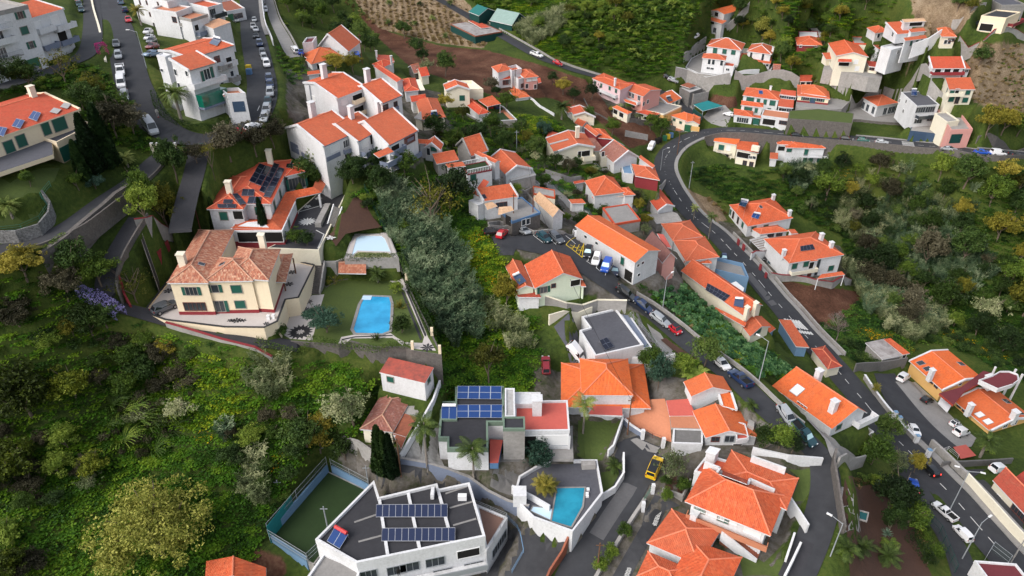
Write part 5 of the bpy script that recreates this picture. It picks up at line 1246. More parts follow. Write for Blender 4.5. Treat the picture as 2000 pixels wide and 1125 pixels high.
bl('shed',(885,820),(1245,770),(1120,640), b=(910,1010), r='tile', rh=2.2, ov=.1, w='white', verge='white'); wi('f',[(1068,855)],2.4,1.0,'b'); panel([(885,795),(918,785),(890,742),(860,752)],1,1,'pv',.15)
bl('shed',(770,740),(830,770),(930,610), h=5, r='tiler', rh=1.4, ov=.1)
awn([(920,910),(1030,870),(970,825),(890,845)],'tilet',z=4.2,rise=.4); awn([(1032,965),(1200,915),(1170,870),(1040,880)],'tilet',z=4.2,rise=.4)
fbox('f',.3,0,3.2,1.6,4.0,'white','porch_wall'); door('f',(1140,1020),1.6,2.1,'dark')
hs('terrace_garage','grey stone garage with blue railed roof terrace beside the porch house', (1395,1095), cat='garage')
bl('flat',(1180,1040),(1475,940),(1280,780), h=3.4, w='stone', r='pave', parapet=.15, fascia='blue'); wi('f',[(1300,1040),(1345,1030)],1.0,1.3,'g')
zone('N')
hs('sandy_roofed_house','narrow white house with pale sandy gable roof behind the parking', (300,1240))
bl('gx',(60,960),(265,1150),(390,1110), h=3.6, r='tilet', rp=(170,905), ridge=None)
hs('flat_concrete_house','grey flat roofed house with orange eaves beside the sandy roof', (270,1010)); bl('flat',(60,900),(290,945),(200,850), h=3.2, r='conc', w='pale', parapet=.15, fascia='tile'); bl('flat',(-30,880),(130,800),(110,760), h=3.0, r='conc', w='conc', parapet=.2)
hs('cream_gabled_house','cream gabled house with white verges, square chimney and balcony among palms', (590,590))
bl('gy',(280,470),(708,412),(600,270), b=(690,580), rp=(520,375), frac=.57, verge='white', w='pale', r='tile'); chim((525,225),1.1,1.3,'pale',zt=4.0); wi('f',[(545,490)],1.0,1.8,'d'); wi('f',[(610,480)],2.6,1.6,'d'); balc('f',(565,540),(690,525),1.6,1.0,'pale','pale'); bl('shed',(200,300),(310,330),(300,260), h=4.6, r='tiler', rh=.4)
skylight((330,360),.8,5.5,'sheet')
hs('red_walled_house','long orange roofed house with dark red wall behind the cream gabled house', (850,415))
bl('hip',(720,315),(895,330),(760,228), b=(850,415), w='red', r='tile'); bl('gx',(590,200),(720,300),(720,235), h=3.6, w='red', r='tile'); bl('gx',(490,160),(575,200),(580,130), h=3.2, r='tile')
hs('slatted_annex','annex with striped red and white roof slats beside the cream gabled house', (830,580), cat='annex')
bl('shed',(700,455),(815,450),(700,315), h=3.2, r='tileold', w='pale', rh=.4); awn([(815,465),(905,455),(880,430),(800,440)],'tiler',z=3.2,rise=.2); bl('flat',(770,520),(900,500),(880,460), h=3.0, r='conc', w='pale', parapet=.2); wi('f',[(740,500)],.9,1.8,'g')
hs('old_slate_house','white cottage with mottled grey and red tiled gable behind the hairpin', (930,610), cat='cottage')
bl('gy',(905,580),(1165,515),(1010,400), h=3.4, rp=(990,420), frac=.55, r='tileold', w='white', verge='white'); bl('shed',(1160,520),(1310,630),(1250,560), h=3.2, r='tile', rh=.4)
hs('red_hip_house','pink walled house with red orange hip roof at the inside of the hairpin', (1290,800))
bl('hip',(1130,715),(1385,760),(1310,630), h=3.4, r='tile', w='red', verge='white'); bl('flat',(1005,690),(1110,700),(1080,600), h=2.6, r='lblue', w='white', parapet=.15)
hs('big_tiled_house','house with large orange hip roof and light blue garden wall beside the stepped alley', (860,1010))
bl('hip',(700,925),(1020,885),(905,735), h=4.2, r='tile', w='white', rp=(830,760)); bl('hip',(1015,920),(1130,912),(1060,835), h=3.8, r='tile', w='white'); bl('shed',(865,940),(1030,930),(1010,890), h=3.0, r='tilet', w='white', rh=.3); bl('shed',(690,960),(865,935),(850,910), h=2.6, r='tiler', rh=.3)
bl('shed',(490,800),(600,780),(590,755), h=2.5, r='tiler', rh=.3)
hs('orange_lean_to','low orange roofed lean-to at the foot of the stepped alley', (480,1040), cat='shed'); bl('shed',(465,1005),(612,1000),(560,955), h=2.2, r='tile', rh=.5)
hs('gabled_road_house','white gabled house with red roof beside the road below the hairpin', (1390,1140))
bl('gx',(1220,900),(1365,1085),(1540,1030), h=3.4, rp=(1340,850), r='tiler', verge='white')
hs('red_roofed_farm','red tiled farmhouse with white gable edge in the brown field', (520,140), cat='farmhouse')
bl('gy',(485,80),(715,100),(640,25), h=2.8, r='tiler', w='pale', verge='white'); bl('shed',(420,55),(545,40),(500,-25), h=2.8, r='tiled', rh=.5)
zone('P')
hs('palepink_house','pale pink two storey house with long orange roof and white balconies', (320,595))
bl('hip',(80,335),(385,460),(515,400), w='palepink', r='tile', rp=(280,330)); wi('f',[(120,385),(185,412),(273,440),(340,470)],1.1,1.3,'s'); wi('f',[(180,490),(320,545)],1.1,1.2,'d'); balc('f',(80,430),(360,530),1.2,.9,'white'); chim((330,360),.8,1.0,zt=2.0); bl('shed',(385,420),(590,415),(510,375), h=4.0, r='tiled', rh=.4)
hs('salmon_house','salmon pink three storey house with orange gable roof and balconies', (525,665))
bl('gx',(455,465),(625,530),(815,455), w='pink', r='tile', rp=(600,415), frac=.35); wi('f',[(490,500),(515,520),(580,545)],1.4,1.6,'g'); wi('f',[(465,590),(520,620)],1.4,1.5,'b'); balc('f',(430,535),(595,610),1.3,.9,'white'); balc('f',(400,640),(540,690),1.2,.9,'galv',open_=True); wi('r',[(670,580),(600,615)],1.1,1.3,'g'); awn([(430,580),(555,625),(545,590),(420,550)],'tile',z=4.8,rise=.3)
bl('hip',(300,640),(460,715),(500,690), h=3.0, r='tileb', w='pale'); wi('f',[(330,685),(395,720)],2.4,1.5,'d')
hs('cream_two_storey_house','cream two storey house with orange roof, solar panels and wide terrace', (880,700))
bl('gy',(705,545),(885,610),(1025,545), b=(880,700), w='pale', r='tileb', frac=.4, verge='white'); wi('f',[(762,615),(832,630)],1.3,1.9,'s'); wi('r',[(897,632),(972,598)],1.4,1.5,'s'); wi('r',[(932,618)],.8,2.0,'s'); panel([(890,580),(935,570),(905,525),(862,535)],2,1,'pv',.25,'tank')
bl('flat',(560,650),(840,715),(1025,630), b=(800,800), w='yellow', r='pave', parapet=.15, fascia='pale'); bl('hip',(545,690),(720,735),(800,710), h=3.0, r='tiler', w='pale'); wi('f',[(600,720),(660,755)],2.0,1.0,'d'); door('f',(750,760),2.0,2.2,'navy'); wi('r',[(845,735)],.9,1.3,'s')
hs('yellow_trimmed_garage_house','cream and yellow garage house with orange hip roof at the road bend', (1060,905))
bl('hip',(905,725),(1080,785),(1225,745), w='pale', r='tileb', h=3.6); wi('f',[(948,770),(1015,800)],1.1,.8,'s'); bl('gy',(1060,800),(1215,820),(1225,745), h=3.2, r='tileb', w='pale'); door('f',(1090,860),2.4,2.4,'dgreen','garage_door'); door('f',(1165,865),3.0,1.6,'yellow','garage_door')
hs('storage_building','bare concrete building with cluttered open roof below the white mansion', (1150,640), cat='storage building')
bl('flat',(1150,520),(1310,490),(1200,410), w='conc', r='dconc', parapet=.5); bl('flat',(1005,435),(1110,490),(1190,420), h=5.5, w='dconc', r='sheet', parapet=.1); awn([(1010,410),(1110,440),(1180,415),(1090,380)],'rust',z=6.2,rise=.2)
hs('teal_canopy','teal shade canopy over parked cars at the road bend', (1245,720), cat='carport'); awn([(1150,610),(1245,680),(1460,625),(1300,570)],'teal',z=3.0,rise=.5,posts=4,posm='galv'); plate([(1148,650),(1240,720),(1236,724),(1144,655)],2.4,2.6,'net','side_netting')
zone('T')
hs('white_mansion','large white house with three red hip roofs above the grey retaining walls', (330,780), cat='mansion')
pad([(0,715),(130,775),(465,815),(510,705),(880,745),(920,640),(640,520),(220,540),(60,620)], H.z-.05, 'pave','terrace','conc','grey wall with white coping under the white mansion terrace', down=6, cap='white', caph=.3)
bl('hip',(212,482),(580,528),(620,455), b=(550,690), r='tile', verge='white', ridge='white', pitch=22); wi('f',[(303,535)],1.6,2.6,'s'); wi('f',[(403,538),(495,548)],1.6,1.7,'s')
bl('hip',(635,535),(895,570),(935,495), b=(870,715), r='tile', ridge='white', pitch=22); wi('f',[(680,580),(803,598)],.9,2.6,'g'); chim((910,508),.8,1.0,zt=1.2)
bl('hip',(165,605),(415,632),(425,590), b=(380,785), r='tile', pitch=20); wi('f',[(243,645),(285,650),(372,660)],1.0,1.8,'g'); wi('f',[(232,712),(272,718)],1.2,.7,'g')
bl('shed',(415,610),(885,668),(900,590), b=(690,700), r='tile', rh=1.6); wi('f',[(425,645)],1.0,1.8,'s'); wi('f',[(525,645),(663,662),(850,683)],1.0,.8,'g'); wi('f',[(593,660),(727,682)],1.0,1.7,'g')
bl('flat',(400,690),(500,700),(510,665), b=(470,790), r='tiler', parapet=.2); wi('f',[(435,727)],1.2,.8,'g')
hs('hillside_house','white hillside house with stepped orange roofs below the banana terraces', (290,350))
bl('gx',(400,150),(655,80),(548,32), b=(400,285), tz=1, r='tileb', rh=.7, ov=.2); wi('f',[(500,205)],.8,.6,'d'); wi('l',[(320,150)],2.4,1.6,'d')
bl('shed',(178,190),(378,250),(400,210), b=(290,355), tz=1, r='tileb', rh=.7, ov=.6); wi('f',[(235,290),(300,315)],1.8,1.8,'m'); wi('f',[(265,235)],4,.9,'d')
hs('red_house','crimson house with orange hip roof and white roof sheet in the upper garden', (1240,590))
bl('hip',(1160,470),(1430,478),(1400,402), b=(1260,560), down=2, w='red', r='tile'); wi('f',[(1363,515)],1.8,1.6,'B'); wi('f',[(1200,480)],.8,1.0,'g'); bl('flat',(1180,395),(1385,395),(1375,330), h=BLK.h+.2, w='red', r='white', parapet=.2); bl('flat',(1370,395),(1460,390),(1445,290), h=BLK.h-.2, w='dconc', r='sheet', parapet=.1)
hs('garden_hut','small pale hut with brown roof beside the white mansion', (940,790), cat='hut'); bl('gx',(905,735),(985,740),(985,690), h=2.4, w='pale', r='tileold')
zone('Q')
hs('green_shuttered_house','white two storey house with green shutters and stepped orange roofs on the road', (390,975))
bl('hip',(270,675),(655,728),(680,645), b=(620,875), r='tile', rp=(420,600)); wi('f',[(347,735)],2.6,2.6,'s'); wi('f',[(435,737),(505,746)],1.1,1.7,'s'); wi('f',[(583,757)],1.9,1.7,'s'); wi('f',[(545,835)],1.1,1.7,'s'); panel([(440,660),(485,662),(480,625),(438,622)],1,1,'pvb',.2); chim((563,600),.7,1.0,zt=2.0)
bl('hip',(250,775),(485,803),(490,760), b=(440,930), r='tile', pitch=16); wi('f',[(327,822)],2.6,1.5,'s'); wi('f',[(412,835)],1.0,1.6,'s')
bl('hip',(178,878),(385,905),(380,845), b=(330,975), r='tile', pitch=16); wi('f',[(270,935)],3.8,1.7,'g'); bl('shed',(385,905),(460,915),(465,890), b=(440,990), r='tile', rh=.3); door('f',(410,950),2.0,2.4,'shut')
bl('flat',(465,890),(765,930),(790,860), b=(720,1020), r='patio', parapet=.2, fascia='white'); wi('f',[(545,955)],4.0,2.0,'d'); wi('f',[(715,965)],3.0,1.2,'b')
bl('shed',(640,790),(800,808),(810,725), h=4.3, r='tiler', rh=1.0); wi('f',[(665,830)],2.4,1.5,'d'); wi('f',[(745,845)],3.0,1.8,'m'); bl('shed',(665,670),(825,690),(830,630), h=5.9, r='tiler', rh=.8); wi('f',[(745,695)],5.4,1.2,'g')
hs('orange_pavilion_house','cream bungalow with bright orange hip roof and terrace tables', (940,775), cat='bungalow')
pad([(835,790),(1180,825),(1300,815),(1390,730),(1210,660),(850,650)], H.z-.1, 'pave','terrace','conc','curved concrete wall under the terrace of the orange pavilion bungalow', down=7)
bl('hip',(840,680),(1185,715),(1170,600), b=(1000,760), r='tile', w='cream', pitch=16, plinth=('red',.5)); wi('f',[(935,710),(1075,722)],2.0,1.2,'o'); door('f',(1005,725),1.8,2.1,'navy')
bl('hip',(880,650),(1150,688),(1150,600), h=BLK.h+.6, r='tileb', w='cream', pitch=20, carve=False)
hs('garden_kitchen','small cream outbuilding with red roof behind the orange pavilion bungalow', (930,575), cat='outbuilding'); bl('shed',(868,530),(1000,530),(1000,462), r='tiler', rh=.8, w='cream', down=2); wi('f',[(895,555),(970,555)],1.5,1.5,'d'); awn([(1090,530),(1135,530),(1135,500),(1095,500)],'tiler',z=2.4,rise=.2,posts=2)
hs('cream_family_house','cream house with orange gable, white shutters and porch on a grey wall', (1300,375))
pad([(1120,400),(1390,440),(1590,485),(1720,490),(1720,380),(1500,300),(1150,310)], H.z-.05, 'pave','terrace','conc','dark stained wall under the cream family house', down=5)
bl('gy',(1250,262),(1590,275),(1480,140), b=(1540,440), w='pale', r='tile', rp=(1420,215), frac=.5); wi('f',[(1457,325),(1467,395)],1.3,1.4,'B'); wi('f',[(1330,345)],3.4,1.5,'d'); awn([(1265,325),(1412,328),(1412,298),(1275,293)],'tiler',z=4.0,rise=.4)
bl('shed',(1145,300),(1280,290),(1235,222), b=(1150,365), w='pale', r='tile', rh=1.0); wi('f',[(1205,335)],2.0,1.4,'B')
bl('shed',(1590,370),(1700,385),(1670,325), b=(1690,455), w='pale', r='tiled', rh=.6); wi('f',[(1618,400),(1672,405)],1.5,.8,'b')
zone('R')
hs('terraced_white_house','sprawling white house of many levels with stepped orange roofs on the slope', (640,610))
bl('shed',(488,305),(650,292),(530,168), b=(560,350), tz=1, down=1.5, r='tile', rh=1.6, ov=.2, verge='white'); wi('l',[(450,305)],1.6,1.4,'g'); bl('hip',(265,293),(425,280),(340,225), b=(290,375), tz=1, r='tile'); wi('f',[(298,320),(350,320)],1.1,1.4,'g')
bl('shed',(570,180),(800,168),(780,135), b=(700,225), tz=1, r='tilet', rh=.4); wi('f',[(690,195)],5.0,1.4,'d'); bl('shed',(640,285),(800,270),(770,235), b=(720,310), tz=1, r='tile', rh=.6); bl('shed',(580,375),(810,345),(790,312), b=(640,440), tz=1, r='tile', rh=.8); wi('f',[(640,395),(700,385),(750,378)],1.0,1.8,'s'); wall([(640,480),(800,430),(940,330)],2.4,'white sloping wall below the terraces of the sprawling white house','white'); bl('flat',(430,480),(600,440),(590,380), b=(440,560), tz=1, r='white', parapet=.4); wi('f',[(505,490)],1.2,1.2,'g')
bl('shed',(300,460),(440,445),(400,400), b=(330,500), tz=1, r='tiled', rh=.3); bl('flat',(40,400),(280,410),(240,340), b=(150,460), tz=1, w='pale', r='conc', parapet=.15, fascia='tiler')
hs('cream_corner_house','cream house with small orange hip roof beside the grey boundary wall', (960,450)); bl('hip',(960,330),(1120,330),(1060,245), b=(960,450), w='pale', r='tileb', down=2); wi('f',[(1000,385),(1040,385)],1.0,1.2,'g'); wi('r',[(1085,365),(1115,360)],1.0,1.0,'g'); wi('f',[(1085,365)],2.0,.9,'b')
hs('long_white_house','long white house with dull red roof and dark red balustrade', (870,780))
bl('shed',(860,662),(1205,660),(1165,535), b=(900,760), r='tiler', rh=2.4, verge='white'); wi('f',[(920,685),(1020,685),(1110,685)],2.0,1.4,'d'); balc('f',(835,715),(1170,715),1.5,.8,'red','white'); wi('l',[(825,615)],1.0,1.2,'b'); bl('shed',(1200,668),(1265,665),(1245,578), b=(1230,750), r='tile', rh=.8); wi('f',[(1215,685)],1.2,1.2,'g')
hs('cream_balcony_house','cream two storey house with orange gable, green shutters and wrap balcony', (1040,1040))
bl('gx',(1040,885),(1315,882),(1250,760), b=(1250,1040), r='tile', w='pale', rp=(1130,775), frac=.8); wi('f',[(1060,908),(1235,910)],1.4,1.6,'s'); wi('f',[(1120,905)],1.2,1.8,'d'); wi('f',[(1060,985),(1205,993)],1.7,1.5,'s'); wi('f',[(1120,995)],1.2,2.0,'b'); wi('l',[(940,820),(1018,895)],1.1,1.5,'s'); balc('f',(1000,940),(1165,940),1.3,.9,'pale','pale')
zone(4); zr_ = hit_full((1660,267)).z; carve_poly([tuple(onz(q,zr_).xy) for q in ((122,768),(830,818),(835,700),(480,680),(122,680))], zr_, .4, .05); zone('R')
hs('white_hip_house','white house with orange hip roof and grey louvred doors above the wall', (270,1170)); pad([(-60,1190),(110,1195),(280,1215),(640,1240),(520,1110),(200,1030),(0,1050)], H.z-.1, 'pave','terrace','stone','tall dark stone wall carrying the white hip house above the road', down=8); bl('hip',(290,1058),(505,1020),(345,932), b=(280,1170), r='tile'); aw_ = 0; wi('f',[(365,1110),(415,1100),(465,1090)],1.5,2.2,'m'); wi('l',[(135,1045),(185,1075),(245,1100)],1.5,2.2,'m')
hs('modern_house','white modern house with dark flat roof and blue water heater', (700,1200), cat='house'); bl('flat',(700,1060),(935,1045),(760,900), h=6.6, r='flatgrey', parapet=.15, w='white', down=2); wi('f',[(735,1090),(840,1085)],3.2,2.0,'m'); wi('l',[(495,975),(590,1010),(560,1110)],1.2,1.2,'g'); panel([(640,945),(705,945),(700,885),(645,885)],1,1,'pvb',.3,'tank')
zone(4); pad([(838,765),(1040,788),(1040,730),(860,690)], H.z-.1, 'conc','forecourt','navy','blue grey gate wall under the modern white house', down=4); BLK = H.blocks[0]
balc('f',(860,690),(1000,680),1.6,.9,'glass','white'); wi('f',[(880,705),(960,690)],2.6,1.8,'m')
hs('flat_roofed_villa','modern cream house with dark flat roof and open garage at the far hillside', (1290,190), cat='house')
bl('flat',(1250,95),(1395,110),(1480,75), b=(1395,200), w='cream', r='flatdark', parapet=.3) ; wi('f',[(1278,160)],3.6,2.2,'d'); balc('r',(1400,160),(1480,115),1.5,.9,'red','pale')
bl('flat',(1370,35),(1510,30),(1480,-30), h=6, w='conc', r='flatgrey', parapet=.3)
hs('salmon_garage_house','cream and salmon garage building with dark green door on the road', (1190,850), cat='garage')
bl('flat',(1068,775),(1195,770),(1150,650), b=(1130,850), w='pink', r='conc', parapet=.8, fascia='pink'); door('f',(1100,812),3.6,2.8,'net','garage_door'); bl('flat',(1050,720),(1120,710),(1110,650), h=5.5, w='pale', r='conc', parapet=.3)
hs('white_roadside_house','white house with orange roof and dark shutters standing below the road', (110,960))
bl('hip',(105,865),(340,870),(310,820), b=(230,955), r='tile', pitch=18); wi('f',[(125,878)],1.6,1.4,'s'); wi('f',[(223,893),(215,940),(250,940),(300,932)],1.2,2.0,'s'); balc('f',(200,915),(345,915),1.3,.9,'galv','white',open_=True); bl('hip',(55,845),(170,850),(150,810), h=5.5, r='tile'); wi('f',[(75,870)],2.2,1.5,'d'); wi('f',[(112,925)],1.8,1.8,'d'); bl('shed',(10,930),(58,932),(60,895), h=2.6, r='tile', rh=.3)
zone('F')
hs('pale_yellow_stilt_house','pale yellow house with orange roofs on stilts beside the bridge', (945,610), cat='house')
bl('gx',(960,345),(1255,395),(1300,320), b=(1215,560), w='pale', r='tileb', rp=(1120,285), down=1); wi('f',[(1055,425)],1.8,1.8,'s'); wi('f',[(1140,430)],1.2,1.6,'B'); balc('f',(990,465),(1175,490),1.2,.9,'galv','pale',open_=True); wi('f',[(1025,495),(1122,515)],1.1,1.5,'b')
bl('gx',(1240,445),(1510,495),(1500,270), b=(1430,660), w='pale', r='tile', rp=(1420,270), frac=.75, down=2); wi('f',[(1300,515)],4.2,1.8,'d'); wi('f',[(1410,545),(1490,555)],1.1,.9,'g'); wi('f',[(1340,620),(1420,635)],1.2,1.8,'b'); fbox('f',4.5,5.6,2.4,1.4,1.6,'pale','dormer');
posts([(945,610),(1080,635),(1150,650),(1210,655),(855,600)],3.4,'pale',.16,z=-2.5)
zone('c'); hs('grey_barrel_annex','long grey roofed annex between the gabled road house and the twin hip house', (450,215), cat='annex'); bl('gx',(330,195),(600,165),(500,70), h=2.6, w='conc', r='conc', ridge=None, pitch=14)
zone(7); hs('flat_courtyard_house','low house with flat grey roof and salmon edge beside the stepped alley', (620,215)); bl('flat',(600,190),(752,165),(678,72), h=2.8, w='conc', r='pave', parapet=.2, fascia='tiler'); hs('blue_white_garage','small white and pale blue garage under the sandy flat roof strip', (620,88), cat='garage'); bl('flat',(575,66),(668,58),(664,28), w='white', r='tilet', parapet=.1); fbox('f',.1,0,4,.06,.9,'lblue','base_band')
zone('O'); hs('red_flat_annex','white walled annex with dark red flat roof behind the orange bungalow', (100,240), cat='annex'); bl('flat',(60,192),(165,182),(205,125), h=2.4, r='flatred2', parapet=.35)
zone(2); hs('market_garden_shed','long shed with dark green walls and rusty patched roof beside the dry field', (1360,245), cat='shed'); bl('flat',(1285,212),(1442,185),(1290,118), h=2.8, w='net', r='brokenr', parapet=.1, fascia='rust'); bl('shed',(1320,165),(1372,160),(1290,115), h=3.2, w='net', r='tiler', rh=.3)
hs('teal_shed','teal roofed shed above the dry field', (1300,95), cat='shed'); bl('gx',(1245,68),(1305,92),(1352,45), h=2.6, w='net', r='tealr', ridge=None); hs('greenhouse','pale greenhouse with netting beside the hill road', (1440,150), cat='greenhouse'); bl('gx',(1368,118),(1500,148),(1530,96), h=2.2, w='net', r='ghouse', ridge=None, pitch=24)
zone("K"); TZ = 34.6; PZ = 36.0
hs('old_tiled_villa','cream villa with weathered brown tiled hips, green shutters and red plinth on a mosaic terrace', (445,935), z=TZ, cat='villa')
Tpad = [(120,905),(330,980),(900,1050),(1280,1055),(1400,1000),(1452,860),(1482,785),(1610,765),(1760,455),(1610,420),(1200,330),(600,240),(330,640)]
pad(Tpad, TZ, 'mosaic','mosaic_terrace','cream','cream rendered wall under the mosaic terrace of the old tiled villa', down=4, cap='black', caph=.25)
bl('hip',(330,614),(735,614),(990,95), r='tileo', w='cream', ridge='ridgeo', pitch=24, b=(445,935), plinth=('red',.65)); wi('f',[(570,692)],1.9,1.5,'o'); wi('f',[(605,842)],3.6,1.5,'b'); K1 = BLK
bl('hip',(690,600),(1172,592),(1290,355), r='tileo', w='cream', ridge='ridgeo', pitch=24, b=(1235,915), plinth=('red',.65)); wi('f',[(1010,672),(1047,822)],1.7,1.5,'s'); wi('f',[(800,668)],1.1,1.4,'o'); wi('f',[(850,840)],1.5,2.1,'o'); wi('r',[(1232,580)],1.4,2.0,'s'); skylight((668,430),.7,.9); skylight((868,430),.7,.9)
bl('hip',(880,560),(1325,588),(1440,285), h=BLK.h+.1, r='tileo', w='cream', ridge='ridgeo', pitch=24, plinth=('red',.65)); chim((470,360),1.2,1.6,'pale',zt=2.2,k=K1); chim((1252,172),1.1,1.5,'pale',zt=1.9)
bl('hip',(1325,602),(1492,605),(1560,330), h=3.4, r='tileo', ridge='ridgeo', wall_on=False); posts([(1355,690),(1490,690),(1590,520)],3.3,'wood',.1,sq=True)
BLK = H.blocks[1]; o_,al_,nr_,L_ = face_frame('r'); mb_ = MB(); c_ = o_+al_*2.4; mb_.prism([c_+al_*(2.0*math.cos(t))+nr_*(1.6*math.sin(t)) for t in [math.pi*i/10 for i in range(11)]], TZ+3.0, TZ+3.3, True, True); mb_.obj('bay_roof', M['conc'], H.e, H.loc); mb_ = MB(); mb_.prism([c_+al_*(1.7*math.cos(t))+nr_*(1.3*math.sin(t)) for t in [math.pi*i/10 for i in range(11)]], TZ, TZ+3.0); mb_.obj('bay_window', M['frame'], H.e, H.loc)
for i in range(9):
 t = math.pi*(i+.75)/10.5; q_ = c_+al_*(1.72*math.cos(t))+nr_*(1.32*math.sin(t)); m2 = MB(); m2.box(Vector((q_.x,q_.y,TZ+1.6)),(.34,.06,2.2),((-al_*math.sin(t)+nr_*math.cos(t)).normalized(),(al_*math.cos(t)+nr_*math.sin(t)).normalized())); m2.obj('pane', M['glass'], H.e, H.loc)
def motif(c, r, n, z, mat='black', inner=.0, w=.5, name='mosaic_motif'):
 """a star or flower of stone inlay"""
 q = onz(c,z); mb = MB()
 for i in range(n):
  a = 2*math.pi*i/n; d = Vector((math.cos(a),math.sin(a),0)); s = Vector((-d.y,d.x,0)); k = r*math.sin(math.pi/n)*w
  mb.poly([q+d*(r*inner),q+d*(r*.6)+s*k,q+d*r,q+d*(r*.6)-s*k])
 for v in range(len(mb.v)): mb.v[v] = (mb.v[v][0],mb.v[v][1],z+.02)
 return tag(mb.obj(name, M[mat]), kind='structure')
for x in (945,975,1050,1080): motif((x,980),.55,5,TZ)
motif((1010,980),.9,7,TZ); motif((345,690),1.0,6,TZ); motif((1300,1010),.6,6,TZ)
zone(6)
for q in ((210,470),(195,540)): motif(q,.9,6,TZ)
for q in ((75,745),(105,740)): box_thing('garden_chair','white plastic garden chair on the villa terrace corner','chair',q,(.5,.5,.8),'tank',z=TZ,group='white garden chairs on the villa terrace')
GZ = 31.2
pad([(335,470),(290,600),(175,650),(150,865),(330,880),(480,890),(560,870),(700,905),(880,905),(915,925),(1080,950),(1060,910),(880,540),(850,470),(760,440),(640,500),(480,520),(410,560)], GZ, 'lawn','garden_lawn','stone','stained grey retaining wall below the pool garden', down=9)
for a in ([(200,860),(330,870),(370,700),(400,600),(330,605),(215,700),(150,830)],[(760,505),(850,490),(885,555),(870,580)],[(870,580),(885,565),(1010,855),(1055,930),(930,920),(860,880),(975,885),(985,850)],[(480,890),(500,850),(580,835),(790,828),(820,850),(870,880),(860,900),(800,855),(560,858),(520,890)]): flat('mosaic_path',a,GZ,'mosaic')
for a in ([(852,588),(864,586),(975,860),(963,872)],[(880,582),(890,578),(1000,840),(990,848)],[(500,862),(580,846),(800,838),(802,844),(580,853),(504,870)]): flat('mosaic_border',a,GZ,'black',.02)
motif((260,820),2.3,16,GZ+.01,w=.8); motif((260,820),.8,8,GZ+.015,'mosaic'); motif((305,643),1.0,8,GZ+.01); motif((287,690),1.0,8,GZ+.01); motif((825,508),1.1,8,GZ+.01); motif((1005,912),1.3,8,GZ+.02)
pool([(640,612),(780,618),(790,660),(782,815),(740,832),(585,828),(572,805),(615,660)], GZ, 'wblue','bright blue swimming pool with pale stone rim on the lawn of the old villa', 'pave', .55)
box_thing('pool_steps','curved pale steps at the corner of the blue pool','steps',(650,622),(1.7,1.3,.14),'wpale',z=GZ)
hs('pool_pavilion','open garden pavilion with old brown tiles at the back of the lawn', (560,500), z=GZ, cat='pavilion')
bl('gx',(482,475),(645,478),(650,402), h=2.7, r='tileo', w='pale', ridge='ridgeo', carve=False, wall_on=False); posts([(500,490),(555,498),(640,488)],2.5,'pale',.2,sq=True); fbox('b',.4,0,7,.25,2.5,'conc','back_wall')
wall([(735,505),(760,440),(845,440),(855,490)],1.6,'pale curved garden wall around the corner seat','pale',z=GZ-.2)
wall([(345,500),(480,500),(560,470),(660,465),(760,450)],3.6,'pale grey retaining wall behind the garden pavilion','conc',z=GZ,th=.4); hedge([(470,395),(600,400),(850,395),(885,470)],.9,1.3,'dark clipped hedge between the two pools',z=PZ-.6); hedge([(890,540),(980,720),(1040,850)],1.3,1.0,'low dark hedge along the mosaic path beside the cane slope',z=GZ); hedge([(350,880),(480,905),(600,925),(740,935),(800,905),(920,910)],1.0,1.1,'dark hedge on top of the garden retaining wall',z=GZ); hedge([(0,880),(140,930),(260,950),(290,930),(330,860)],.9,1.0,'hedge with red blossom along the cobbled lane')
for p_ in ((752,440),(883,520),(1032,840),(1078,945),(918,920)): box_thing('gate_pillar','short cream pillar with red base at the edge of the pool garden','pillar',p_,(.45,.45,1.6),'cream',z=GZ,group='cream pillars of the pool garden')
def stairs(name, label, a, b, z0, z1, w, n, mat='conc', side=None):
 p, q = onz(a,z0), onz(b,z1); d = Vector((q.x-p.x,q.y-p.y,0)); L = d.length; d.normalize(); s = Vector((-d.y,d.x,0)); mb = MB()
 for i in range(n): c = p+d*(L*(i+.5)/n); h = z0+(z1-z0)*(i+1)/n; mb.box(Vector((c.x,c.y,(h+z0-1.5)/2)),(L/n+.002*(i%2),w,h-z0+1.5),(d,s))
 o = mb.obj(name, M[mat]); tag(o, label, 'stairs')
 if side:
  for k in (-1,1):
   m2 = MB(); e = s*(k*(w/2+.14)); u = Vector((0,0,.5)); f = Vector((0,0,-1.5)); A = Vector((p.x,p.y,z0))+e; B = Vector((q.x,q.y,z1))+e; t = s*.14
   m2.poly([A-t+u,A+t+u,B+t+u,B-t+u]); m2.poly([A-t+f,A-t+u,B-t+u,B-t+f]); m2.poly([A+t+f,A+t+u,B+t+u,B+t+f]); m2.poly([A-t+f,A+t+f,A+t+u,A-t+u]); m2.obj('side_wall', M[side], o)
 return o
stairs('garden_stairs','stone garden stairs beside the villa terrace',(340,600),(370,415),GZ,TZ,1.9,16,'stone','conc')
zone(5)
stairs('entrance_stairs','black garden stairs with red side walls beside the cobbled lane',(925,530),(835,275),G((925,530)).z+.5,G((835,275)).z+.9,2.2,22,'black','conc')
wall([(800,205),(870,210),(960,250),(1085,285)],1.5,'grey garden wall with red coping behind the villa','conc',cap='red'); wall([(705,510),(735,620),(770,680)],.7,'red kerb wall of the garden bed beside the lane','red'); wall([(985,300),(925,370)],.7,'short red kerb wall beside the black stairs','red')
wall([(980,790),(1150,840),(1300,880),(1500,930),(1600,990)],.9,'pale stained wall with red coping below the villa lane','conc',cap='red',down=3)
zone('U')
hs('solar_villa','white villa with red tiled hips, many black solar panels and a cobbled court', (835,945), cat='villa'); UZ = H.z
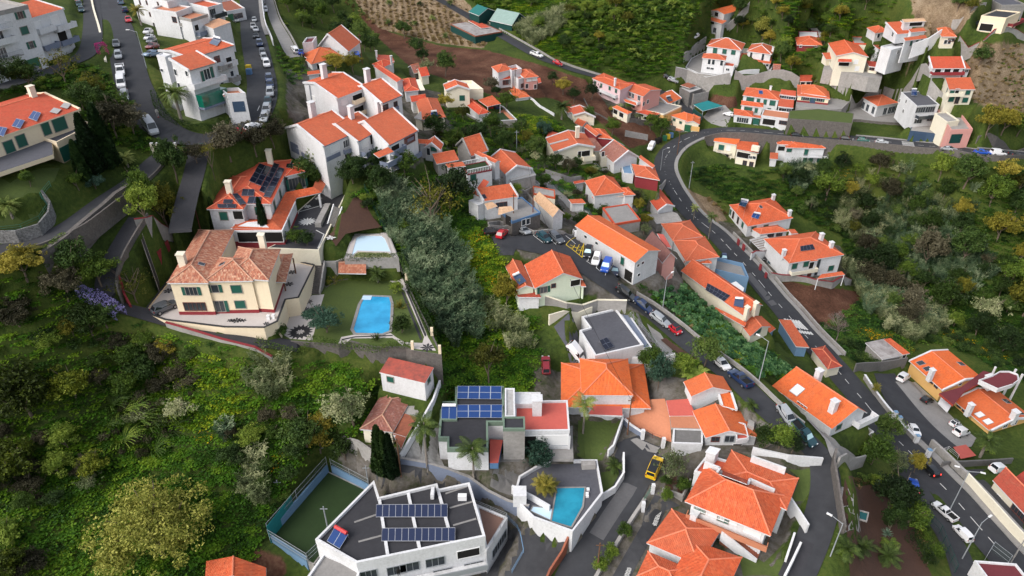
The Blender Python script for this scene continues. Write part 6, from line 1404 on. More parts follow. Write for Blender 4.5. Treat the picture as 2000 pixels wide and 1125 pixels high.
pad([(700,1010),(835,950),(1000,640),(1290,380),(1400,400),(1500,430),(1290,870),(1210,1030),(860,1015)], UZ+.02, 'cobble','cobbled_court','pale','pale wall under the cobbled court of the solar villa', down=4)
bl('hip',(125,552),(722,552),(935,92), h=6.4, r='tiler', rp=(640,200)); K1 = BLK
bl('hip',(45,607),(432,609),(640,262), h=6.3, r='tiler', rp=(370,375), carve=False); wi('f',[(225,680)],1.5,1.7,'s'); wi('f',[(385,670)],1.8,1.7,'d')
BLK = K1; wi('f',[(605,625)],1.9,1.7,'s'); wi('r',[(815,450),(755,570)],1.2,1.9,'s')
bl('hip',(868,265),(1075,214),(1140,90), h=6.3, r='tiler', carve=False); wi('f',[(985,335)],3.4,2.4,'o'); wi('r',[(1105,235)],1.1,1.9,'s')
bl('flat',(290,835),(838,832),(975,530), h=3.0, r='tiler', parapet=.02, carve=False, plinth=('red',.7)); wi('f',[(690,895)],8.5,2.2,'d'); wi('r',[(905,750)],1.3,1.9,'s')
for q in ([(285,805),(832,828),(720,712),(460,732)],[(832,828),(988,490),(872,430),(720,712)],[(988,492),(1248,434),(1160,375),(872,430)],[(1248,434),(1348,240),(1205,255),(1160,375)]): awn(q,'tile',z=3.0,rise=.9)
posts([(985,650),(1245,590),(1300,470)],2.9,'white',.2,sq=True)
for q,nx,ny in (([(490,310),(550,335),(660,150),(600,125)],1,4),([(555,340),(612,360),(722,165),(662,148)],1,4),([(595,412),(650,437),(808,140),(752,122)],1,6),([(640,472),(712,482),(862,185),(802,165)],1,6),([(850,170),(945,172),(950,130),(860,130)],1,1),
  ([(408,465),(538,468),(548,398),(425,395)],2,1),([(470,545),(605,543),(618,478),(490,475)],2,1),([(395,560),(460,545),(368,440),(312,448)],1,2),([(215,545),(312,547),(320,505),(228,503)],1,1),([(165,592),(350,595),(357,553),(155,553)],2,1)): panel(q,nx,ny,'pv',.2)
chim((695,20),1.1,1.4,'pale',zt=3.2,k=K1); chim((272,350),1.1,1.0,'pale',zt=2.8,k=K1)
motif((1100,738),1.9,14,UZ+.03,'line'); motif((1215,495),.9,6,UZ+.03,'line'); motif((1100,580),.9,6,UZ+.03,'line'); motif((1345,905),1.1,6,UZ+.03,'line')
stairs('court_stairs','dark stairs with white side walls beside the cobbled court',(1355,800),(1420,590),UZ-.5,UZ+3,2.0,14,'dconc','white')
wall([(1215,800),(1320,590)],1.0,'stone planter wall along the court stairs','conc',z=UZ,th=1.2); sheet('garden_soil',[(1290,900),(1500,640),(1620,420),(1790,700),(1880,800),(1500,870),(1400,1000)],'soil');
mark([(960,750),(1010,640),(1290,560)],'line',.2,z=UZ-.03); mark([(1210,1020),(1275,875),(1190,830)],'line',.2,z=UZ-.03)
zone(6)
pad([(525,385),(575,240),(770,240),(830,385)], PZ, 'mosaic','pool_deck','conc','grey wall round the half empty pool deck', down=3)
pool([(590,352),(790,358),(805,385),(570,385)], PZ+.02,'wgreen','stagnant green water at the near end of the pale pool','mosaic',.1, name='stagnant_pool_water', ch=.02); pool([(560,378),(590,270),(620,258),(735,260),(755,275),(800,380),(785,352),(595,346)], PZ,'wpale','half empty pale blue pool above the hedge','mosaic',.5)
rail([(640,0),(730,200),(830,390),(885,480)],1.8,'dark green mesh fence along the cane covered slope','net',mesh=None,name='boundary_fence',gap=3)
hs('white_shed','small white house with flaking red roof under the retaining wall', (985,1222), cat='house')
bl('shed',(722,1056),(990,1120),(1042,1028), r='rustred', rh=.5, ov=.15); wi('f',[(788,1098)],1.2,1.1,'s'); wi('r',[(1012,1100)],1.0,1.1,'s')
zone(10)
hs('patched_roof_house','old house with mossy brown tiles and rusty sheet lean-tos behind the cypresses', (800,420))
bl('hip',(608,264),(802,282),(925,62), h=3.0, r='tileold', w='pale', ridge='ridgeo'); awn([(800,285),(880,310),(945,195),(870,172)],'rust',z=2.6,rise=.2); awn([(805,300),(850,380),(880,312),(800,287)],'rust',z=2.3,rise=.2); awn([(870,172),(945,195),(1000,100),(920,65)],'conc',z=2.7,rise=.2)
zone('Y')
hs('white_solar_house','modern white house with dark flat roof, blue solar arrays and red roof terrace', (175,945)); YZ = H.z
K1 = poly_house([(180,742),(608,742),(605,466),(772,466),(772,402),(770,92),(265,100),(265,430),(105,432),(88,630),(182,632)], b=(175,945), r='flatdark', rimm='grim', at=0); bl('flat',(106,436),(264,436),(262,240), h=K1.h, r='flatdark', fascia='grim', parapet=.1, carve=False)
for q,nx,ny,m_,t_ in (([(280,207),(747,212),(750,75),(288,73)],4,2,'pvb',None),([(280,405),(755,407),(757,268),(280,270)],4,2,'pvb',None),([(118,425),(275,430),(280,285),(120,285)],2,1,'pvb','tank')): panel(q,nx,ny,m_,.3,t_,tilt=.55)
bl('flat',(885,560),(1458,552),(1436,240), b=(1450,742), r='flatred', parapet=.35); wi('f',[(1285,645)],5.0,2.2,'B'); wi('f',[(1045,655)],2.4,2.4,'d'); door('f',(1285,700),5.2,.2,'navy','sill')
bl('flat',(890,262),(1158,262),(1152,145), h=BLK.h+.9, parapet=.1, r='white'); chim((1120,235),1.5,1.6,'white',zt=1.6)
bl('flat',(765,530),(992,530),(988,405), b=(992,838), w='conc', r='flatdark', fascia='grim', parapet=.2)
bl('flat',(785,398),(888,398),(882,105), h=BLK.h-.4, r='sheet', parapet=.15)
plate([(625,882),(712,882),(762,640),(625,632)],1.2,1.2,'blue','red_landing','flatred'); plate([(1095,835),(1500,838),(1490,490),(1440,500),(1440,620),(1095,620)],.25,.6,'conc','porch_floor','pave')
posts([(1450,742)],3.0,'white',.16,sq=True); wi('l',[(130,700)],1.0,.6,'b')
zone(11); WZ = YZ-2.2
W1 = pad([(50,560),(20,680),(130,790),(350,870),(520,650),(490,465),(230,465),(150,500)], WZ, 'flatgrey','pool_terrace','white','tall white curved wall round the teal pool terrace', down=5.5, cap='white', caph=.5)
pool([(265,612),(425,610),(410,720),(345,838),(232,805)], WZ, 'wteal','teal swimming pool with square corners on the dark tiled terrace','pave',.3); pool([(125,720),(238,735),(228,800),(110,745)], WZ+.01,'wpale','small shallow pale pool beside the teal pool','pave',.2)
box_thing('stone_bench','grey stone counter at the back of the teal pool terrace','bench',(447,488),(2.2,1.0,1.0),'conc',q=(500,486),z=WZ)
for q in ((445,622),(440,648),(440,660)): box_thing('pool_stool','small white stool beside the teal pool','stool',q,(.45,.45,.35),'tank',z=WZ,group='white stools beside the teal pool')
box_thing('white_canopy','small white square shelter at the edge of the teal pool terrace','shelter',(45,690),(2.0,2.0,2.4),'white',z=WZ)
sheet('garden_lawn',[(390,200),(640,215),(560,380),(530,450),(380,420)],'lawn'); sheet('garden_lawn',[(520,520),(640,490),(640,560),(530,660)],'lawn')
wall([(335,165),(420,180),(560,210),(650,195),(645,240),(590,400),(560,430)],1.7,'white curved garden wall above the yellow taxi road','white',down=3); wall([(650,440),(650,560),(600,640),(520,690)],1.6,'white curved wall beside the taxi road','white',down=4)
zone('V')
hs('orange_hip_house','house with bright orange pyramid roof rising through lower hips beside the terracotta yard', (1085,682)); VZ = H.z
sheet('terracotta_yard',[(850,720),(905,755),(1050,800),(1250,900),(1345,935),(1330,655),(1275,480),(1080,490),(1000,560),(860,640)],'patio',dz=.12)
bl('hip',(190,562),(1132,577),(1058,112), r='tileb', w='white', ov=.9, pitch=22); K1 = BLK
bl('hip',(405,437),(948,441),(892,60), h=K1.h+2.4, r='tileb', rp=(657,152), carve=False, ov=.15)
plate([(470,640),(835,652),(830,548),(545,545)],2.4,.3,'white','porch_roof','flatred')
zone('W')
hs('double_gabled_house','white house with two orange gabled roofs and stepped terraces above the taxi yard', (425,920))
bl('gy',(418,832),(980,830),(815,545), b=(425,918), r='tileb', rp=(545,600), frac=.42); wi('f',[(520,845)],1.2,.9,'b'); wi('f',[(668,840)],1.5,1.3,'m'); wi('f',[(745,925)],1.4,1.4,'d'); K1 = BLK
hh_ = roof_hit((800,770))
plate([(740,870),(862,855),(825,705),(735,690)],K1.h+.25,.5,'white','roof_terrace','flatred',rim=.5); plate([(855,690),(925,720),(930,665),(870,630)],K1.h+1.0,1.2,'conc','roof_vent')
bl('shed',(590,492),(742,535),(622,345), h=3.2, r='tileb', rh=.4, verge='white', carve=False); bl('gy',(268,398),(692,340),(600,188), h=4.2, r='tileb', rp=(450,235), frac=.5, carve=False)
hs('red_sheet_carport','lean-to with red metal roof and terracotta terrace beside the double gabled house', (60,890), cat='carport')
awn([(40,602),(320,600),(240,422),(5,440)],'flatred',z=3.0,rise=.5); plate([(60,725),(375,735),(320,606),(45,606)],2.9,.4,'conc','terrace','patio'); bl('flat',(75,890),(385,900),(385,745), h=2.6, w='white', r='dconc', parapet=.15, carve=False)
zone('X')
hs('large_orange_house','large house with two orange hip roofs, glass roof strip and red veranda', (1195,1000)); XZ = H.z
bl('hip',(520,482),(1257,780),(1392,435), r='tile', rp=(940,335), ov=.8); K1 = BLK; wi('f',[(580,515),(790,600),(900,640),(1100,745)],2.2,1.0,'B'); wi('f',[(650,545),(850,630)],1.6,1.4,'s')
balc('f',(540,585),(1232,868),1.0,.8,'patio','patio')
bl('hip',(795,288),(1397,556),(1500,283), h=K1.h+.2, r='tile', rp=(1080,235), carve=False)
bl('flat',(600,232),(800,290),(905,148), h=K1.h-.3, r='tiler', parapet=.35, carve=False); chim((755,72),1.4,1.3,'white',zt=1.6)
for a, b in (((690,138),(822,190)),((822,190),(790,240)),((1082,285),(1295,380)),((1082,285),(1055,345)),((1095,88),(1392,195))):
 A_w, B_w = onz(a,H.z+K1.h+1.5), onz(b,H.z+K1.h+1.5); d_ = (B_w-A_w).normalized(); mb_ = MB(); mb_.box((A_w+B_w)/2-Vector((0,0,.8)),((B_w-A_w).length,.35,1.6),(d_,Vector((-d_.y,d_.x,0)))); mb_.obj('roof_parapet', M['white'], H.e, H.loc)
panel([(815,245),(1055,335),(1062,300),(825,208)],6,1,'pv',.5,name='glass_roof')
for q in ((725,600),(930,690),(1030,740),(1235,830)): posts([q],K1.h-.2,'wood',.1)
stairs('outside_stairs','white outside stairs with red steps below the red veranda',(1150,965),(850,720),XZ,XZ+2.4,1.4,16,'rust','white')
hs('bottom_orange_house','house with three overlapping orange hip roofs beside the patterned drive', (205,900))
bl('hip',(190,840),(640,1032),(838,720), h=3.4, r='tile', pitch=22); K1 = BLK; chim((600,610),.9,1.3,'white',zt=1.0)
bl('hip',(330,1260),(800,1440),(1012,965), h=K1.h+.15, r='tile', carve=False, pitch=22); bl('hip',(100,1128),(470,1290),(560,1062), h=K1.h-.3, r='tile', carve=False)
zone(0)
hs('flat_solar_house','large white house with dark flat roof carrying two rows of solar panels', z=11.0)
poly_house([(617,1057),(697,1103),(948,1051),(917,946),(857,959),(854,948),(741,975),(731,942)], h=7.5, r='flatdark', rim=.45, down=6); FK = BLK
for q,t_ in (([(734,1010),(874,1010),(874,984),(735,985)],.55),([(745,1057),(889,1057),(889,1030),(746,1031)],.55)): panel(q,11,1,'pvn',.25,tilt=t_)
panel([(638,1057),(663,1072),(680,1044),(654,1029)],2,1,'pvb',.25,'rtank',tilt=.5)
for a, b in (((741,975),(758,1090)),((797,962),(820,1074)),((855,955),(884,1062))):
 A_w, B_w = onz(a,18.6), onz(b,18.6); d_ = (B_w-A_w).normalized(); mb_ = MB(); mb_.box((A_w+B_w)/2,((B_w-A_w).length,.45,.32),(d_,Vector((-d_.y,d_.x,0)))); mb_.obj('roof_kerb', M['white'], H.e, H.loc)
for a, b in (((692,1020),(735,1005)),((700,1058),(745,1046)),((705,1100),(752,1090)),((870,964),(912,950)),((878,992),(922,980)),((885,1026),(930,1013))):
 A_w, B_w = onz(a,18.48), onz(b,18.48); d_ = (B_w-A_w).normalized(); mb_ = MB(); mb_.box((A_w+B_w)/2,((B_w-A_w).length,.3,.03),(d_,Vector((-d_.y,d_.x,0)))); mb_.obj('roof_seam', M['pave'], H.e, H.loc)
mb_ = MB(); mb_.box(onz((903,971),19.0),(1.3,.7,.9)); mb_.obj('air_conditioner', M['tank'], H.e, H.loc); mb_ = MB(); mb_.box(onz((845,963),19.2),(.5,1.6,1.0)); mb_.obj('vent_stack', M['white'], H.e, H.loc)
BLK = FK; edge(1); wi('f',[(775,1113),(800,1107),(850,1097)],2.6,1.7,'m'); wi('f',[(915,1080)],3.2,1.6,'d'); wi('f',[(720,1122)],2.2,1.7,'m'); balc('f',(702,1150),(950,1094),1.3,.8,'galv','white'); wi('f',[(865,1118),(925,1105)],2.6,1.6,'m')
K1 = poly_house([(950,1078),(991,1012),(930,986)], h=5.0, r='bpave', rim=.2, down=6, rimm='white'); edge(0); wi('f',[(975,1062)],4.4,1.8,'m')
rail([(928,985),(990,1011),(951,1076)],1.0,'grey railing round the brown terrace of the flat solar house','galv',z=16.2,name='terrace_railing')
poly_house([(600,1130),(633,1082),(705,1112),(690,1160)], h=5.6, r='pave', rim=.3, down=6);
pad([(641,923),(722,962),(690,1028),(640,1062),(612,1100),(530,1049)], 13.6, 'turf','ball_court','conc','stained concrete wall under the small ball court', down=5)
wall([(530,1049),(641,921)],1.5,'light blue board along the long side of the ball court','lblue',z=13.6); wall([(650,921),(722,959)],1.4,'light blue board at the top of the ball court','lblue',z=13.6); wall([(530,1052),(600,1096)],.9,'light blue board at the near end of the ball court','lblue',z=13.6)
rail([(527,1050),(583,985),(641,919)],3.2,'tall wire fence with teal windbreak along the ball court','galv',z=13.9,name='court_fence',gap=4,cat='fence',mesh='wire'); wall([(527,1051),(574,990)],2.6,'teal windbreak sheet tied to the court fence','teal',z=14.2,th=.06,name='windbreak_sheet',cat='windbreak'); rail([(648,918),(722,957)],2.6,'tall wire fence at the top of the ball court','galv',z=13.9,name='court_fence',gap=4,cat='fence',mesh='wire'); rail([(527,1053),(602,1100),(640,1064)],2.2,'wire fence with green base at the near end of the ball court','galv',z=13.8,name='court_fence',gap=4,cat='fence',mesh='wire')
zone(9)
hs('corner_cottage','orange roof of a cottage below the green slope, cut by the frame', (1330,1250), cat='cottage'); bl('gy',(1200,1150),(1560,1190),(1420,1060), h=4, r='tile', pitch=22)
zone('G')
hs('mint_house','pale mint house with wide red orange gable roof beside the parking', (1000,1067));
bl('gy',(628,890),(1258,768),(1092,470), b=(1000,1067), w='mint', r='tile', rp=(930,600), frac=.58); wi('f',[(745,905)],1.4,1.3,'o'); wi('f',[(873,852)],.8,.8,'b'); wi('f',[(1178,810)],2.0,1.3,'d'); K1 = BLK
bl('gy',(393,908),(640,886),(440,506), h=K1.h-.4, w='mint', r='tile', rh=.8, carve=False); panel([(425,845),(520,790),(440,690),(345,735)],2,1,'collector',.3,'tank',tilt=.4)
bl('hip',(380,480),(760,430),(650,325), h=K1.h-.3, r='tile', w='mint', carve=False); bl('shed',(410,1000),(715,1005),(655,895), h=2.6, r='tiled', rh=.4, carve=False); bl('shed',(1235,860),(1300,862),(1255,780), h=3, r='tile', rh=.3, w='mint', carve=False)
zone(7)
hs('long_white_hall','long white building with bright orange roof beside the parking bays', (705,548), cat='building')
bl('gx',(368,198),(722,415),(872,342), b=(700,545), r='tileb', rp=(600,255), frac=.48); wi('f',[(432,262),(497,300)],.9,.6,'g'); wi('f',[(648,405)],1.0,1.7,'s'); wi('r',[(738,430),(765,415),(742,485)],.8,.6,'g'); K1 = BLK; door('f',(682,490),2.2,2.4,'dark')
box_thing('parking_sign','blue parking sign plate on the hall wall','sign',(547,350),(.9,.1,1.4),'psign',z=H.z+1.6)
hs('slate_roofed_house','pink gabled house with dark blue grey roof beside the long white hall', (930,490))
zone('c')
bl('gy',(395,608),(548,560),(352,338), h=5.0, w='pink', r='slater', rp=(300,380), frac=.5, ridge=None) ; bl('shed',(420,440),(490,450),(340,300), h=4.0, w='pink', r='flatred', rh=.3); wall([(380,640),(505,745)],2.2,'pale stepped wall beside the pink gable','pale')
hs('twin_hip_house','house with two red orange hip roofs beside the main road and palm', (720,640))
bl('hip',(500,374),(818,330),(686,160), h=3.6, r='tile', w='white'); bl('hip',(640,592),(992,546),(840,332), h=3.6, r='tile', w='white', carve=False); bl('hip',(620,604),(912,614),(905,555), h=2.6, r='tile', w='white', carve=False)
hs('long_solar_house','long cream house with orange roof, black solar strip and white tank below the main road', (1281,1404))
bl('gx',(588,690),(1262,1174),(1448,1050), b=(1281,1404), w='pale', r='tile', frac=.6, rh=1.5); K1 = BLK
zone('H')
panel([(908,132),(1095,247),(1157,190),(930,65)],6,2,'pv',.2); panel([(1190,290),(1285,312),(1295,225),(1205,220)],1,1,'collector',.3,'tank',tilt=.3); chim((1325,330),.9,1.2,'pale',zt=1.8); chim((1412,285),.9,1.4,'pale',zt=2.2)
awn([(1000,330),(1300,500),(1320,460),(1010,305)],'tile',z=2.9,rise=.4)
hs('cream_end_house','small cream house with orange gable at the end of the long solar house', (1375,665)); bl('gy',(1355,600),(1560,500),(1490,385), b=(1375,665), w='pale', r='tile', rp=(1440,480)); wi('f',[(1430,550)],2.0,1.1,'s')
zone('c')
hs('roof_terrace','light grey roof terrace with pale blue walls beside the main road', (1100,880), cat='terrace'); bl('flat',(880,690),(1290,790),(1175,630), h=3.6, w='lblue', r='pave', parapet=.9, carve=False); awn([(1075,835),(1240,905),(1250,870),(1165,800)],'blind',z=4.6,rise=.1,th=.05)
zone('D')
hs('corner_white_villa','white villa with red hip roof and two solar heaters beside the main road', (400,445), cat='villa')
bl('hip',(430,334),(905,245),(690,30), b=(400,445), r='tile', pitch=21); wi('l',[(232,160),(378,318)],1.3,1.7,'s'); wi('l',[(280,215),(330,268)],1.1,2.2,'b'); wi('f',[(492,358),(618,340)],1.7,1.5,'s'); K1 = BLK
panel([(335,110),(405,130),(437,70),(365,55)],2,1,'pvb',.3,'tank',tilt=.3); panel([(467,235),(540,258),(565,205),(490,190)],2,1,'pvb',.3,'tank',tilt=.3); chim((700,22),1.0,1.0,zt=1.6); chim((870,188),1.0,1.0,zt=1.4); skylight((567,130),.8,1.0)
bl('hip',(563,415),(862,382),(742,318), b=(690,462), r='tile', pitch=16, carve=False); wi('f',[(670,425),(760,415)],1.9,1.1,'b'); bl('shed',(890,410),(960,405),(920,360), h=2.6, r='tile', rh=.4)
hs('long_hip_villa','white villa with wide red hip roof, four solar panels and canopy over the brown field', (1000,878), cat='villa')
bl('hip',(865,720),(1437,630),(1142,385), b=(1000,878), r='tile', rp=(1010,475)); wi('f',[(920,750),(1040,728)],1.6,1.6,'s'); wi('f',[(965,838)],2.0,1.3,'s'); wi('f',[(1300,770)],1.7,1.6,'s'); wi('f',[(1095,740)],1.4,2.0,'d'); door('f',(1075,830),1.3,2.1,'bshut'); wi('f',[(1160,760)],.9,5.2,'m'); balc('f',(860,830),(1135,775),1.2,.9,'pale','conc')
panel([(985,592),(1135,572),(1110,518),(980,540)],4,1,'pv',.2); chim((1205,430),1.0,1.1,zt=2.6); chim((1307,520),1.0,1.1,zt=2.0); chim((812,600),.9,1.0,zt=1.4); awn([(1155,882),(1450,838),(1415,803),(1205,832)],'tile',z=3.0,rise=.5,posts=2); awn([(1080,700),(1170,690),(1160,678),(1090,684)],'tile',z=5.4,rise=.3)
hs('grey_pergola','grey slatted carport roof between the two white villas', (560,600), cat='carport'); w_ = awn([(570,588),(745,552),(625,422),(450,470)],'sheet',z=2.8,rise=.2,posts=4,posm='galv')
for k in range(1,6):
 mb_ = MB(); a_ = w_[0].lerp(w_[3],k/6); b_ = w_[1].lerp(w_[2],k/6); mb_.tube(a_+Vector((0,0,.05)),b_+Vector((0,0,.05)),.07,n=4); mb_.obj('slat', M['wood'], H.e, H.loc)
wall([(318,520),(335,542)],1.9,'red gate pier wall beside the main road','red'); wall([(370,575),(392,597)],1.9,'second red gate wall along the pavement','red'); wall([(455,690),(500,650),(730,595)],2.2,'long white wall with red end between the villas','white',cap='red'); wall([(545,785),(568,800)],1.9,'red gate wall below the parked cars','red'); wall([(605,865),(625,885)],1.7,'lowest red gate wall beside the main road','red')
wall([(660,880),(900,905),(1150,950),(1300,985),(1500,945)],1.8,'grey retaining wall around the garden of the hip villa','conc',cap='red',down=4)
zone('E')
hs('red_hip_cottage','pale cottage with faded crimson hip roof at the narrow part of the main road', (375,728)); bl('hip',(303,650),(454,618),(275,403), r='tiled', w='pale', b=(375,728))
hs('ruined_shed','ruined shed with broken grey roof and strip of orange tiles in the green plot', (900,600), cat='shed'); bl('shed',(880,548),(1088,502),(900,328), h=2.6, r='brokenr', w='conc', rh=.3); bl('shed',(1090,498),(1165,482),(960,322), h=2.7, r='tile', w='pale', rh=.2); wi('f',[(925,550)],1.0,1.2,'d')
zone(8)
hs('roadside_annex','narrow orange roofed annex with light blue curved wall beside the crossing', (170,930), cat='annex'); bl('shed',(165,905),(242,910),(135,750), h=2.8, r='tile', rh=.3, w='lblue'); bl('shed',(-40,860),(45,800),(-30,735), h=3.2, r='tile', rh=.3, w='lblue')
zone(0)
hs('white_orange_house','white house with very bright orange roof, roof window and balconies between two lanes', (1622,858))
bl('gx',(1507,754),(1625,838),(1694,806), b=(1622,858), r='tileb', rp=(1617,761), frac=.62); skylight((1557,762),1.6,2.0,'blind'); chim((1600,728),1.0,1.2,zt=2.9); chim((1630,788),1.0,1.2,zt=2.9); wi('r',[(1638,834)],1.2,1.2,'s'); wi('r',[(1645,850)],2.0,.9,'d'); wi('f',[(1566,794)],2.0,1.0,'g'); balc('r',(1655,858),(1690,838),1.6,1.0,'white')
balc('r',(1664,826),(1700,812),1.4,1.0,'white')
zone('J')
hs('ochre_apartments','upper ochre apartment building with orange roof and roof windows beside the yard', (765,428), cat='apartment block')
bl('gx',(512,66),(797,318),(1142,212), b=(765,428), w='yellow', r='tileb', rp=(850,80), verge='white', frac=.52); K1 = BLK
for q in ((610,85),(668,135),(958,92)): skylight(q,1.2,1.5)
chim((708,160),1.0,1.4,zt=2.6); chim((1215,225),2.0,1.2,zt=1.0); wi('f',[(702,245),(742,285)],1.0,.6,'b'); wi('r',[(950,262)],.9,.9,'g')
hs('ochre_apartments','lower ochre apartment building with orange roof and pale roof windows near the palm', (1185,700), cat='apartment block')
bl('gx',(888,402),(1207,670),(1580,556), b=(1185,700), w='yellow', r='tileb', rp=(1250,410), verge='white', frac=.52, down=9)
for q,m_ in (((1118,530),'blind'),((1190,590),'blind'),((1350,415),'glass'),((1465,512),'glass')): skylight(q,1.3,1.5,m_)
chim((1042,458),1.0,1.4,zt=2.8); chim((1425,520),1.2,1.4,zt=2.8); wi('f',[(942,455),(985,495)],1.0,.6,'b'); wi('r',[(1340,622),(1420,597),(1305,702),(1500,655)],1.2,1.2,'g')
plate([(770,345),(890,445),(985,330),(1260,180),(1150,150),(960,290)],5.2,.5,'tiled','link_roof','flatred2'); plate([(1110,240),(1270,315),(1400,275),(1450,235),(1440,190),(1370,165),(1290,165),(1230,200)],7.6,.8,'white','round_canopy','flatred2',rim=.4); posts([(1385,385),(1330,340),(1160,320)],7,'white',.25); plate([(840,505),(760,425),(790,370),(880,440)],2.8,.3,'white','porch_slab');
zone('L')
hs('corner_red_house','cream house with long dull red roof and latticed gable beside the lower road', (1172,362))
bl('gx',(1148,218),(1600,700),(1740,560), b=(1172,362), w='pale', r='tiled', rh=1.6, frac=.7); wi('l',[(1150,290)],2.0,2.0,'b'); wi('f',[(1450,590)],3.4,1.3,'b'); wi('f',[(1215,420)],1.0,1.0,'g')
bl('shed',(1330,235),(1700,640),(1900,460), h=2.5, r='tiled', w='pale', rh=.4, carve=False)
zone(12)
hs('red_sign_house','dark red flat roof with white edge at the foot of the lower road', (1420,1260)); bl('flat',(1310,1180),(1560,1200),(1450,1060), h=3, r='flatred2', parapet=.3)
zone(7)
hs('grey_flat_house','white bungalow with grey flat roof stepped in plan and one small solar panel', (765,988), cat='bungalow')
poly_house([(488,966),(770,902),(608,688),(408,736),(455,800),(396,817)], b=(767,988), at=1, r='flatgrey', rim=.3); edge(0); panel([(545,925),(598,905),(555,850),(512,870)],2,2,'pv',.25,tilt=.25)
bl('flat',(772,918),(818,908),(660,678), h=2.9, r='slate', parapet=.05, carve=False); wi('l',[(415,895)],.7,1.2,'g')
sheet('concrete_yard',[(245,790),(400,770),(400,830),(480,970),(430,1010),(340,1000)],'flatgrey'); sheet('concrete_terrace',[(680,720),(740,715),(925,975),(770,990)],'dconc'); sheet('concrete_ramp',[(790,770),(870,830),(1010,1000),(930,1010)],'pave'); sheet('planting_bed',[(870,870),(900,860),(1090,985),(1040,1000)],'soil',dz=.25)
wall([(65,650),(320,680),(500,672),(668,690)],2.2,'long stained concrete wall above the grey flat house','conc',cap='pale'); wall([(215,780),(465,730)],2.4,'pale rendered wall behind the grey flat house','pale'); rail([(690,730),(760,800),(930,980)],1.1,'grey railing round the terrace of the grey flat house'); wall([(700,1005),(860,1000),(950,985)],1.5,'low pale wall below the grey terrace','white')
zone('J')
wall([(30,165),(260,155),(470,110)],2.6,'grey block wall at the head of the apartment yard','dconc');
zone(0)
side_wall('main',-4.6,.9,.35,'stone','long stone parapet wall on the valley side of the main road bend',a=.0,b=.46,down=6)
zone(4); pad([(122,694),(300,705),(490,722),(500,665),(300,640),(130,650)],G((300,772)).z+5.2,'lawn','grass_bank','stone','dark stone retaining wall with hedge top above the main road left of the white hip house',down=7); zone(0)
side_wall('main',-4.9,.8,.3,'conc','low kerb wall along the brown field side of the main road',a=.64,b=.80)
side_wall('main',-5.6,1.3,.5,'conc','grey wall along the outer edge of the lower main road',a=.885,b=1)
side_wall('back',-2.7,.7,.3,'conc','low kerb wall on the crop side of the back lane',a=.30,b=.74)
side_wall('hill',-3.3,.6,.3,'conc','low wall on the hillside edge of the hill road',a=.2,b=.75)
side_wall('street',4.4,.6,.5,'pale','tan retaining wall between the street and the service road',a=.02,b=.33,down=6)
side_wall('street',4.9,1.2,.3,'white','white boundary wall on the outer side of the upper street',a=.66,b=.98,down=4)
side_wall('upramp',2.2,.9,.25,'conc','concrete wall along the grey ramp'); side_wall('lane',-2.1,1.0,.3,'stone','stone kerb wall of the dark villa lane',a=.0,b=.35)
side_wall('drive',-2.6,.5,.3,'stone','low stone edge of the villa driveway')
side_wall('taxi',-3.0,.8,.5,'conc','planter wall on the patterned drive side of the taxi road',a=.35,b=1)
zone(5); wall([(265,440),(400,330),(560,200),(700,90),(840,-10)],2.6,'long brown stone retaining wall under the ivy topped driveway edge','stone',th=.8,down=6); hedge([(250,400),(400,270),(600,110),(740,0)],1.0,.7,'ivy strip along the top of the long brown stone wall','mid')
zone(1); sheet('garden_lawn',[(930,590),(985,560),(1090,600),(1235,690),(1330,690),(1385,700),(1330,740),(1200,755),(1050,720),(960,660)],'lawn'); hedge([(905,560),(925,640),(975,695),(1060,740),(1200,765),(1330,750),(1390,700)],1.3,1.3,'long clipped hedge curving round the garden of the corner house')
sheet('garden_lawn',[(-400,1000),(60,1075),(250,985),(350,985),(320,1060),(230,1180),(300,1300),(280,1400),(150,1460),(-400,1500)],'lawn'); zone(5); wall([(-300,330),(0,300),(120,300),(250,260),(310,190),(320,130),(270,60)],2.2,'curved dark stone wall with white mortar under the villa lawn','mstone',down=3); rail([(-200,255),(0,240),(130,225),(240,175),(290,100),(245,40),(300,-30)],1.1,'green railing along the edge of the curved villa lawn','grail')
zone(1); rail([(930,905),(1035,905),(1280,905)],1.4,'dark green gate and railing at the top of the private drive','grail',name='gate_railing');
for q in ((905,905),(938,905),(1038,905)): box_thing('gate_pillar','slim cream pillar at the private drive gate','pillar',q,(.5,.5,2.3),'pale',extra='white',group='cream pillars of the private drive gate')
stairs('slope_stairs','white walled stairs on the slope behind the terraced apartments',(745,690),(660,600),47,51.5,1.6,18,'conc','white')
zone('T'); wall([(-120,820),(0,850),(110,880),(300,885),(445,880)],4.2,'grey retaining wall with white coping under the white mansion','conc',cap='white',down=2); wall([(500,830),(800,860),(1170,905)],3.4,'long grey retaining wall behind the green shuttered house','conc',down=2); wall([(-30,640),(60,560),(200,460)],3.0,'sloping grey wall left of the white mansion','conc'); wall([(520,800),(760,770)],1.6,'white garden wall below the mansion terrace','white'); wall([(660,60),(520,210),(300,390)],1.6,'grey wall along the path below the hillside house','conc')
zone('R'); wall([(330,960),(560,900),(820,880)],3.8,'tall grey retaining wall behind the modern white house','conc',down=2); wall([(820,880),(900,1000),(1010,1080)],3.0,'grey boundary wall beside the cream balcony house','conc'); wall([(0,990),(160,960),(320,930)],1.8,'curved stone wall under the bright green garden','conc'); wall([(-200,760),(20,770),(270,800)],2.0,'grey garden wall below the cream family house','conc'); wall([(1130,380),(1400,370),(1900,400)],1.8,'long grey boundary wall with red coping on the dry slope','conc',cap='red'); wall([(1070,180),(1250,80),(1420,0)],.9,'thin kerb wall along the dry field','conc')
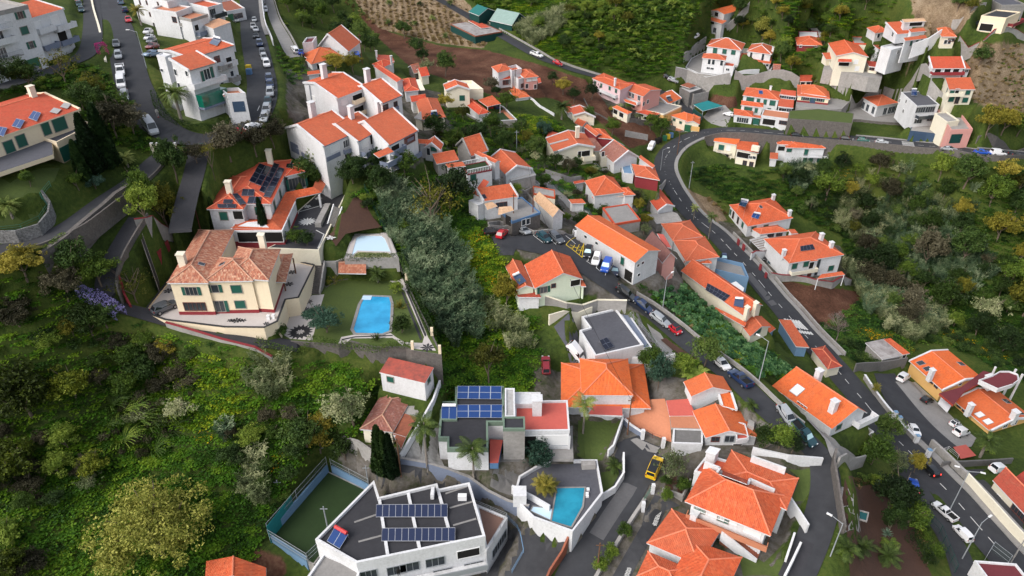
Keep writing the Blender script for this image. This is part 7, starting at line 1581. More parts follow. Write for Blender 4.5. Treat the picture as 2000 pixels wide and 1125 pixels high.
zone('I'); wall([(1210,340),(1500,390),(2100,450)],2.4,'pale stone wall on the far side of the main road by the yellow green trees','stone',down=1); wall([(190,270),(380,285),(570,300),(780,330)],2.2,'blue grey gate wall of the modern house','navy',down=1)
zone('V'); rail([(910,790),(1050,845),(1240,925)],1.3,'dark gate rail of the terracotta yard','bshut',name='yard_gate',gap=1.2);
for q in ((1040,900),(1255,985)): box_thing('gate_pillar','white capped pillar of the terracotta yard gate','pillar',q,(.55,.55,2.0),'white',extra='white',group='white pillars of the yard gate')
wall([(850,740),(910,800),(1030,880)],1.2,'grey garden wall left of the yard gate','slate',cap='white')
zone(11); rail([(770,700),(825,615)],1.4,'green sliding gate between taxi road and patterned drive','grail',name='drive_gate');
for q in ((765,745),(822,640)): box_thing('gate_pillar','white pillar beside the green sliding gate','pillar',q,(.5,.5,1.9),'white',extra='white',group='white pillars of the green sliding gate')
sheet('patterned_drive',[(835,650),(985,715),(900,740),(800,920),(790,960),(700,1125),(640,1250),(520,1250),(610,1090),(760,830),(775,760)],'asph2'); sheet('turning_court',[(650,330),(720,310),(870,370),(850,420),(900,430),(830,600),(640,560),(600,420)],'asph',dz=.14); sheet('concrete_apron',[(690,330),(730,320),(865,375),(845,410),(760,390)],'pave',dz=.17)
for c,k in (((855,772),0),((683,1095),1)):
 for i in range(7): motif((c[0]+(i-3)*6,c[1]-(i-3)*16),.42,6,G((c[0],c[1])).z+.16,'line')
sheet('asphalt_yard',[(-60,780),(110,850),(330,900),(340,930),(230,1125),(-200,1250),(-160,900)],'asph2'); rail([(-30,790),(30,850),(68,990),(0,1110)],1.0,'pale blue railing along the lower asphalt yard','lblue'); wall([(340,900),(290,1030),(220,1125),(180,1220)],1.5,'weathered reddish wall between yard and taxi road','rust');
zone(10); sheet('concrete_yard',[(970,270),(1080,200),(1065,400),(1110,500),(860,460)],'stained'); wall([(1080,20),(1040,120),(975,250),(850,455)],1.6,'long white garden wall beside the patched roof house','white',down=3); wall([(850,465),(1000,490),(1250,590),(1360,650),(1600,745)],1.2,'dark wall above the ramp behind the flat solar house','slate',cap='conc'); sheet('dark_yard',[(700,520),(850,470),(1000,520),(1250,620),(1500,740),(1480,760),(1270,640),(1000,640),(720,640)],'asph2'); sheet('dark_patio',[(1430,420),(1500,370),(1620,440),(1640,560),(1510,660),(1370,600)],'dconc'); wall([(455,380),(515,335),(700,440)],1.6,'grey block wall above the ball court','conc'); stairs('court_steps','dark steps at the top of the ball court',(640,520),(690,470),14.5,16.5,1.6,10,'dconc')
wall([(1500,640),(1620,700),(1720,760)],1.8,'white rear wall below the pool palms','white')
zone('X'); sheet('garden_lawn',[(1400,200),(1660,180),(1640,330),(1500,560),(1430,500),(1510,280)],'lawn'); wall([(1090,80),(1400,130),(1690,170)],1.6,'long white wall behind the large orange house','white'); wall([(320,410),(490,480),(560,330)],1.2,'pale low wall round the small garden by the taxi','conc'); wall([(1395,505),(1560,760)],2.0,'white gable wall at the end of the lawn','white'); wall([(1450,800),(1380,1010)],1.3,'white wavy garden wall below the large orange house','white'); sheet('garden_lawn',[(950,850),(1200,1010),(1380,830),(1350,1125),(1020,1125)],'lawn'); wall([(1500,890),(1420,1060),(1360,1180)],1.5,'white stepped wall beside the dark lane','white'); sheet('garden_soil',[(390,260),(560,290),(500,460),(330,400)],'soil')
zone(12); sheet('apartment_yard',[(620,-60),(740,-60),(1110,370),(1060,380),(940,400),(830,290),(700,130)],'asph',dz=.14); sheet('parking_bays',[(745,-10),(860,-10),(1220,320),(1190,370),(1120,380)],'pave',dz=.16); wall([(560,-30),(720,190),(745,220)],1.2,'upper low brick wall between main road and apartment yard','conc',cap='white'); wall([(765,245),(860,345)],1.2,'lower low brick wall between main road and apartment yard','conc',cap='white');
for q in ((735,205),(760,235),(862,345),(930,430)): box_thing('gate_pillar','white pillar along the apartment yard wall','pillar',q,(.7,.7,2.0),'white',extra='lblue',group='white pillars of the apartment yard')
rail([(940,420),(1050,390),(1110,440)],1.2,'white railing at the lower end of the apartment yard','frame'); sheet('red_pad',[(1075,390),(1150,375),(1210,440),(1120,460)],'flatred',dz=1.0); wall([(1010,490),(1200,480),(1420,465)],1.5,'grey wall under the apartment palm garden','dconc'); sheet('steep_drive',[(1030,520),(1200,500),(1280,500),(1180,560),(1120,600),(1060,560)],'cobble'); sheet('lower_drive',[(1170,560),(1260,560),(1500,800),(1500,980),(1330,800)],'asph2')
wall([(1150,570),(1300,740),(1500,960)],2.2,'tall cream fence wall with dark base beside the lower drive','pale',down=2); wall([(380,440),(370,500),(400,700),(430,900)],2.4,'tall stone wall on the outer bend of the dark lane','stone',down=3); sheet('concrete_yard',[(220,210),(330,330),(360,420),(400,490),(550,470),(500,420),(420,370),(330,290)],'pave',dz=.3); wall([(395,500),(550,480)],2.6,'grey wall under the concrete yard of the bright orange house','conc',down=3); sheet('garden_soil',[(450,560),(600,590),(760,700),(860,780),(860,900),(960,1125),(480,1125),(430,700)],'soil'); sheet('junk_yard',[(420,600),(500,640),(500,760),(560,800),(540,880),(440,880)],'conc'); pool([(508,740),(583,760),(572,805),(505,785)],G((540,770)).z+.6,'wpond','small dark green water tank in the garden','conc',.25,name='water_tank',ch=.2)
rail([(860,720),(1000,880),(1090,1110)],2.2,'green mesh fence between garden and side road','net',name='garden_fence',mesh='wire',cat='fence',bars=2); hedge([(810,900),(880,980),(960,1090)],1.6,2.0,'dark hedge inside the green mesh fence','dark'); hedge([(530,560),(700,570),(800,590)],1.2,1.2,'low hedge under the bright orange house garden'); rail([(1270,1030),(1300,980),(1400,1060)],2.4,'grey mesh railing at the foot of the main road','galv',mesh='wire')
zone('G'); sheet('parking_lot',[(40,160),(300,170),(700,200),(1180,190),(1400,330),(1800,640),(1700,830),(1250,560),(950,420),(700,330),(420,330),(350,470),(160,470)],'asph',dz=.15); wall([(40,130),(400,130),(620,190),(1000,190),(1180,160)],1.3,'low grey wall behind the parked cars','conc')
for a,b in (((610,210),(735,305)),((835,265),(905,330)),((1030,215),(1160,325)),((1395,415),(1320,550)),((1510,500),(1430,640)),((1620,600),(1545,735)),((1300,545),(1360,588)),((1430,635),(1480,680))): mark([a,b],dz=.17)
mark([(1035,335),(1285,325),(1245,500)],'yline',.16,dz=.17,closed=True)
for a,b in (((1090,335),(1265,430)),((1150,335),(1120,390)),((1210,330),(1165,425)),((1265,330),(1210,465)),((1100,370),(1280,365)),((1165,415),(1270,405))): mark([a,b],'yline',.12,dz=.17)
zone(8)
for i in range(5): mark([(128+i*15,757+i*3),(172+i*15,800+i*3)],'line',.42,dz=.08)
for r_,(bx,by) in enumerate(((95,745),(165,812))):
 for i in range(6):
  for j in range(2): mark([(bx+i*16+j*8,by+i*2.2+j*8),(bx+8+i*16+j*8,by+9+i*2.2+j*8)],'line',.5,dz=.08)
zone(4)
for i in range(7): mark([(782+i*2,832+i*6.5),(852+i*2,840+i*6.5)],'line',.45,dz=.08)
zone(1)
car('hatch','white',(872,203),(820,222),'upper white car of the row parked nose out beside the street'); car('hatch','white',(880,240),(826,258),'second white car of the row parked nose out beside the street'); car('hatch','grey',(893,258),(850,272),'grey car half hidden between white and dark red parked cars'); car('wagon','dred',(897,292),(845,310),'dark red car parked nose out beside the street'); car('wagon','lblue',(888,332),(838,350),'pale blue estate car lowest in the row parked beside the street')
for a in (('wagon','lblue',(712,24),(705,-10),'pale blue estate car at the top of the street by the palm'),('hatch','dblue',(737,72),(728,40),'dark blue car behind the bright red car on the street'),('sedan','red',(757,130),(768,165),'bright red car on the upper street'),('sedan','grey',(686,272),(690,310),'dark grey car parked against the tan wall'),('hatch','silver',(698,340),(702,375),'silver car parked below the dark grey car against the tan wall'),('pickup','white',(711,432),(716,475),'white pickup with red load parked on the street'),('van','white',(715,503),(720,545),'white van parked below the pickup on the street'),('hatch','silver',(735,575),(740,610),'silver car nearest the bushes at the end of the street row'),('bigvan','silver',(885,768),(915,805),'large silver van on the street bend by the bushes'),('hatch','white',(1487,762),(1540,745),'white car at the junction below the hedged garden'),('hatch','red',(1402,795),(1460,798),'red car at the junction beside the bare bushes'),('wagon','grey',(182,442),(110,460),'dark estate car in front of the green garage doors'),('hatch','teal',(468,38),(475,70),'pale teal car on the service road, upper one'),('hatch','teal',(482,72),(488,100),'teal car on the service road, lower one'),('hatch','red',(455,8),(462,40),'red car at the top of the service road'),('van','white',(1488,172),(1485,200),'white van among the parked cars of the upper street'),('hatch','silver',(1492,128),(1490,160),'silver car behind the white van on the upper street'),('hatch','silver',(1385,128),(1400,140),'silver car beside the rusty flat roofed house')): car(*a)
zone(2)
for k,a in enumerate((('wagon','silver',(42,17),(40,-10),'silver estate car highest on the upper street'),('hatch','white',(58,65),(60,95),'white car beside the palm on the upper street'),('suv','white',(2,190),(8,220),'white car third down the upper street row'),('sedan','black',(3,225),(8,255),'black car above the dark jeep on the upper street'),('suv','dblue',(24,270),(30,300),'dark blue jeep on the upper street'),('hatch','grey',(40,322),(44,350),'grey car below the dark jeep'),('hatch','silver',(50,350),(56,380),'silver car just above the white jeep on the upper street'),('suv','white',(66,390),(70,420),'big white jeep on the upper street'),('suv','dblue',(80,478),(84,510),'dark blue car by the outer white wall, upper one'),('wagon','dblue',(86,512),(88,545),'dark blue car by the outer white wall, lower one'),('suv','silver',(86,560),(86,590),'silver car by the outer white wall'),('hatch','teal',(73,612),(70,645),'teal car on the upper street near the white stairs'),('suv','silver',(66,660),(58,690),'silver jeep beside the white stairs'),('wagon','silver',(53,704),(42,735),'silver estate car at the lower end of the upper street'),('hatch','white',(230,302),(215,280),'white car on the grey ramp'),('hatch','blue',(264,312),(255,290),'blue car parked beside the hip roofed bungalow'),('van','blue',(595,350),(600,370),'blue van behind the yellow tree'))): car(*a)
zone('G')
car('hatch','red',(205,212),(290,195),'red car in the corner of the parking lot'); car('hatch','black',(75,195),(150,185),'black car behind the red car in the parking corner')
for a in (('hatch','silver',(500,195),(570,235),'silver hatchback in the parking lot beside the low wall'),('hatch','teal',(745,258),(815,310),'dark teal car in the parking lot'),('wagon','grey',(908,262),(985,330),'blue grey estate car in the parking lot'),('hatch','white',(1168,250),(1225,310),'pale silver car parked before the yellow hatching')): car(*a)
car('hatch','black',(1325,440),(1305,510),'black car beside the yellow hatching with sunshade',shade=True); car('hatch','white',(1432,535),(1412,595),'white car in the angled bay below the hall'); car('van','blue',(1560,628),(1535,690),'bright blue van in the angled bay',shade=True); car('wagon','dblue',(1670,715),(1650,780),'dark blue estate car in the lowest angled bay',shade=True)
zone('H')
car('wagon','black',(98,190),(170,245),'black estate car first on the back lane'); car('sedan','dblue',(270,308),(340,365),'dark blue car second on the back lane'); car('wagon','silver',(445,455),(520,505),'silver estate car third on the back lane'); car('smart','red',(602,562),(650,600),'tiny red car with black roof on the back lane',roofcol='car_black'); car('hatch','white',(1070,905),(1110,940),'white car hidden behind the dark tree on the back lane'); car('pickup','dblue',(1250,1055),(1180,1000),'blue pickup with open bed on the back lane')
zone('W')
car('wagon','silver',(1258,628),(1300,690),'silver estate car beside the lane wall near the bright orange house'); car('pickup','teal',(1425,815),(1480,880),'dark teal pickup with sunshade on the lane bend',shade=True,s=.94)
zone('D'); car('wagon','black',(645,680),(570,690),'black car in the walled drive between the villas'); car('hatch','teal',(705,722),(640,735),'teal car in front of the black car in the walled drive')
zone('c'); car('hatch','dblue',(1035,580),(1045,620),'dark blue car beside the twin hip house',shade=True)
zone('J')
car('van','white',(450,232),(510,215),'white van at the head of the apartment parking bays'); car('hatch','black',(655,418),(710,405),'black hatchback in the apartment parking bays'); car('smart','white',(893,632),(940,620),'tiny white car with black roof in the apartment bays',roofcol='car_black'); car('van','white',(945,705),(1010,685),'white van beside the tiny car in the apartment bays'); car('suv','white',(548,690),(590,745),'white jeep driving through the apartment yard',s=.85); car('wagon','black',(668,1012),(590,935),'black car driving up the main road with red tail lights',tail=True); car('van','white',(1265,1025),(1310,1020),'white van behind the cream fence wall')
zone('L'); car('hatch','blue',(245,315),(235,250),'blue car leaving past the wall with lit tail lights',tail=True); car('pickup','white',(590,605),(480,510),'white pickup with black bed on the lower road',s=.86); car('van','white',(795,850),(730,780),'white van parked below the pickup on the lower road',s=.8)
zone('X'); car('van','yellow',(255,215),(300,110),'yellow taxi van with black roof in the turning court',roofcol='car_black')
zone(7); car('van','white',(362,950),(385,985),'white van in the yard beside the grey flat house'); zone('K'); car('suv','grey',(318,880),(420,835),'dark grey car on the mosaic terrace beside the old villa',z=TZ); zone('V'); car('hatch','dred',(32,150),(30,100),'dark red car beside the orange pyramid roof')
zone(4)
for a in (('sedan','silver',(1055,890),(1100,893),'silver saloon on the straight main road'),('sedan','blue',(1252,905),(1290,908),'bright blue car on the straight main road'),('van','white',(1342,912),(1385,916),'white van behind the bright blue car'),('wagon','black',(1440,920),(1480,925),'black car at the right end of the straight main road'),('hatch','green',(555,835),(590,838),'green car by the crossing on the main road'),('hatch','silver',(662,845),(695,848),'silver car beside the zebra crossing'),('hatch','black',(458,826),(490,829),'black car behind the roadside house'),('hatch','black',(165,806),(200,808),'black car parked above the white roadside house'),('hatch','black',(1232,150),(1260,140),'black car in the open yard of the flat roofed villa')): car(*a)
zone(3)
for a in (('van','white',(815,872),(795,900),'white van at the bins by the hairpin'),('hatch','white',(1268,680),(1240,675),'white and red car in the paved yard'),('pickup','white',(143,332),(175,345),'white pickup on the hill road'),('hatch','red',(266,380),(290,390),'small red car on the hill road below the pickup'),('suv','silver',(938,482),(960,490),'silver car behind the dark gate by the concrete ramp'),('hatch','black',(905,470),(930,480),'black car beside the silver one behind the dark gate'),('hatch','white',(1078,222),(1060,235),'white car on the track below the hillside house')): car(*a)
zone(10); car('sedan','black',(795,620),(840,628),'black car in the dark yard behind the flat solar house')
zone('P')
for q,m_ in (((765,1018),'dark'),((795,1004),'dark'),((846,985),'dgreen'),((880,970),'yline'),((912,955),'blue')): box_thing('recycling_bin',{'dark':'black waste bin in the row by the hairpin','dgreen':'green recycling bin beside the yellow one by the hairpin','yline':'yellow topped recycling bin by the hairpin','blue':'blue recycling bin at the end of the row by the hairpin'}[m_],'bin',q,(1.3,1.2,1.5),m_,extra=m_,group='bins by the hairpin')
zone(1); box_thing('recycling_bin','yellow recycling bin on the upper street','bin',(1460,415),(1.2,1.2,1.5),'yline'); box_thing('recycling_bin','blue recycling bin on the upper street below the yellow one','bin',(1463,438),(1.2,1.2,1.5),'blue')
lamp((1372,770),8,(1360,800),'street lamp post at the junction by the hedged garden'); lamp((860,400),8,(800,395),'street lamp beside the pale blue parked car')
zone('F'); lamp((312,710),7,(380,690),'street lamp at the hairpin beside the red hip house'); pole((515,520),8,'dark utility pole on the kerb of the hairpin'); pole((660,925),9,'thin grey pole below the bridge wall',mat='galv')
zone('H'); lamp((478,345),8,(520,320),'lamp post among the crops beside the back lane'); lamp((1437,1065),9,(1400,1050),'tall lamp post at the edge of the crop field')
zone('L'); lamp((655,570),10,(560,540),'double armed street lamp on the main road median',two=True); lamp((800,1110),9,(880,1060),'street lamp leaning over the lower road');
zone(12); lamp((365,1010),7,(330,990),'street lamp beside the dark lane wall'); pole((1420,1050),7,'thick pale pole at the foot of the main road',mat='pave',cross=False)
zone('a')
for q,l in (((265,470),'left'),((628,170),'top corner'),((1015,345),'upper right'),((660,700),'roof side')): pole(q,4.5,f'floodlight pole of the ball court at its {l}',name='floodlight_pole',mat='galv',z=14)
zone('O'); pole((685,400),9,'tall utility pole behind the yellow tree'); zone('M'); pole((1395,1085),9,'black utility pole beside the parking lot',mat='bshut'); pole((1195,1090),8,'brown utility pole in front of the porch house'); zone('S'); pole((890,480),9,'utility pole beside the orange hip cottage'); pole((905,1050),6,'lamp post in the middle of the tree filled gully',mat='galv'); zone(11); pole((500,1090),6,'wooden pole in the planter beside the taxi road'); zone('V'); pole((885,850),8,'utility pole at the yard gate'); zone(5); pole((1170,200),4,'old lamp post beside the dark court',mat='bshut',cross=False); zone(10); pole((850,540),8,'utility pole beside the cypresses')
def person(p, q, label, cloth, legs, z=None):
 a = G(p) if z is None else onz(p,z); b = G(q) if z is None else onz(q,z); rz = math.atan2((b-a).y,(b-a).x)-math.pi/2
 vs = [((0,0,.95),.15),((0,.01,1.2),.15),((0,.02,1.42),.13),((0,.02,1.54),.06),((0,.04,1.64),.10),((0,.03,1.75),.085)]
 ed = [(0,1),(1,2),(2,3),(3,4),(4,5)]
 for s in (-1,1):
  k = len(vs); vs += [((s*.19,.02,1.42),.07),((s*.25,.06,1.15),.05),((s*.22,.22,.98),.04),((s*.21,.29,.95),.03),((s*.10,0,.90),.10),((s*.12,.05,.5),.07),((s*.13,-.02,.08),.05),((s*.14,.12,.04),.045)]; ed += [(2,k),(k,k+1),(k+1,k+2),(k+2,k+3),(0,k+4),(k+4,k+5),(k+5,k+6),(k+6,k+7)]
 me = bpy.data.meshes.new('person'); me.from_pydata([v for v,_ in vs], ed, []); o = link('person', me, M[cloth], None, a); o.rotation_euler = (0,0,rz)
 md = o.modifiers.new('skin','SKIN')
 for i,(_,r) in enumerate(vs): me.skin_vertices[0].data[i].radius = (r,r)
 me.skin_vertices[0].data[0].use_root = True; ms = o.modifiers.new('sub','SUBSURF'); ms.levels = 1; ms.render_levels = 2
 hm = MB()
 for i in range(5):
  for j in range(8):
   f = lambda u,v: (.105*math.sin(u)*math.cos(v), .02+.105*math.sin(u)*math.sin(v), 1.70+.10*math.cos(u)); u0,u1,v0,v1 = i*.34,(i+1)*.34,j*.785,(j+1)*.785; hm.poly([f(u0,v0),f(u1,v0),f(u1,v1),f(u0,v1)] if i else [f(u0,v0),f(u1,v0),f(u1,v1)])
 hm.obj('hair', M['dark'], o); tm = MB(); tm.prism([(x,y) for x,y in ((-.19,-.12),(.19,-.12),(.18,.13),(-.18,.13))],.92,.97); tm.obj('belt', M[legs], o); tag(o, label, 'person'); return o
zone(1); a_ = person((928,690),(945,720),'person in grey top and dark trousers gliding on a skateboard down the street','sheet','dark'); a_.location.z += .22; mb_ = MB(); mb_.box((0,0,.15),(.24,.85,.03));
for x in (-.08,.08):
 for y in (-.28,.28): mb_.tube((x-.03,y,.07),(x+.03,y,.07),.05,n=8)
sk = mb_.mesh('skateboard'); sk.materials.append(M['red']); s_ = link('skateboard', sk, None, None, a_.location-Vector((0,0,.16))); s_.rotation_euler = a_.rotation_euler; tag(s_,'small skateboard under the person on the street','skateboard')
zone('b'); person((228,1125),(250,1200),'person in black leaning on the balcony rail of the flat solar house','dark','dark',z=14.9)
zone('N'); sheet('stepped_alley',[(150,720),(215,730),(300,850),(440,960),(560,1050),(660,1125),(540,1125),(400,1020),(270,900),(160,790)],'pave',dz=.1); sheet('concrete_yard',[(800,1050),(1020,1020),(1115,1125),(830,1125)],'dconc'); sheet('concrete_yard',[(690,590),(830,600),(880,640),(760,660)],'pave'); sheet('paved_garden',[(170,690),(480,745),(470,790),(300,770)],'pave')
wall([(590,960),(700,990),(860,1020)],1.6,'grey stone wall under the big tiled house','stone'); wall([(850,660),(1040,720),(1250,790),(1440,810)],1.8,'long stained wall below the red hip house by the road','conc'); wall([(190,690),(350,720),(560,755)],1.2,'grey garden wall along the alley below the palms','conc'); wall([(1020,300),(1130,320),(1255,345)],2.0,'bare concrete wall beside the bins road','conc'); wall([(740,540),(850,640)],1.0,'white stair wall below the slatted annex','white'); rail([(260,830),(420,930),(560,1050),(650,1120)],1.2,'dark green fence along the stepped alley','grail',gap=2.4)
zone('M'); wall([(1110,610),(1250,740),(1340,790),(1480,920)],1.2,'curving grey parapet wall along the alley above the parking','conc',cap='pave'); wall([(930,1090),(1050,1085),(1180,1110)],1.2,'grey wall with plants in front of the porch house','conc'); sheet('concrete_yard',[(960,590),(1060,500),(1110,620),(1050,650)],'pave')
zone('S'); wall([(1020,490),(1150,590),(1300,680)],.9,'white kerb wall between brown field and palm','white'); zone('P'); wall([(480,800),(620,830),(760,830),(960,890)],1.6,'old stone wall below the cream two storey house','stone'); wall([(0,560),(60,690),(270,790)],.6,'low earth wall across the brown plot','stone'); sheet('brick_court',[(800,830),(900,770),(1060,870),(960,890)],'patio'); wall([(1000,560),(1120,650),(1240,740)],.6,'low kerb beside the lane behind the cream house','pave'); sheet('paved_yard',[(1250,740),(1320,640),(1480,620),(1560,700),(1500,850),(1330,810)],'pave')
def cable(a, b, ha, hb, label):
 """a sagging overhead wire between two poles"""
 p, q = G(a)+Vector((0,0,ha)), G(b)+Vector((0,0,hb)); mb = MB(); pr = p
 for i in range(1,13): t = i/12; c = p.lerp(q,t)-Vector((0,0,4*t*(1-t)*(q-p).length*.03)); mb.tube(pr,c,.03,n=4,cap=False); pr = c
 tag(mb.obj('overhead_cable', M['tyre']), label, 'cable')
zone(0); cable((1040,442),(1003,443),8,7.5,'overhead wire in front of the porch house'); cable((1040,442),(1225,848),8,7.5,'long overhead wire from the parking down to the yard gate'); cable((1006,190),(1040,442),8.5,8,'overhead wire from the cottage pole to the parking pole'); cable((707,125),(845,100),8.5,6,'overhead wire behind the yellow tree'); cable((1322,303),(1345,368),7.5,8.5,'overhead wire along the hairpin kerb')
zone(0); T = tree
T('bigflower',(318,1080),8.6,'huge round tree full of pale yellow blossom at the lower left',h=7.4,th=1.2)
for p,r,l in (((62,812),5.6,'blossoming tree at the left edge above the grey bare shrubs'),((150,780),4.2,'second blossoming tree beside the larger one at the left edge'),((30,935),4.6,'pale blossom tree at the left edge behind bare branches'),((190,930),2.6,'small pale blossom bush between the two big trees'),((20,1125),3.2,'pale blossom bush in the lower left corner')): T('lime',p,r,l,name='flowering_tree',th=.8)
T('yel',(655,146),3.6,'yellow leaved tree beside the orange bungalow, left one'); T('yel',(690,142),3.4,'yellow leaved tree beside the orange bungalow, right one'); T('sparse',(846,446),6.6,'half bare yellow tree above the cane slope',h=6.6,th=2.5,name='thinning_tree'); T('dark',(880,410),6.2,'big dark round tree below the porch house',h=6.4,th=1.5); T('yel',(955,752),3.4,'yellow green tree with a bare trunk above the white solar house',th=4.2,h=3.4); T('yel',(988,600),3.0,'yellow tree at the corner of the mint house',h=4); T('mid',(625,332),2.7,'bright green round tree at the foot of the terraced apartments',h=3.2)
T('bare',(1630,672),6.6,'tall bare grey tree beside the brown field',h=8.6,name='bare_tree'); T('yel',(332,452),4.0,'yellow green tree beside the lower drive',h=5); T('mid',(288,435),3.6,'green tree left of the yellow green one by the lower drive'); T('dark',(345,350),3.4,'dark conifer like tree below the gate',h=6,th=1); T('mid',(280,395),2.6,'small light green tree on the driveway bank',h=4); T('sparse',(268,590),4.0,'thin leaved tree in the red kerbed garden bed',h=3.4,th=2.4,name='thinning_tree')
T('sparse',(418,345),1.8,'slender young yellow tree beside the lower drive',th=4.2,h=2.2); T('brown',(385,320),2.6,'bare brown hedge tree inside the gate'); T('brown',(450,310),4.2,'grey brown bush beside the red car'); T('brown',(500,300),4.0,'grey brown bush behind the solar villa'); T('brown',(535,285),3.4,'bare bush near the terraced apartments')
T('blueg',(1050,918),2.7,'round blue green tree in front of the red roof terrace',h=3.2); T('olive',(1310,935),3.0,'grey green tree beside the yellow taxi',h=4); T('dark',(1375,715),3.6,'dark tree hiding a white car on the back lane'); T('mid',(1335,735),2.6,'light green shrub tree beside the banana clump'); T('mid',(1270,735),3.2,'tree behind the orange pyramid roof'); T('blueg',(1285,760),2.4,'blue green conifer by the terracotta yard',h=5)
T('dark',(1725,860),3.4,'dark round tree beside the white balcony house'); T('yel',(1785,925),1.9,'yellow leaved tree at the main road edge',h=3,th=1.2); T('dark',(1740,1000),4.4,'large round tree in the red soil garden',h=5); T('mid',(1770,1030),3.6,'broad green tree right of the large round tree'); T('dark',(1735,1045),2.4,'dark bush below the large round tree',h=4); T('mid',(1700,905),4.0,'wide shrub tree under the balcony house',h=3); T('olive',(1745,920),3.0,'grey shrub tree above the low hedge'); T('mid',(1520,875),2.6,'yellow green shrub beside the lane bins'); T('mid',(1490,880),2.4,'second shrub beside the lane bins'); T('dark',(1545,885),2.0,'dark shrub at the lane bend')
T('mid',(675,895),3.0,'round citrus tree above the ball court',h=3.0,th=.6); T('mid',(737,925),1.3,'small round bush beside the cypresses'); T('yel',(625,880),3.2,'yellow leaved shrub above the ball court'); T('olive',(690,830),4.0,'grey green tree left of the patched roof'); T('olive',(665,820),3.4,'second grey green tree left of the patched roof'); T('dark',(600,880),4.2,'dark brown green bush above the ball court'); T('yel',(630,850),2.6,'upper yellow leaved shrub on the dark slope')
T('blueg',(640,655),3.2,'grey dragon tree at the corner of the blue pool garden',h=2.2,th=2.2,name='dragon_tree'); T('blueg',(620,640),2.6,'second grey dragon tree beside the round mosaic',h=1.8,th=2.0,name='dragon_tree'); T('sparse',(655,560),1.8,'twisted pale tree at the foot of the garden stairs',h=1.4,th=.8); T('mid',(775,578),1.6,'round shrub on the lawn beside the path'); T('hedge',(548,655),1.5,'clipped round bush in a red pot ring under the villa terrace',h=1.5,th=.2); T('mid',(785,655),2.2,'leafy shrub at the corner of the blue pool'); T('mid',(580,480),2.2,'light green bush behind the old villa'); T('dark',(600,485),2.0,'dark bush behind the old villa roof')
T('mid',(200,560),3.6,'wide tree at the end of the stone wall',h=3.4); T('dark',(150,540),4.0,'dark tree left of the stone wall'); T('mid',(60,365),1.4,'small shrub on the curved villa lawn'); T('mid',(155,372),1.6,'small tree on the driveway bank',th=1.2); T('blueg',(187,368),2.0,'pale blue green shrub beside the cypresses',h=1.6,th=.2); T('yel',(185,200),3.4,'yellow green bush along the street bank'); T('mid',(240,235),3.4,'light green shrub tree beside the silver van'); T('brown',(230,270),4.2,'brownish bush on the street bank'); T('brown',(262,265),3.6,'brown bush under the silver van'); T('mid',(205,235),3.4,'green bush in the middle of the street bank'); T('dark',(165,215),3.4,'dark bush left of the street bank'); T('sparse',(130,165),4.6,'half bare tree in front of the service road',th=1.5); T('mid',(135,100),1.8,'round bush under the white balconies'); T('dark',(110,110),1.7,'dark bush under the white balconies'); T('dark',(0,190),4,'dark tree at the left edge below the service road'); T('mid',(60,185),3.6,'green tree below the parked estate car')
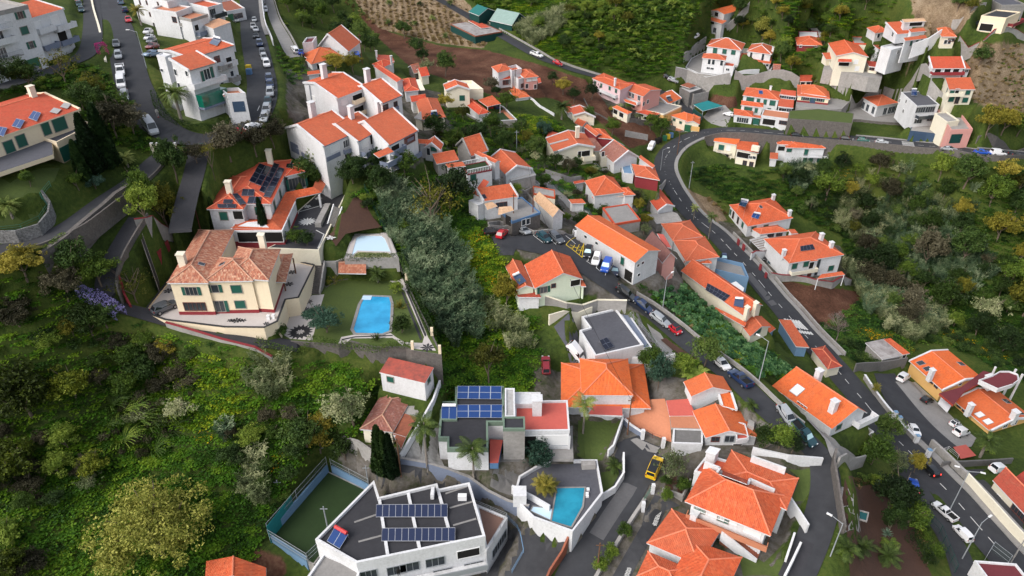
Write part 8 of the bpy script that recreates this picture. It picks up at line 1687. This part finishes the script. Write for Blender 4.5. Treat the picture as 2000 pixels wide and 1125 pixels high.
for p,r,l,k in (((745,380),3.2,'dark tree at the top of the cane slope','dark'),((790,345),3.4,'tree below the terraced apartments, right one','mid'),((700,345),3.0,'dark tree below the terraced apartments','dark'),((740,335),2.6,'shrub tree against the terraced apartments','dark'),((850,275),3.6,'round tree in front of the grey house','dark'),((885,290),3.2,'banana shaded tree above the white cottage','mid'),((930,285),4.0,'dense tree in the central gully','dark'),((960,270),3.6,'second dense tree in the central gully','mid'),((985,300),3.4,'third dense tree in the central gully','dark'),((1015,265),3.0,'tree beside the turf terrace','dark'),((905,235),2.6,'yellow tree beside the parapet house','yel'),((870,215),2.8,'light tree by the parapet house','yel'),((990,215),3.4,'round tree right of the carport','mid'),((1060,275),3.2,'dark round bush beside the cream gabled house','blueg'),((1045,310),3.4,'tree left of the cream gabled house','dark'),((1110,340),2.4,'brown bush below the cream gabled house','brown'),((1085,330),2.8,'green bush below the cream gabled house','mid'),((1195,265),3.0,'round tree behind the red walled house','mid'),((1150,240),2.8,'tree near the orange shed of the red walled house','dark'),((1100,185),3.4,'yellow green tree beside the pink house','yel'),((1080,165),2.4,'tree behind the pink house','dark'),((1120,200),2.8,'dark tree below the yellow green one','dark'),((1290,265),3.6,'wide bush above the bins','mid'),((1270,255),3.0,'bush left of the wide one above the bins','mid'),((1155,195),3.2,'dark hedge like bush left of the pale pink house','dark'),((960,180),2.8,'grey bare bush left of the white terrace house','brown'),((970,190),2.2,'dark bush against the white terrace house','dark'),((870,150),4.2,'large dark tree on the ploughed slope','dark'),((835,150),3.6,'grey green tree on the ploughed slope','olive'),((790,75),4.2,'dark conifer at the edge of the ploughed field','dark'),((815,110),4.0,'round dark tree below the conifer','dark'),((825,125),3.0,'small round tree beside the round dark one','dark'),
  ((1490,75),4.8,'pale flowering tree right of the white mansion','flower'),((1545,140),3.4,'yellow green tree beside the crimson house','yel'),((1525,120),4.0,'dark tree between the mansion and the crimson house','dark'),((1440,60),3.8,'green tree above the white mansion','dark'),((1560,25),4.6,'flowering tree at the top edge','flower'),((1595,60),3.6,'green tree above the crimson house','mid'),((1690,15),4.2,'yellow tree at the top edge','yel'),((1720,140),4.0,'dark tree between cream and white houses','dark'),((1755,135),3.8,'leafy tree beside the white terraces','mid'),((1770,125),3.4,'dark green tree right of the leafy one','dark'),((1700,120),3.0,'dark tree beside the cream family house','dark'),((1925,265),4.6,'light green tree beside the salmon garage','yel'),((1955,262),5.0,'wide light green tree above the main road','yel'),((1985,265),4.2,'bright green tree at the right edge above the main road','mid'),((1910,130),3.6,'bush on the dry slope','dark'),((1640,40),3.2,'shrub tree in the yellow flowered garden','yel'),((1870,20),3.2,'bush beside the flat roofed villa','dark'),((1895,25),2.6,'yellow bush beside the flat roofed villa','yel'),((1995,620),6,'bright climbing tree at the right edge','yel'),((1975,560),5,'dark tree at the right edge of the ravine','mid')): T(k,p,r,l)
def grove(kinds, polys, n, r, label, group, seed, hf=1.1, name='broadleaf_tree', gap=.75):
 g = random.Random(seed); got = []; tries = 0
 while len(got) < n and tries < n*60:
  tries += 1; q = polys[g.randrange(len(polys))]; xs = [p[0] for p in q]; ys = [p[1] for p in q]; p = (g.uniform(min(xs),max(xs)),g.uniform(min(ys),max(ys)))
  if not inpoly(np.array(p[0]),np.array(p[1]),q): continue
  w = hit_full(p); i = int(np.searchsorted(AX,w.x)); j = int(np.searchsorted(AY,w.y))
  if OCC[min(i,OCC.shape[0]-1),min(j,OCC.shape[1]-1)]: continue
  rr = g.uniform(*r)
  if any((w-v).length < (rr+s)*gap for v,s in got): continue
  got.append((w,rr)); tree_at(g.choice(kinds), w, rr, label, rr*g.uniform(.8,1.2)*hf, rr*g.uniform(.1,.5), name, group)
grove(['dark','dark','mid'],[[(540,5),(600,-20),(660,25),(720,80),(745,105),(700,110),(640,60),(580,50)]],26,(2.6,4.2),'dark evergreen in the belt of trees below the ploughed field','belt of dark evergreens',1)
grove(['dark','dark','mid','mid','olive','dark','brown','yel'],[[(1520,340),(1700,330),(1980,340),(2060,560),(2060,730),(1950,690),(1850,640),(1760,640),(1690,560),(1640,450),(1560,400)]],85,(2.4,5.4),'tree among the dense scrub of the right ravine','trees of the right ravine',2)
grove(['dark','mid','brown','yel'],[[(-60,530),(80,540),(170,590),(240,640),(330,690),(300,760),(200,700),(120,690),(0,640),(-60,640)]],26,(2.2,4.2),'dark bush on the shaded slope below the stone wall','bushes below the stone wall',3,.9,'dark_bush')
grove(['brown','olive','mid','brown','dark'],[[(150,640),(330,680),(400,720),(340,850),(250,820),(170,740)],[(0,830),(140,850),(200,960),(100,1010),(0,990)],[(440,860),(560,800),(600,880),(560,980),(460,960)],[(0,1020),(70,1060),(60,1130),(0,1130)]],44,(1.6,3.4),'scrub bush on the overgrown lower left slope','scrub bushes of the lower left slope',4,.8,'scrub_bush')
grove(['mid','dark','yel'],[[(1010,-20),(1180,-20),(1230,40),(1180,120),(1130,105),(1040,70)],[(1430,0),(1560,10),(1640,30),(1620,90),(1540,100),(1440,60)]],46,(2.2,4.0),'bushy tree on the green hillside above the hill road','bushes of the upper hillside',5,.9)
grove(['mid','dark','brown','yel','olive'],[[(830,310),(940,270),(1000,300),(1060,330),(1120,350),(1050,300),(1000,240),(930,260),(860,250)],[(1120,330),(1240,350),(1330,380),(1260,420),(1180,400)],[(980,340),(1080,370),(1240,420),(1330,420),(1240,470),(1120,440),(1000,400)],[(1240,180),(1320,200),(1260,240),(1180,220)],[(1560,160),(1740,150),(1740,230),(1600,200)]],60,(1.0,2.2),'garden shrub between the crowded houses','garden shrubs between the houses',6,1.0,'garden_shrub')
grove(['mid','dark'],[[(1700,940),(1790,1000),(1830,1110),(1700,1120),(1640,1100)],[(1280,930),(1340,940),(1330,985),(1290,975)],[(1230,990),(1255,960),(1180,1110),(1160,1110)],[(690,400),(740,380),(800,470),(760,430)]],26,(.8,1.9),'low garden shrub in the lower gardens','shrubs of the lower gardens',8,1.0,'garden_shrub')
zone(1)
for q,h,l in (((568,1015),11,'tall cypress beside the green garage, lower one'),((650,985),12,'broad cypress beside the green garage'),((500,1060),7.5,'thin cypress on the lawn side of the garage')): T('cyp',q,h*.17,l,h=h,th=.1,name='cypress_tree')
zone('U'); T('cyp',(170,880),1.05,'narrow cypress at the corner of the solar villa',h=8,th=.1,name='cypress_tree'); T('cyp',(690,1010),1.15,'tall dark cypress in front of the solar villa garage',h=10.5,th=.1,name='cypress_tree')
zone(10)
for q,h,l in (((738,525),10,'left cypress of the three above the ball court'),((768,530),9,'middle cypress of the three above the ball court'),((800,545),9,'right cypress of the three above the ball court')): T('cyp',q,h*.14,l,h=h,th=.1,name='cypress_tree')
zone(1); palm('date',(1065,715),6.0,1.15,'date palm in the hedged corner garden',.3); palm('queen',(830,150),4,.9,'yellowing palm beside the red car',.2,'palmy')
zone(10); palm('queen',(1005,500),9.0,1.0,'tall palm with leaning crown beside the white garden wall'); palm('queen',(1278,590),7.5,1.05,'palm in front of the white solar house')
zone(11); palm('queen',(415,290),6.5,.9,'palm in the walled garden beside the orange pyramid roof'); palm('low',(600,500),1.0,.9,'low palm behind the curved white wall');
for q in ((170,640),(195,655),(215,650)): palm('low',q,2.2,.85,'yellow green cluster palm in the white planter by the teal pool',.12,'palmy',group='cluster palms by the teal pool')
for q,h in (((660,880),.5),((575,1010),.6),((520,1080),.5)): T('mid',q,1.4,'round shrub in the planter along the taxi road',group='planter shrubs along the taxi road',name='planter_shrub',th=.1,h=1.6)
zone(7); palm('queen',(1150,275),7,.75,'palm beside the main road and twin hip house'); palm('queen',(1062,165),4,.6,'small palm beside the main road',.14)
zone(12); palm('date',(1240,430),4.6,.95,'palm in the garden of the ochre apartments',.28); palm('low',(450,1000),1.6,1.15,'spreading palm at the end of the dark lane',.2); palm('low',(540,990),1.4,1.0,'long leaved palm beside the lane lamp',.2); palm('low',(690,1040),1.5,1.1,'broad palm in the red soil garden',.2); palm('agave',(690,890),.5,1.1,'blue agave in the red soil garden',.1,'blueg',name='agave_plant'); palm('banana',(705,970),1.2,.7,'yellow green clump below the blue agave',.12,'banana',name='banana_plant'); palm('low',(620,60),2,.6,'yellow young palm at the apartment yard wall',.12,'palmy'); palm('banana',(1290,390),.6,.7,'round clump beside the apartment palm',.1,'banana',name='leafy_clump')
zone(3); palm('date',(290,700),4.0,1.25,'large palm in the field behind the red farm roof',.3); zone('N'); palm('date',(430,590),4,.7,'palm in front of the cream gabled house',.2); palm('low',(180,650),2.5,1.1,'bushy palm left of the cream gabled house',.2); palm('low',(1180,980),1.0,.9,'low palm beside the gabled road house');
zone(5); palm('date',(70,140),1.8,.75,'small palm on the curved villa lawn',.2); palm('low',(170,400),1.4,1.3,'yellowing palm at the end of the driveway wall',.2,'palmy'); zone(6); palm('date',(718,545),2.6,.75,'palm on the lawn behind the blue pool',.22); palm('agave',(845,690),.3,2.0,'orange spiky agave on the lawn',.1,'palmy',name='agave_plant'); palm('agave',(710,880),.3,1.7,'green agave beside the front path',.1,None,name='agave_plant'); zone(1); palm('date',(750,975),1.6,.7,'short palm on the driveway bank',.2)
zone('W');
for q in ((300,230),(350,225),(250,240)): palm('banana',q,1.6,.9,'banana plant above the double gabled house',.12,group='banana plants above the double gabled house',name='banana_plant')
palm('low',(890,540),1.2,.7,'small palm beside the lane railing',.12); zone('M')
for q in ((530,230),(560,260),(500,250),(650,330),(660,360)): palm('banana',q,1.8,.9,'banana plant beside the long gabled house',.12,group='banana plants by the long gabled house',name='banana_plant')
zone(0)
for x,y in ((758,48),(905,62),(870,75),(845,40),(820,12),(810,50),(880,10),(760,10)): palm('low',(x,y),1.2,.85,'lone palm standing in the dry ploughed field',.2,group='palms of the dry field')
zone(0)
for p,r,l in (((598,352),3.2,'dark bush at the left corner of the front terraced apartments'),((618,360),2.6,'green bush between solar villa and terraced apartments'),((662,350),3.0,'round bush under the balconies of the terraced apartments'),((690,358),3.4,'spreading bush under the terraced apartments'),((720,352),2.8,'dark shrub below the slate balconies')): T('mid' if r < 3 else 'dark',p,r,l,name='garden_bush',th=.3)
zone(5); hedge([(470,600),(560,640),(640,690),(720,740)],2.6,1.8,'violet flowering climber over the slope wall','purple',dens=70); zone('A'); hedge([(1230,640),(1290,680)],2.2,2.2,'magenta bougainvillea on the tan wall','magenta',dens=90)
SL = [(-300,500),(0,505),(90,515),(150,560),(240,612),(330,645),(480,690),(600,700),(690,715),(742,770),(720,830),(640,880),(600,900),(505,1030),(500,1090),(395,1112),(380,1300),(-300,1300)]
CE = [(690,380),(760,345),(860,330),(930,400),(955,480),(1000,570),(1045,620),(1050,690),(1030,770),(860,790),(800,600),(740,460)]
RV = [(1335,335),(1400,320),(1480,335),(1600,305),(1800,322),(2200,330),(2200,800),(1990,745),(1900,690),(1800,665),(1750,700),(1700,725),(1640,690),(1600,640),(1700,575),(1660,520),(1640,460),(1560,420),(1420,395)]
HL = [(850,-60),(1500,-60),(1440,50),(1330,125),(1250,160),(1100,118),(985,50)]
TR = [(1430,60),(1480,-30),(1760,-30),(1730,90),(1640,120),(1560,150),(1440,100)]
ST_ = [(-60,140),(140,120),(205,140),(232,205),(300,268),(285,300),(180,260),(130,170),(0,190),(-60,200)]
GA = [(820,190),(950,250),(1100,330),(1140,310),(1270,380),(1330,400),(1250,440),(1150,420),(1000,340),(860,300)]
mass('bright_undergrowth','cover:coverl',[[(870,440),(955,455),(1010,570),(1045,640),(1000,700),(940,620),(905,520)],[(330,645),(440,690),(480,800),(400,860),(300,800)],[(1300,700),(1440,690),(1440,740)],[(1530,30),(1740,20),(1730,70),(1540,90)],[(1000,10),(1110,0),(1080,110),(1010,70)],[(1000,225),(1070,230),(1110,270),(1010,285)]],1.1,(.8,1.4)); mass('undergrowth','cover:cover',[SL,CE,HL,TR,ST_],1.05,(.8,1.4)); mass('ravine_undergrowth','cover:coverd',[RV],1.2,(.9,1.5))
mass('garden_undergrowth','cover:cover',[GA,[(560,70),(600,140),(570,170),(540,120),(530,20)],[(1440,640),(1500,680),(1560,760),(1440,720),(1300,620),(1250,560)],[(1000,230),(1080,230),(1120,270),(1010,290)]],1.3,(.7,1.1))
mass('cane_thicket','cane:cane',[[(735,345),(800,375),(865,440),(905,500),(940,600),(935,660),(890,680),(840,620),(795,545),(750,430)],[(390,735),(480,692),(600,700),(650,720),(610,820),(540,880),(420,850)],[(700,700),(735,770),(690,830),(650,760)]],1.15,(.75,1.15),noise_cut=(.06,-2.2,1.0))
mass('pale_cane_thicket','cane:canel',[[(925,590),(1010,620),(1045,690),(980,680)],[(1000,60),(1100,20),(1160,60),(1120,110),(1050,100)],[(480,700),(560,690),(580,750),(500,800)],[(480,900),(530,900),(520,990),(480,990)]],1.4,(.8,1.2),noise_cut=(.08,-1.6,2.0))
mass('ravine_cane','cane:cane',[[(1520,330),(1760,325),(1990,400),(1960,520),(1820,640),(1700,640),(1640,470),(1560,400)],[(1760,640),(1900,690),(2000,740),(1900,740)]],1.35,(.8,1.25),noise_cut=(.07,-.2,3.0)); mass('ravine_pale_cane','cane:canel',[[(1460,340),(1700,325),(1900,400),(1850,600),(1700,620),(1600,440)],[(1700,575),(1790,565),(1850,640),(1780,670),(1720,640)]],1.6,(.8,1.3),noise_cut=(.06,.4,5.0))
mass('ravine_scrub','bush:dark',[RV],2.2,(1.0,2.0),noise_cut=(.05,.2,4.0)); mass('slope_scrub','bush:brown',[[(120,640),(350,690),(420,850),(520,900),(480,1000),(300,900),(100,880)],[(0,820),(120,830),(200,900),(60,1000),(0,990)]],2.2,(.8,1.5),noise_cut=(.07,.4,6.0)); mass('hill_scrub','bush:mid',[HL],2.4,(1.0,1.9),noise_cut=(.05,-.3,7.0)); mass('bank_scrub','bush:mid',[ST_,[(520,10),(545,20),(600,130),(565,150)]],2.0,(.7,1.2)); mass('dark_scrub','bush:dark',[[(-200,520),(100,530),(200,610),(180,720),(0,700),(-200,680)]],2.0,(1.0,1.8))
mass('arching_broom','whip:mid',[[(200,790),(300,760),(390,800),(400,860),(300,900),(210,860)]],2.6,(.8,1.3))
mass('yellow_blossom','bloom:bloom',[[(870,445),(950,450),(1000,560),(960,590),(900,540)],[(340,655),(430,690),(420,750),(340,740)],[(1840,640),(1960,700),(1900,720),(1830,690)],[(1560,330),(1700,330),(1680,370)],[(1540,40),(1700,30),(1710,60),(1560,65)],[(1660,640),(1740,650),(1790,690),(1700,670)],[(520,880),(560,890),(520,950)],[(390,790),(440,850),(400,900)]],1.3,(.7,1.2),noise_cut=(.18,-.4,8.0))
mass('bean_crop','crop:crop',[[(1275,575),(1335,560),(1430,640),(1510,700),(1490,730),(1420,700),(1330,640)],[(1430,690),(1520,705),(1560,730),(1480,740)]],1.0,(.8,1.2)); mass('bright_crop','crop:cover',[[(1625,150),(1680,150),(1715,170),(1700,185),(1640,180)],[(1235,170),(1240,160)]],1.2,(.8,1.2))
mass('banana_plantation','banana:banana',[[(1110,60),(1180,20),(1330,10),(1395,15),(1345,70),(1315,100),(1250,75),(1170,60)],[(1210,95),(1300,105),(1290,135),(1230,118)]],2.1,(.8,1.25),noise_cut=(.09,-2.5,9.0))
mass('dead_crop_rows','tuft:dry',[[(640,-40),(840,-40),(960,60),(945,92),(860,85),(740,55),(690,25)]],0.8,(.8,1.5),rows=(1,.22,2.6,.1)); mass('dry_grass','tuft:dry',[[(1770,-30),(1930,-30),(1870,60),(1800,70)],[(1880,80),(2100,90),(2100,280),(1900,200)],[(1250,700),(1430,720),(1460,700),(1330,600)],[(1280,345),(1390,390),(1420,420),(1390,430)],[(1650,940),(1690,930),(1790,1010),(1830,1125),(1660,1125)]],1.3,(.8,1.4),noise_cut=(.15,-1.0,2.0)); mass('slope_grass','tuft:mid',[[(1890,100),(2100,110),(2100,290),(1900,210)],[(1310,330),(1400,390),(1440,410),(1380,400)]],1.4,(.8,1.3),noise_cut=(.12,-.5,6.0))
SOIL = [[(690,15),(760,62),(860,90),(950,98),(1060,128),(1170,165),(1240,215),(1290,275),(1230,290),(1150,220),(1070,190),(990,195),(900,165),(800,130),(740,75)],[(1525,548),(1700,573),(1690,615),(1620,665),(1570,640)],[(500,1070),(560,1090),(560,1140),(480,1140)],[(1380,185),(1440,190),(1440,210),(1380,215)]]
DRY = [[(640,-60),(850,-60),(965,60),(945,95),(860,85),(740,55)],[(1770,-60),(1960,-60),(1870,70),(1790,70)],[(1880,85),(2300,90),(2300,280),(1900,200)],[(1290,345),(1400,395),(1420,430),(1390,440)],[(1300,630),(1400,700),(1440,740),(1420,690)]]
URBAN = [[(800,240),(1000,300),(1250,380),(1340,420),(1330,640),(1100,560),(960,450),(900,330)],[(1150,150),(1340,190),(1340,260),(1200,230)],[(1040,720),(1380,740),(1600,900),(1500,1140),(1100,1140)],[(640,860),(1050,900),(1050,1140),(740,1140)],[(1400,430),(1640,480),(1680,560),(1500,540)],[(560,120),(860,180),(900,260),(800,330),(560,240)]]
SKY = .15; SUN = .5; EXPO = .85
def mask(polys, soft=3):
 px, py = proj_np(GX.ravel(),GY.ravel(),HT.ravel()); inside = np.zeros(px.shape,bool)
 front = GY.ravel() > 20
 for q in polys: inside |= inpoly(px,py,q) & front
 m = inside.reshape(GX.shape).astype(float)
 for _ in range(soft):
  m[1:-1,1:-1] = (m[1:-1,1:-1]*2+m[:-2,1:-1]+m[2:,1:-1]+m[1:-1,:-2]+m[1:-1,2:])/6
 return m
nx_, ny_ = GX.shape
me = bpy.data.meshes.new('terrain'); me.vertices.add(nx_*ny_); me.vertices.foreach_set('co', np.stack([GX,GY,HT],-1).reshape(-1))
ii = np.arange(nx_*ny_).reshape(nx_,ny_); q = np.stack([ii[:-1,:-1],ii[1:,:-1],ii[1:,1:],ii[:-1,1:]],-1).reshape(-1,4)
me.loops.add(q.size); me.loops.foreach_set('vertex_index', q.reshape(-1)); me.polygons.add(len(q)); me.polygons.foreach_set('loop_start', np.arange(0,q.size,4)); me.polygons.foreach_set('use_smooth',[True]*len(q)); me.update(); me.validate()
att = me.color_attributes.new('soils','FLOAT_COLOR','POINT')
mm = np.stack([mask(SOIL,3),mask(DRY,3),mask(URBAN,2),np.ones(GX.shape)],-1); att.data.foreach_set('color', mm.reshape(-1))
m, nt, b = nmat('hillside_ground')
ca = N(nt,'ShaderNodeVertexColor', layer_name='soils'); sp = N(nt,'ShaderNodeSeparateColor'); nt.links.new(ca.outputs[0], sp.inputs[0])
gr = ramp(nt, math_n(nt,'ADD',math_n(nt,'MULTIPLY',noise(nt,.08,6),.6),math_n(nt,'MULTIPLY',noise(nt,1.3,4),.4)), [(.35,(.022,.036,.010)),(.5,(.046,.070,.014)),(.62,(.075,.092,.020)),(.75,(.095,.078,.034))])
so = ramp(nt, math_n(nt,'ADD',math_n(nt,'MULTIPLY',noise(nt,.15,6),.6),math_n(nt,'MULTIPLY',noise(nt,2.0,4),.4)), [(.35,(.045,.022,.014)),(.52,(.095,.044,.028)),(.7,(.17,.095,.062))])
dr = ramp(nt, math_n(nt,'ADD',math_n(nt,'MULTIPLY',noise(nt,.2,6),.5),math_n(nt,'MULTIPLY',noise(nt,2.5,4),.5)), [(.35,(.10,.070,.042)),(.5,(.20,.145,.092)),(.66,(.33,.26,.18))])
ur = ramp(nt, math_n(nt,'ADD',math_n(nt,'MULTIPLY',noise(nt,.12,6),.6),math_n(nt,'MULTIPLY',noise(nt,1.0,4),.4)), [(.38,(.04,.048,.022)),(.5,(.10,.09,.075)),(.62,(.15,.14,.13))])
dist = math_n(nt,'MULTIPLY',math_n(nt,'SUBTRACT',noise(nt,.5,5),.5),.7)
def edge_f(o): return ramp(nt, math_n(nt,'ADD',sp.outputs[o],dist), [(.4,g1(0)),(.6,g1(1))])
c = mixc(nt, edge_f(0), gr, so); c = mixc(nt, edge_f(1), c, dr); c = mixc(nt, edge_f(2), c, ur)
nt.links.new(c, b.inputs['Base Color']); b.inputs['Roughness'].default_value = .95; b.inputs['Specular IOR Level'].default_value = .1
bn = N(nt,'ShaderNodeBump', Strength=.7, Distance=.3); nt.links.new(noise(nt,1.6,5), bn.inputs['Height']); nt.links.new(bn.outputs[0], b.inputs['Normal'])
tag(link('terrain', me, m), kind='structure')
w = bpy.data.worlds.new('World'); S.world = w; w.use_nodes = True; nt = w.node_tree; bg = nt.nodes['Background']
sky = nt.nodes.new('ShaderNodeTexSky'); sky.sky_type = 'NISHITA'; sky.sun_disc = False; SE, SA = R(42), R(235)
sky.sun_elevation = SE; sky.sun_rotation = SA; sky.air_density = 1.0; sky.dust_density = 4.0; sky.ozone_density = 1.0
hs_ = nt.nodes.new('ShaderNodeHueSaturation'); hs_.inputs['Saturation'].default_value = .45; nt.links.new(sky.outputs[0], hs_.inputs['Color']); nt.links.new(hs_.outputs[0], bg.inputs[0]); bg.inputs[1].default_value = SKY
sl = bpy.data.lights.new('sun','SUN'); sl.energy = SUN; sl.angle = R(40); sl.color = (1,.94,.86); so_ = bpy.data.objects.new('sun', sl); COL.objects.link(so_)
dv = Vector((math.sin(SA)*math.cos(SE), math.cos(SA)*math.cos(SE), math.sin(SE))); so_.rotation_euler = dv.to_track_quat('Z','Y').to_euler(); so_.location = (0,0,300)
S.view_settings.view_transform = 'Standard'; S.view_settings.look = 'None'; S.view_settings.exposure = EXPO; S.view_settings.gamma = 1.0
S.cycles.max_bounces = 5; S.cycles.diffuse_bounces = 3; S.cycles.transparent_max_bounces = 4; S.cycles.caustics_reflective = False; S.cycles.caustics_refractive = False
S.cycles.use_denoising = True
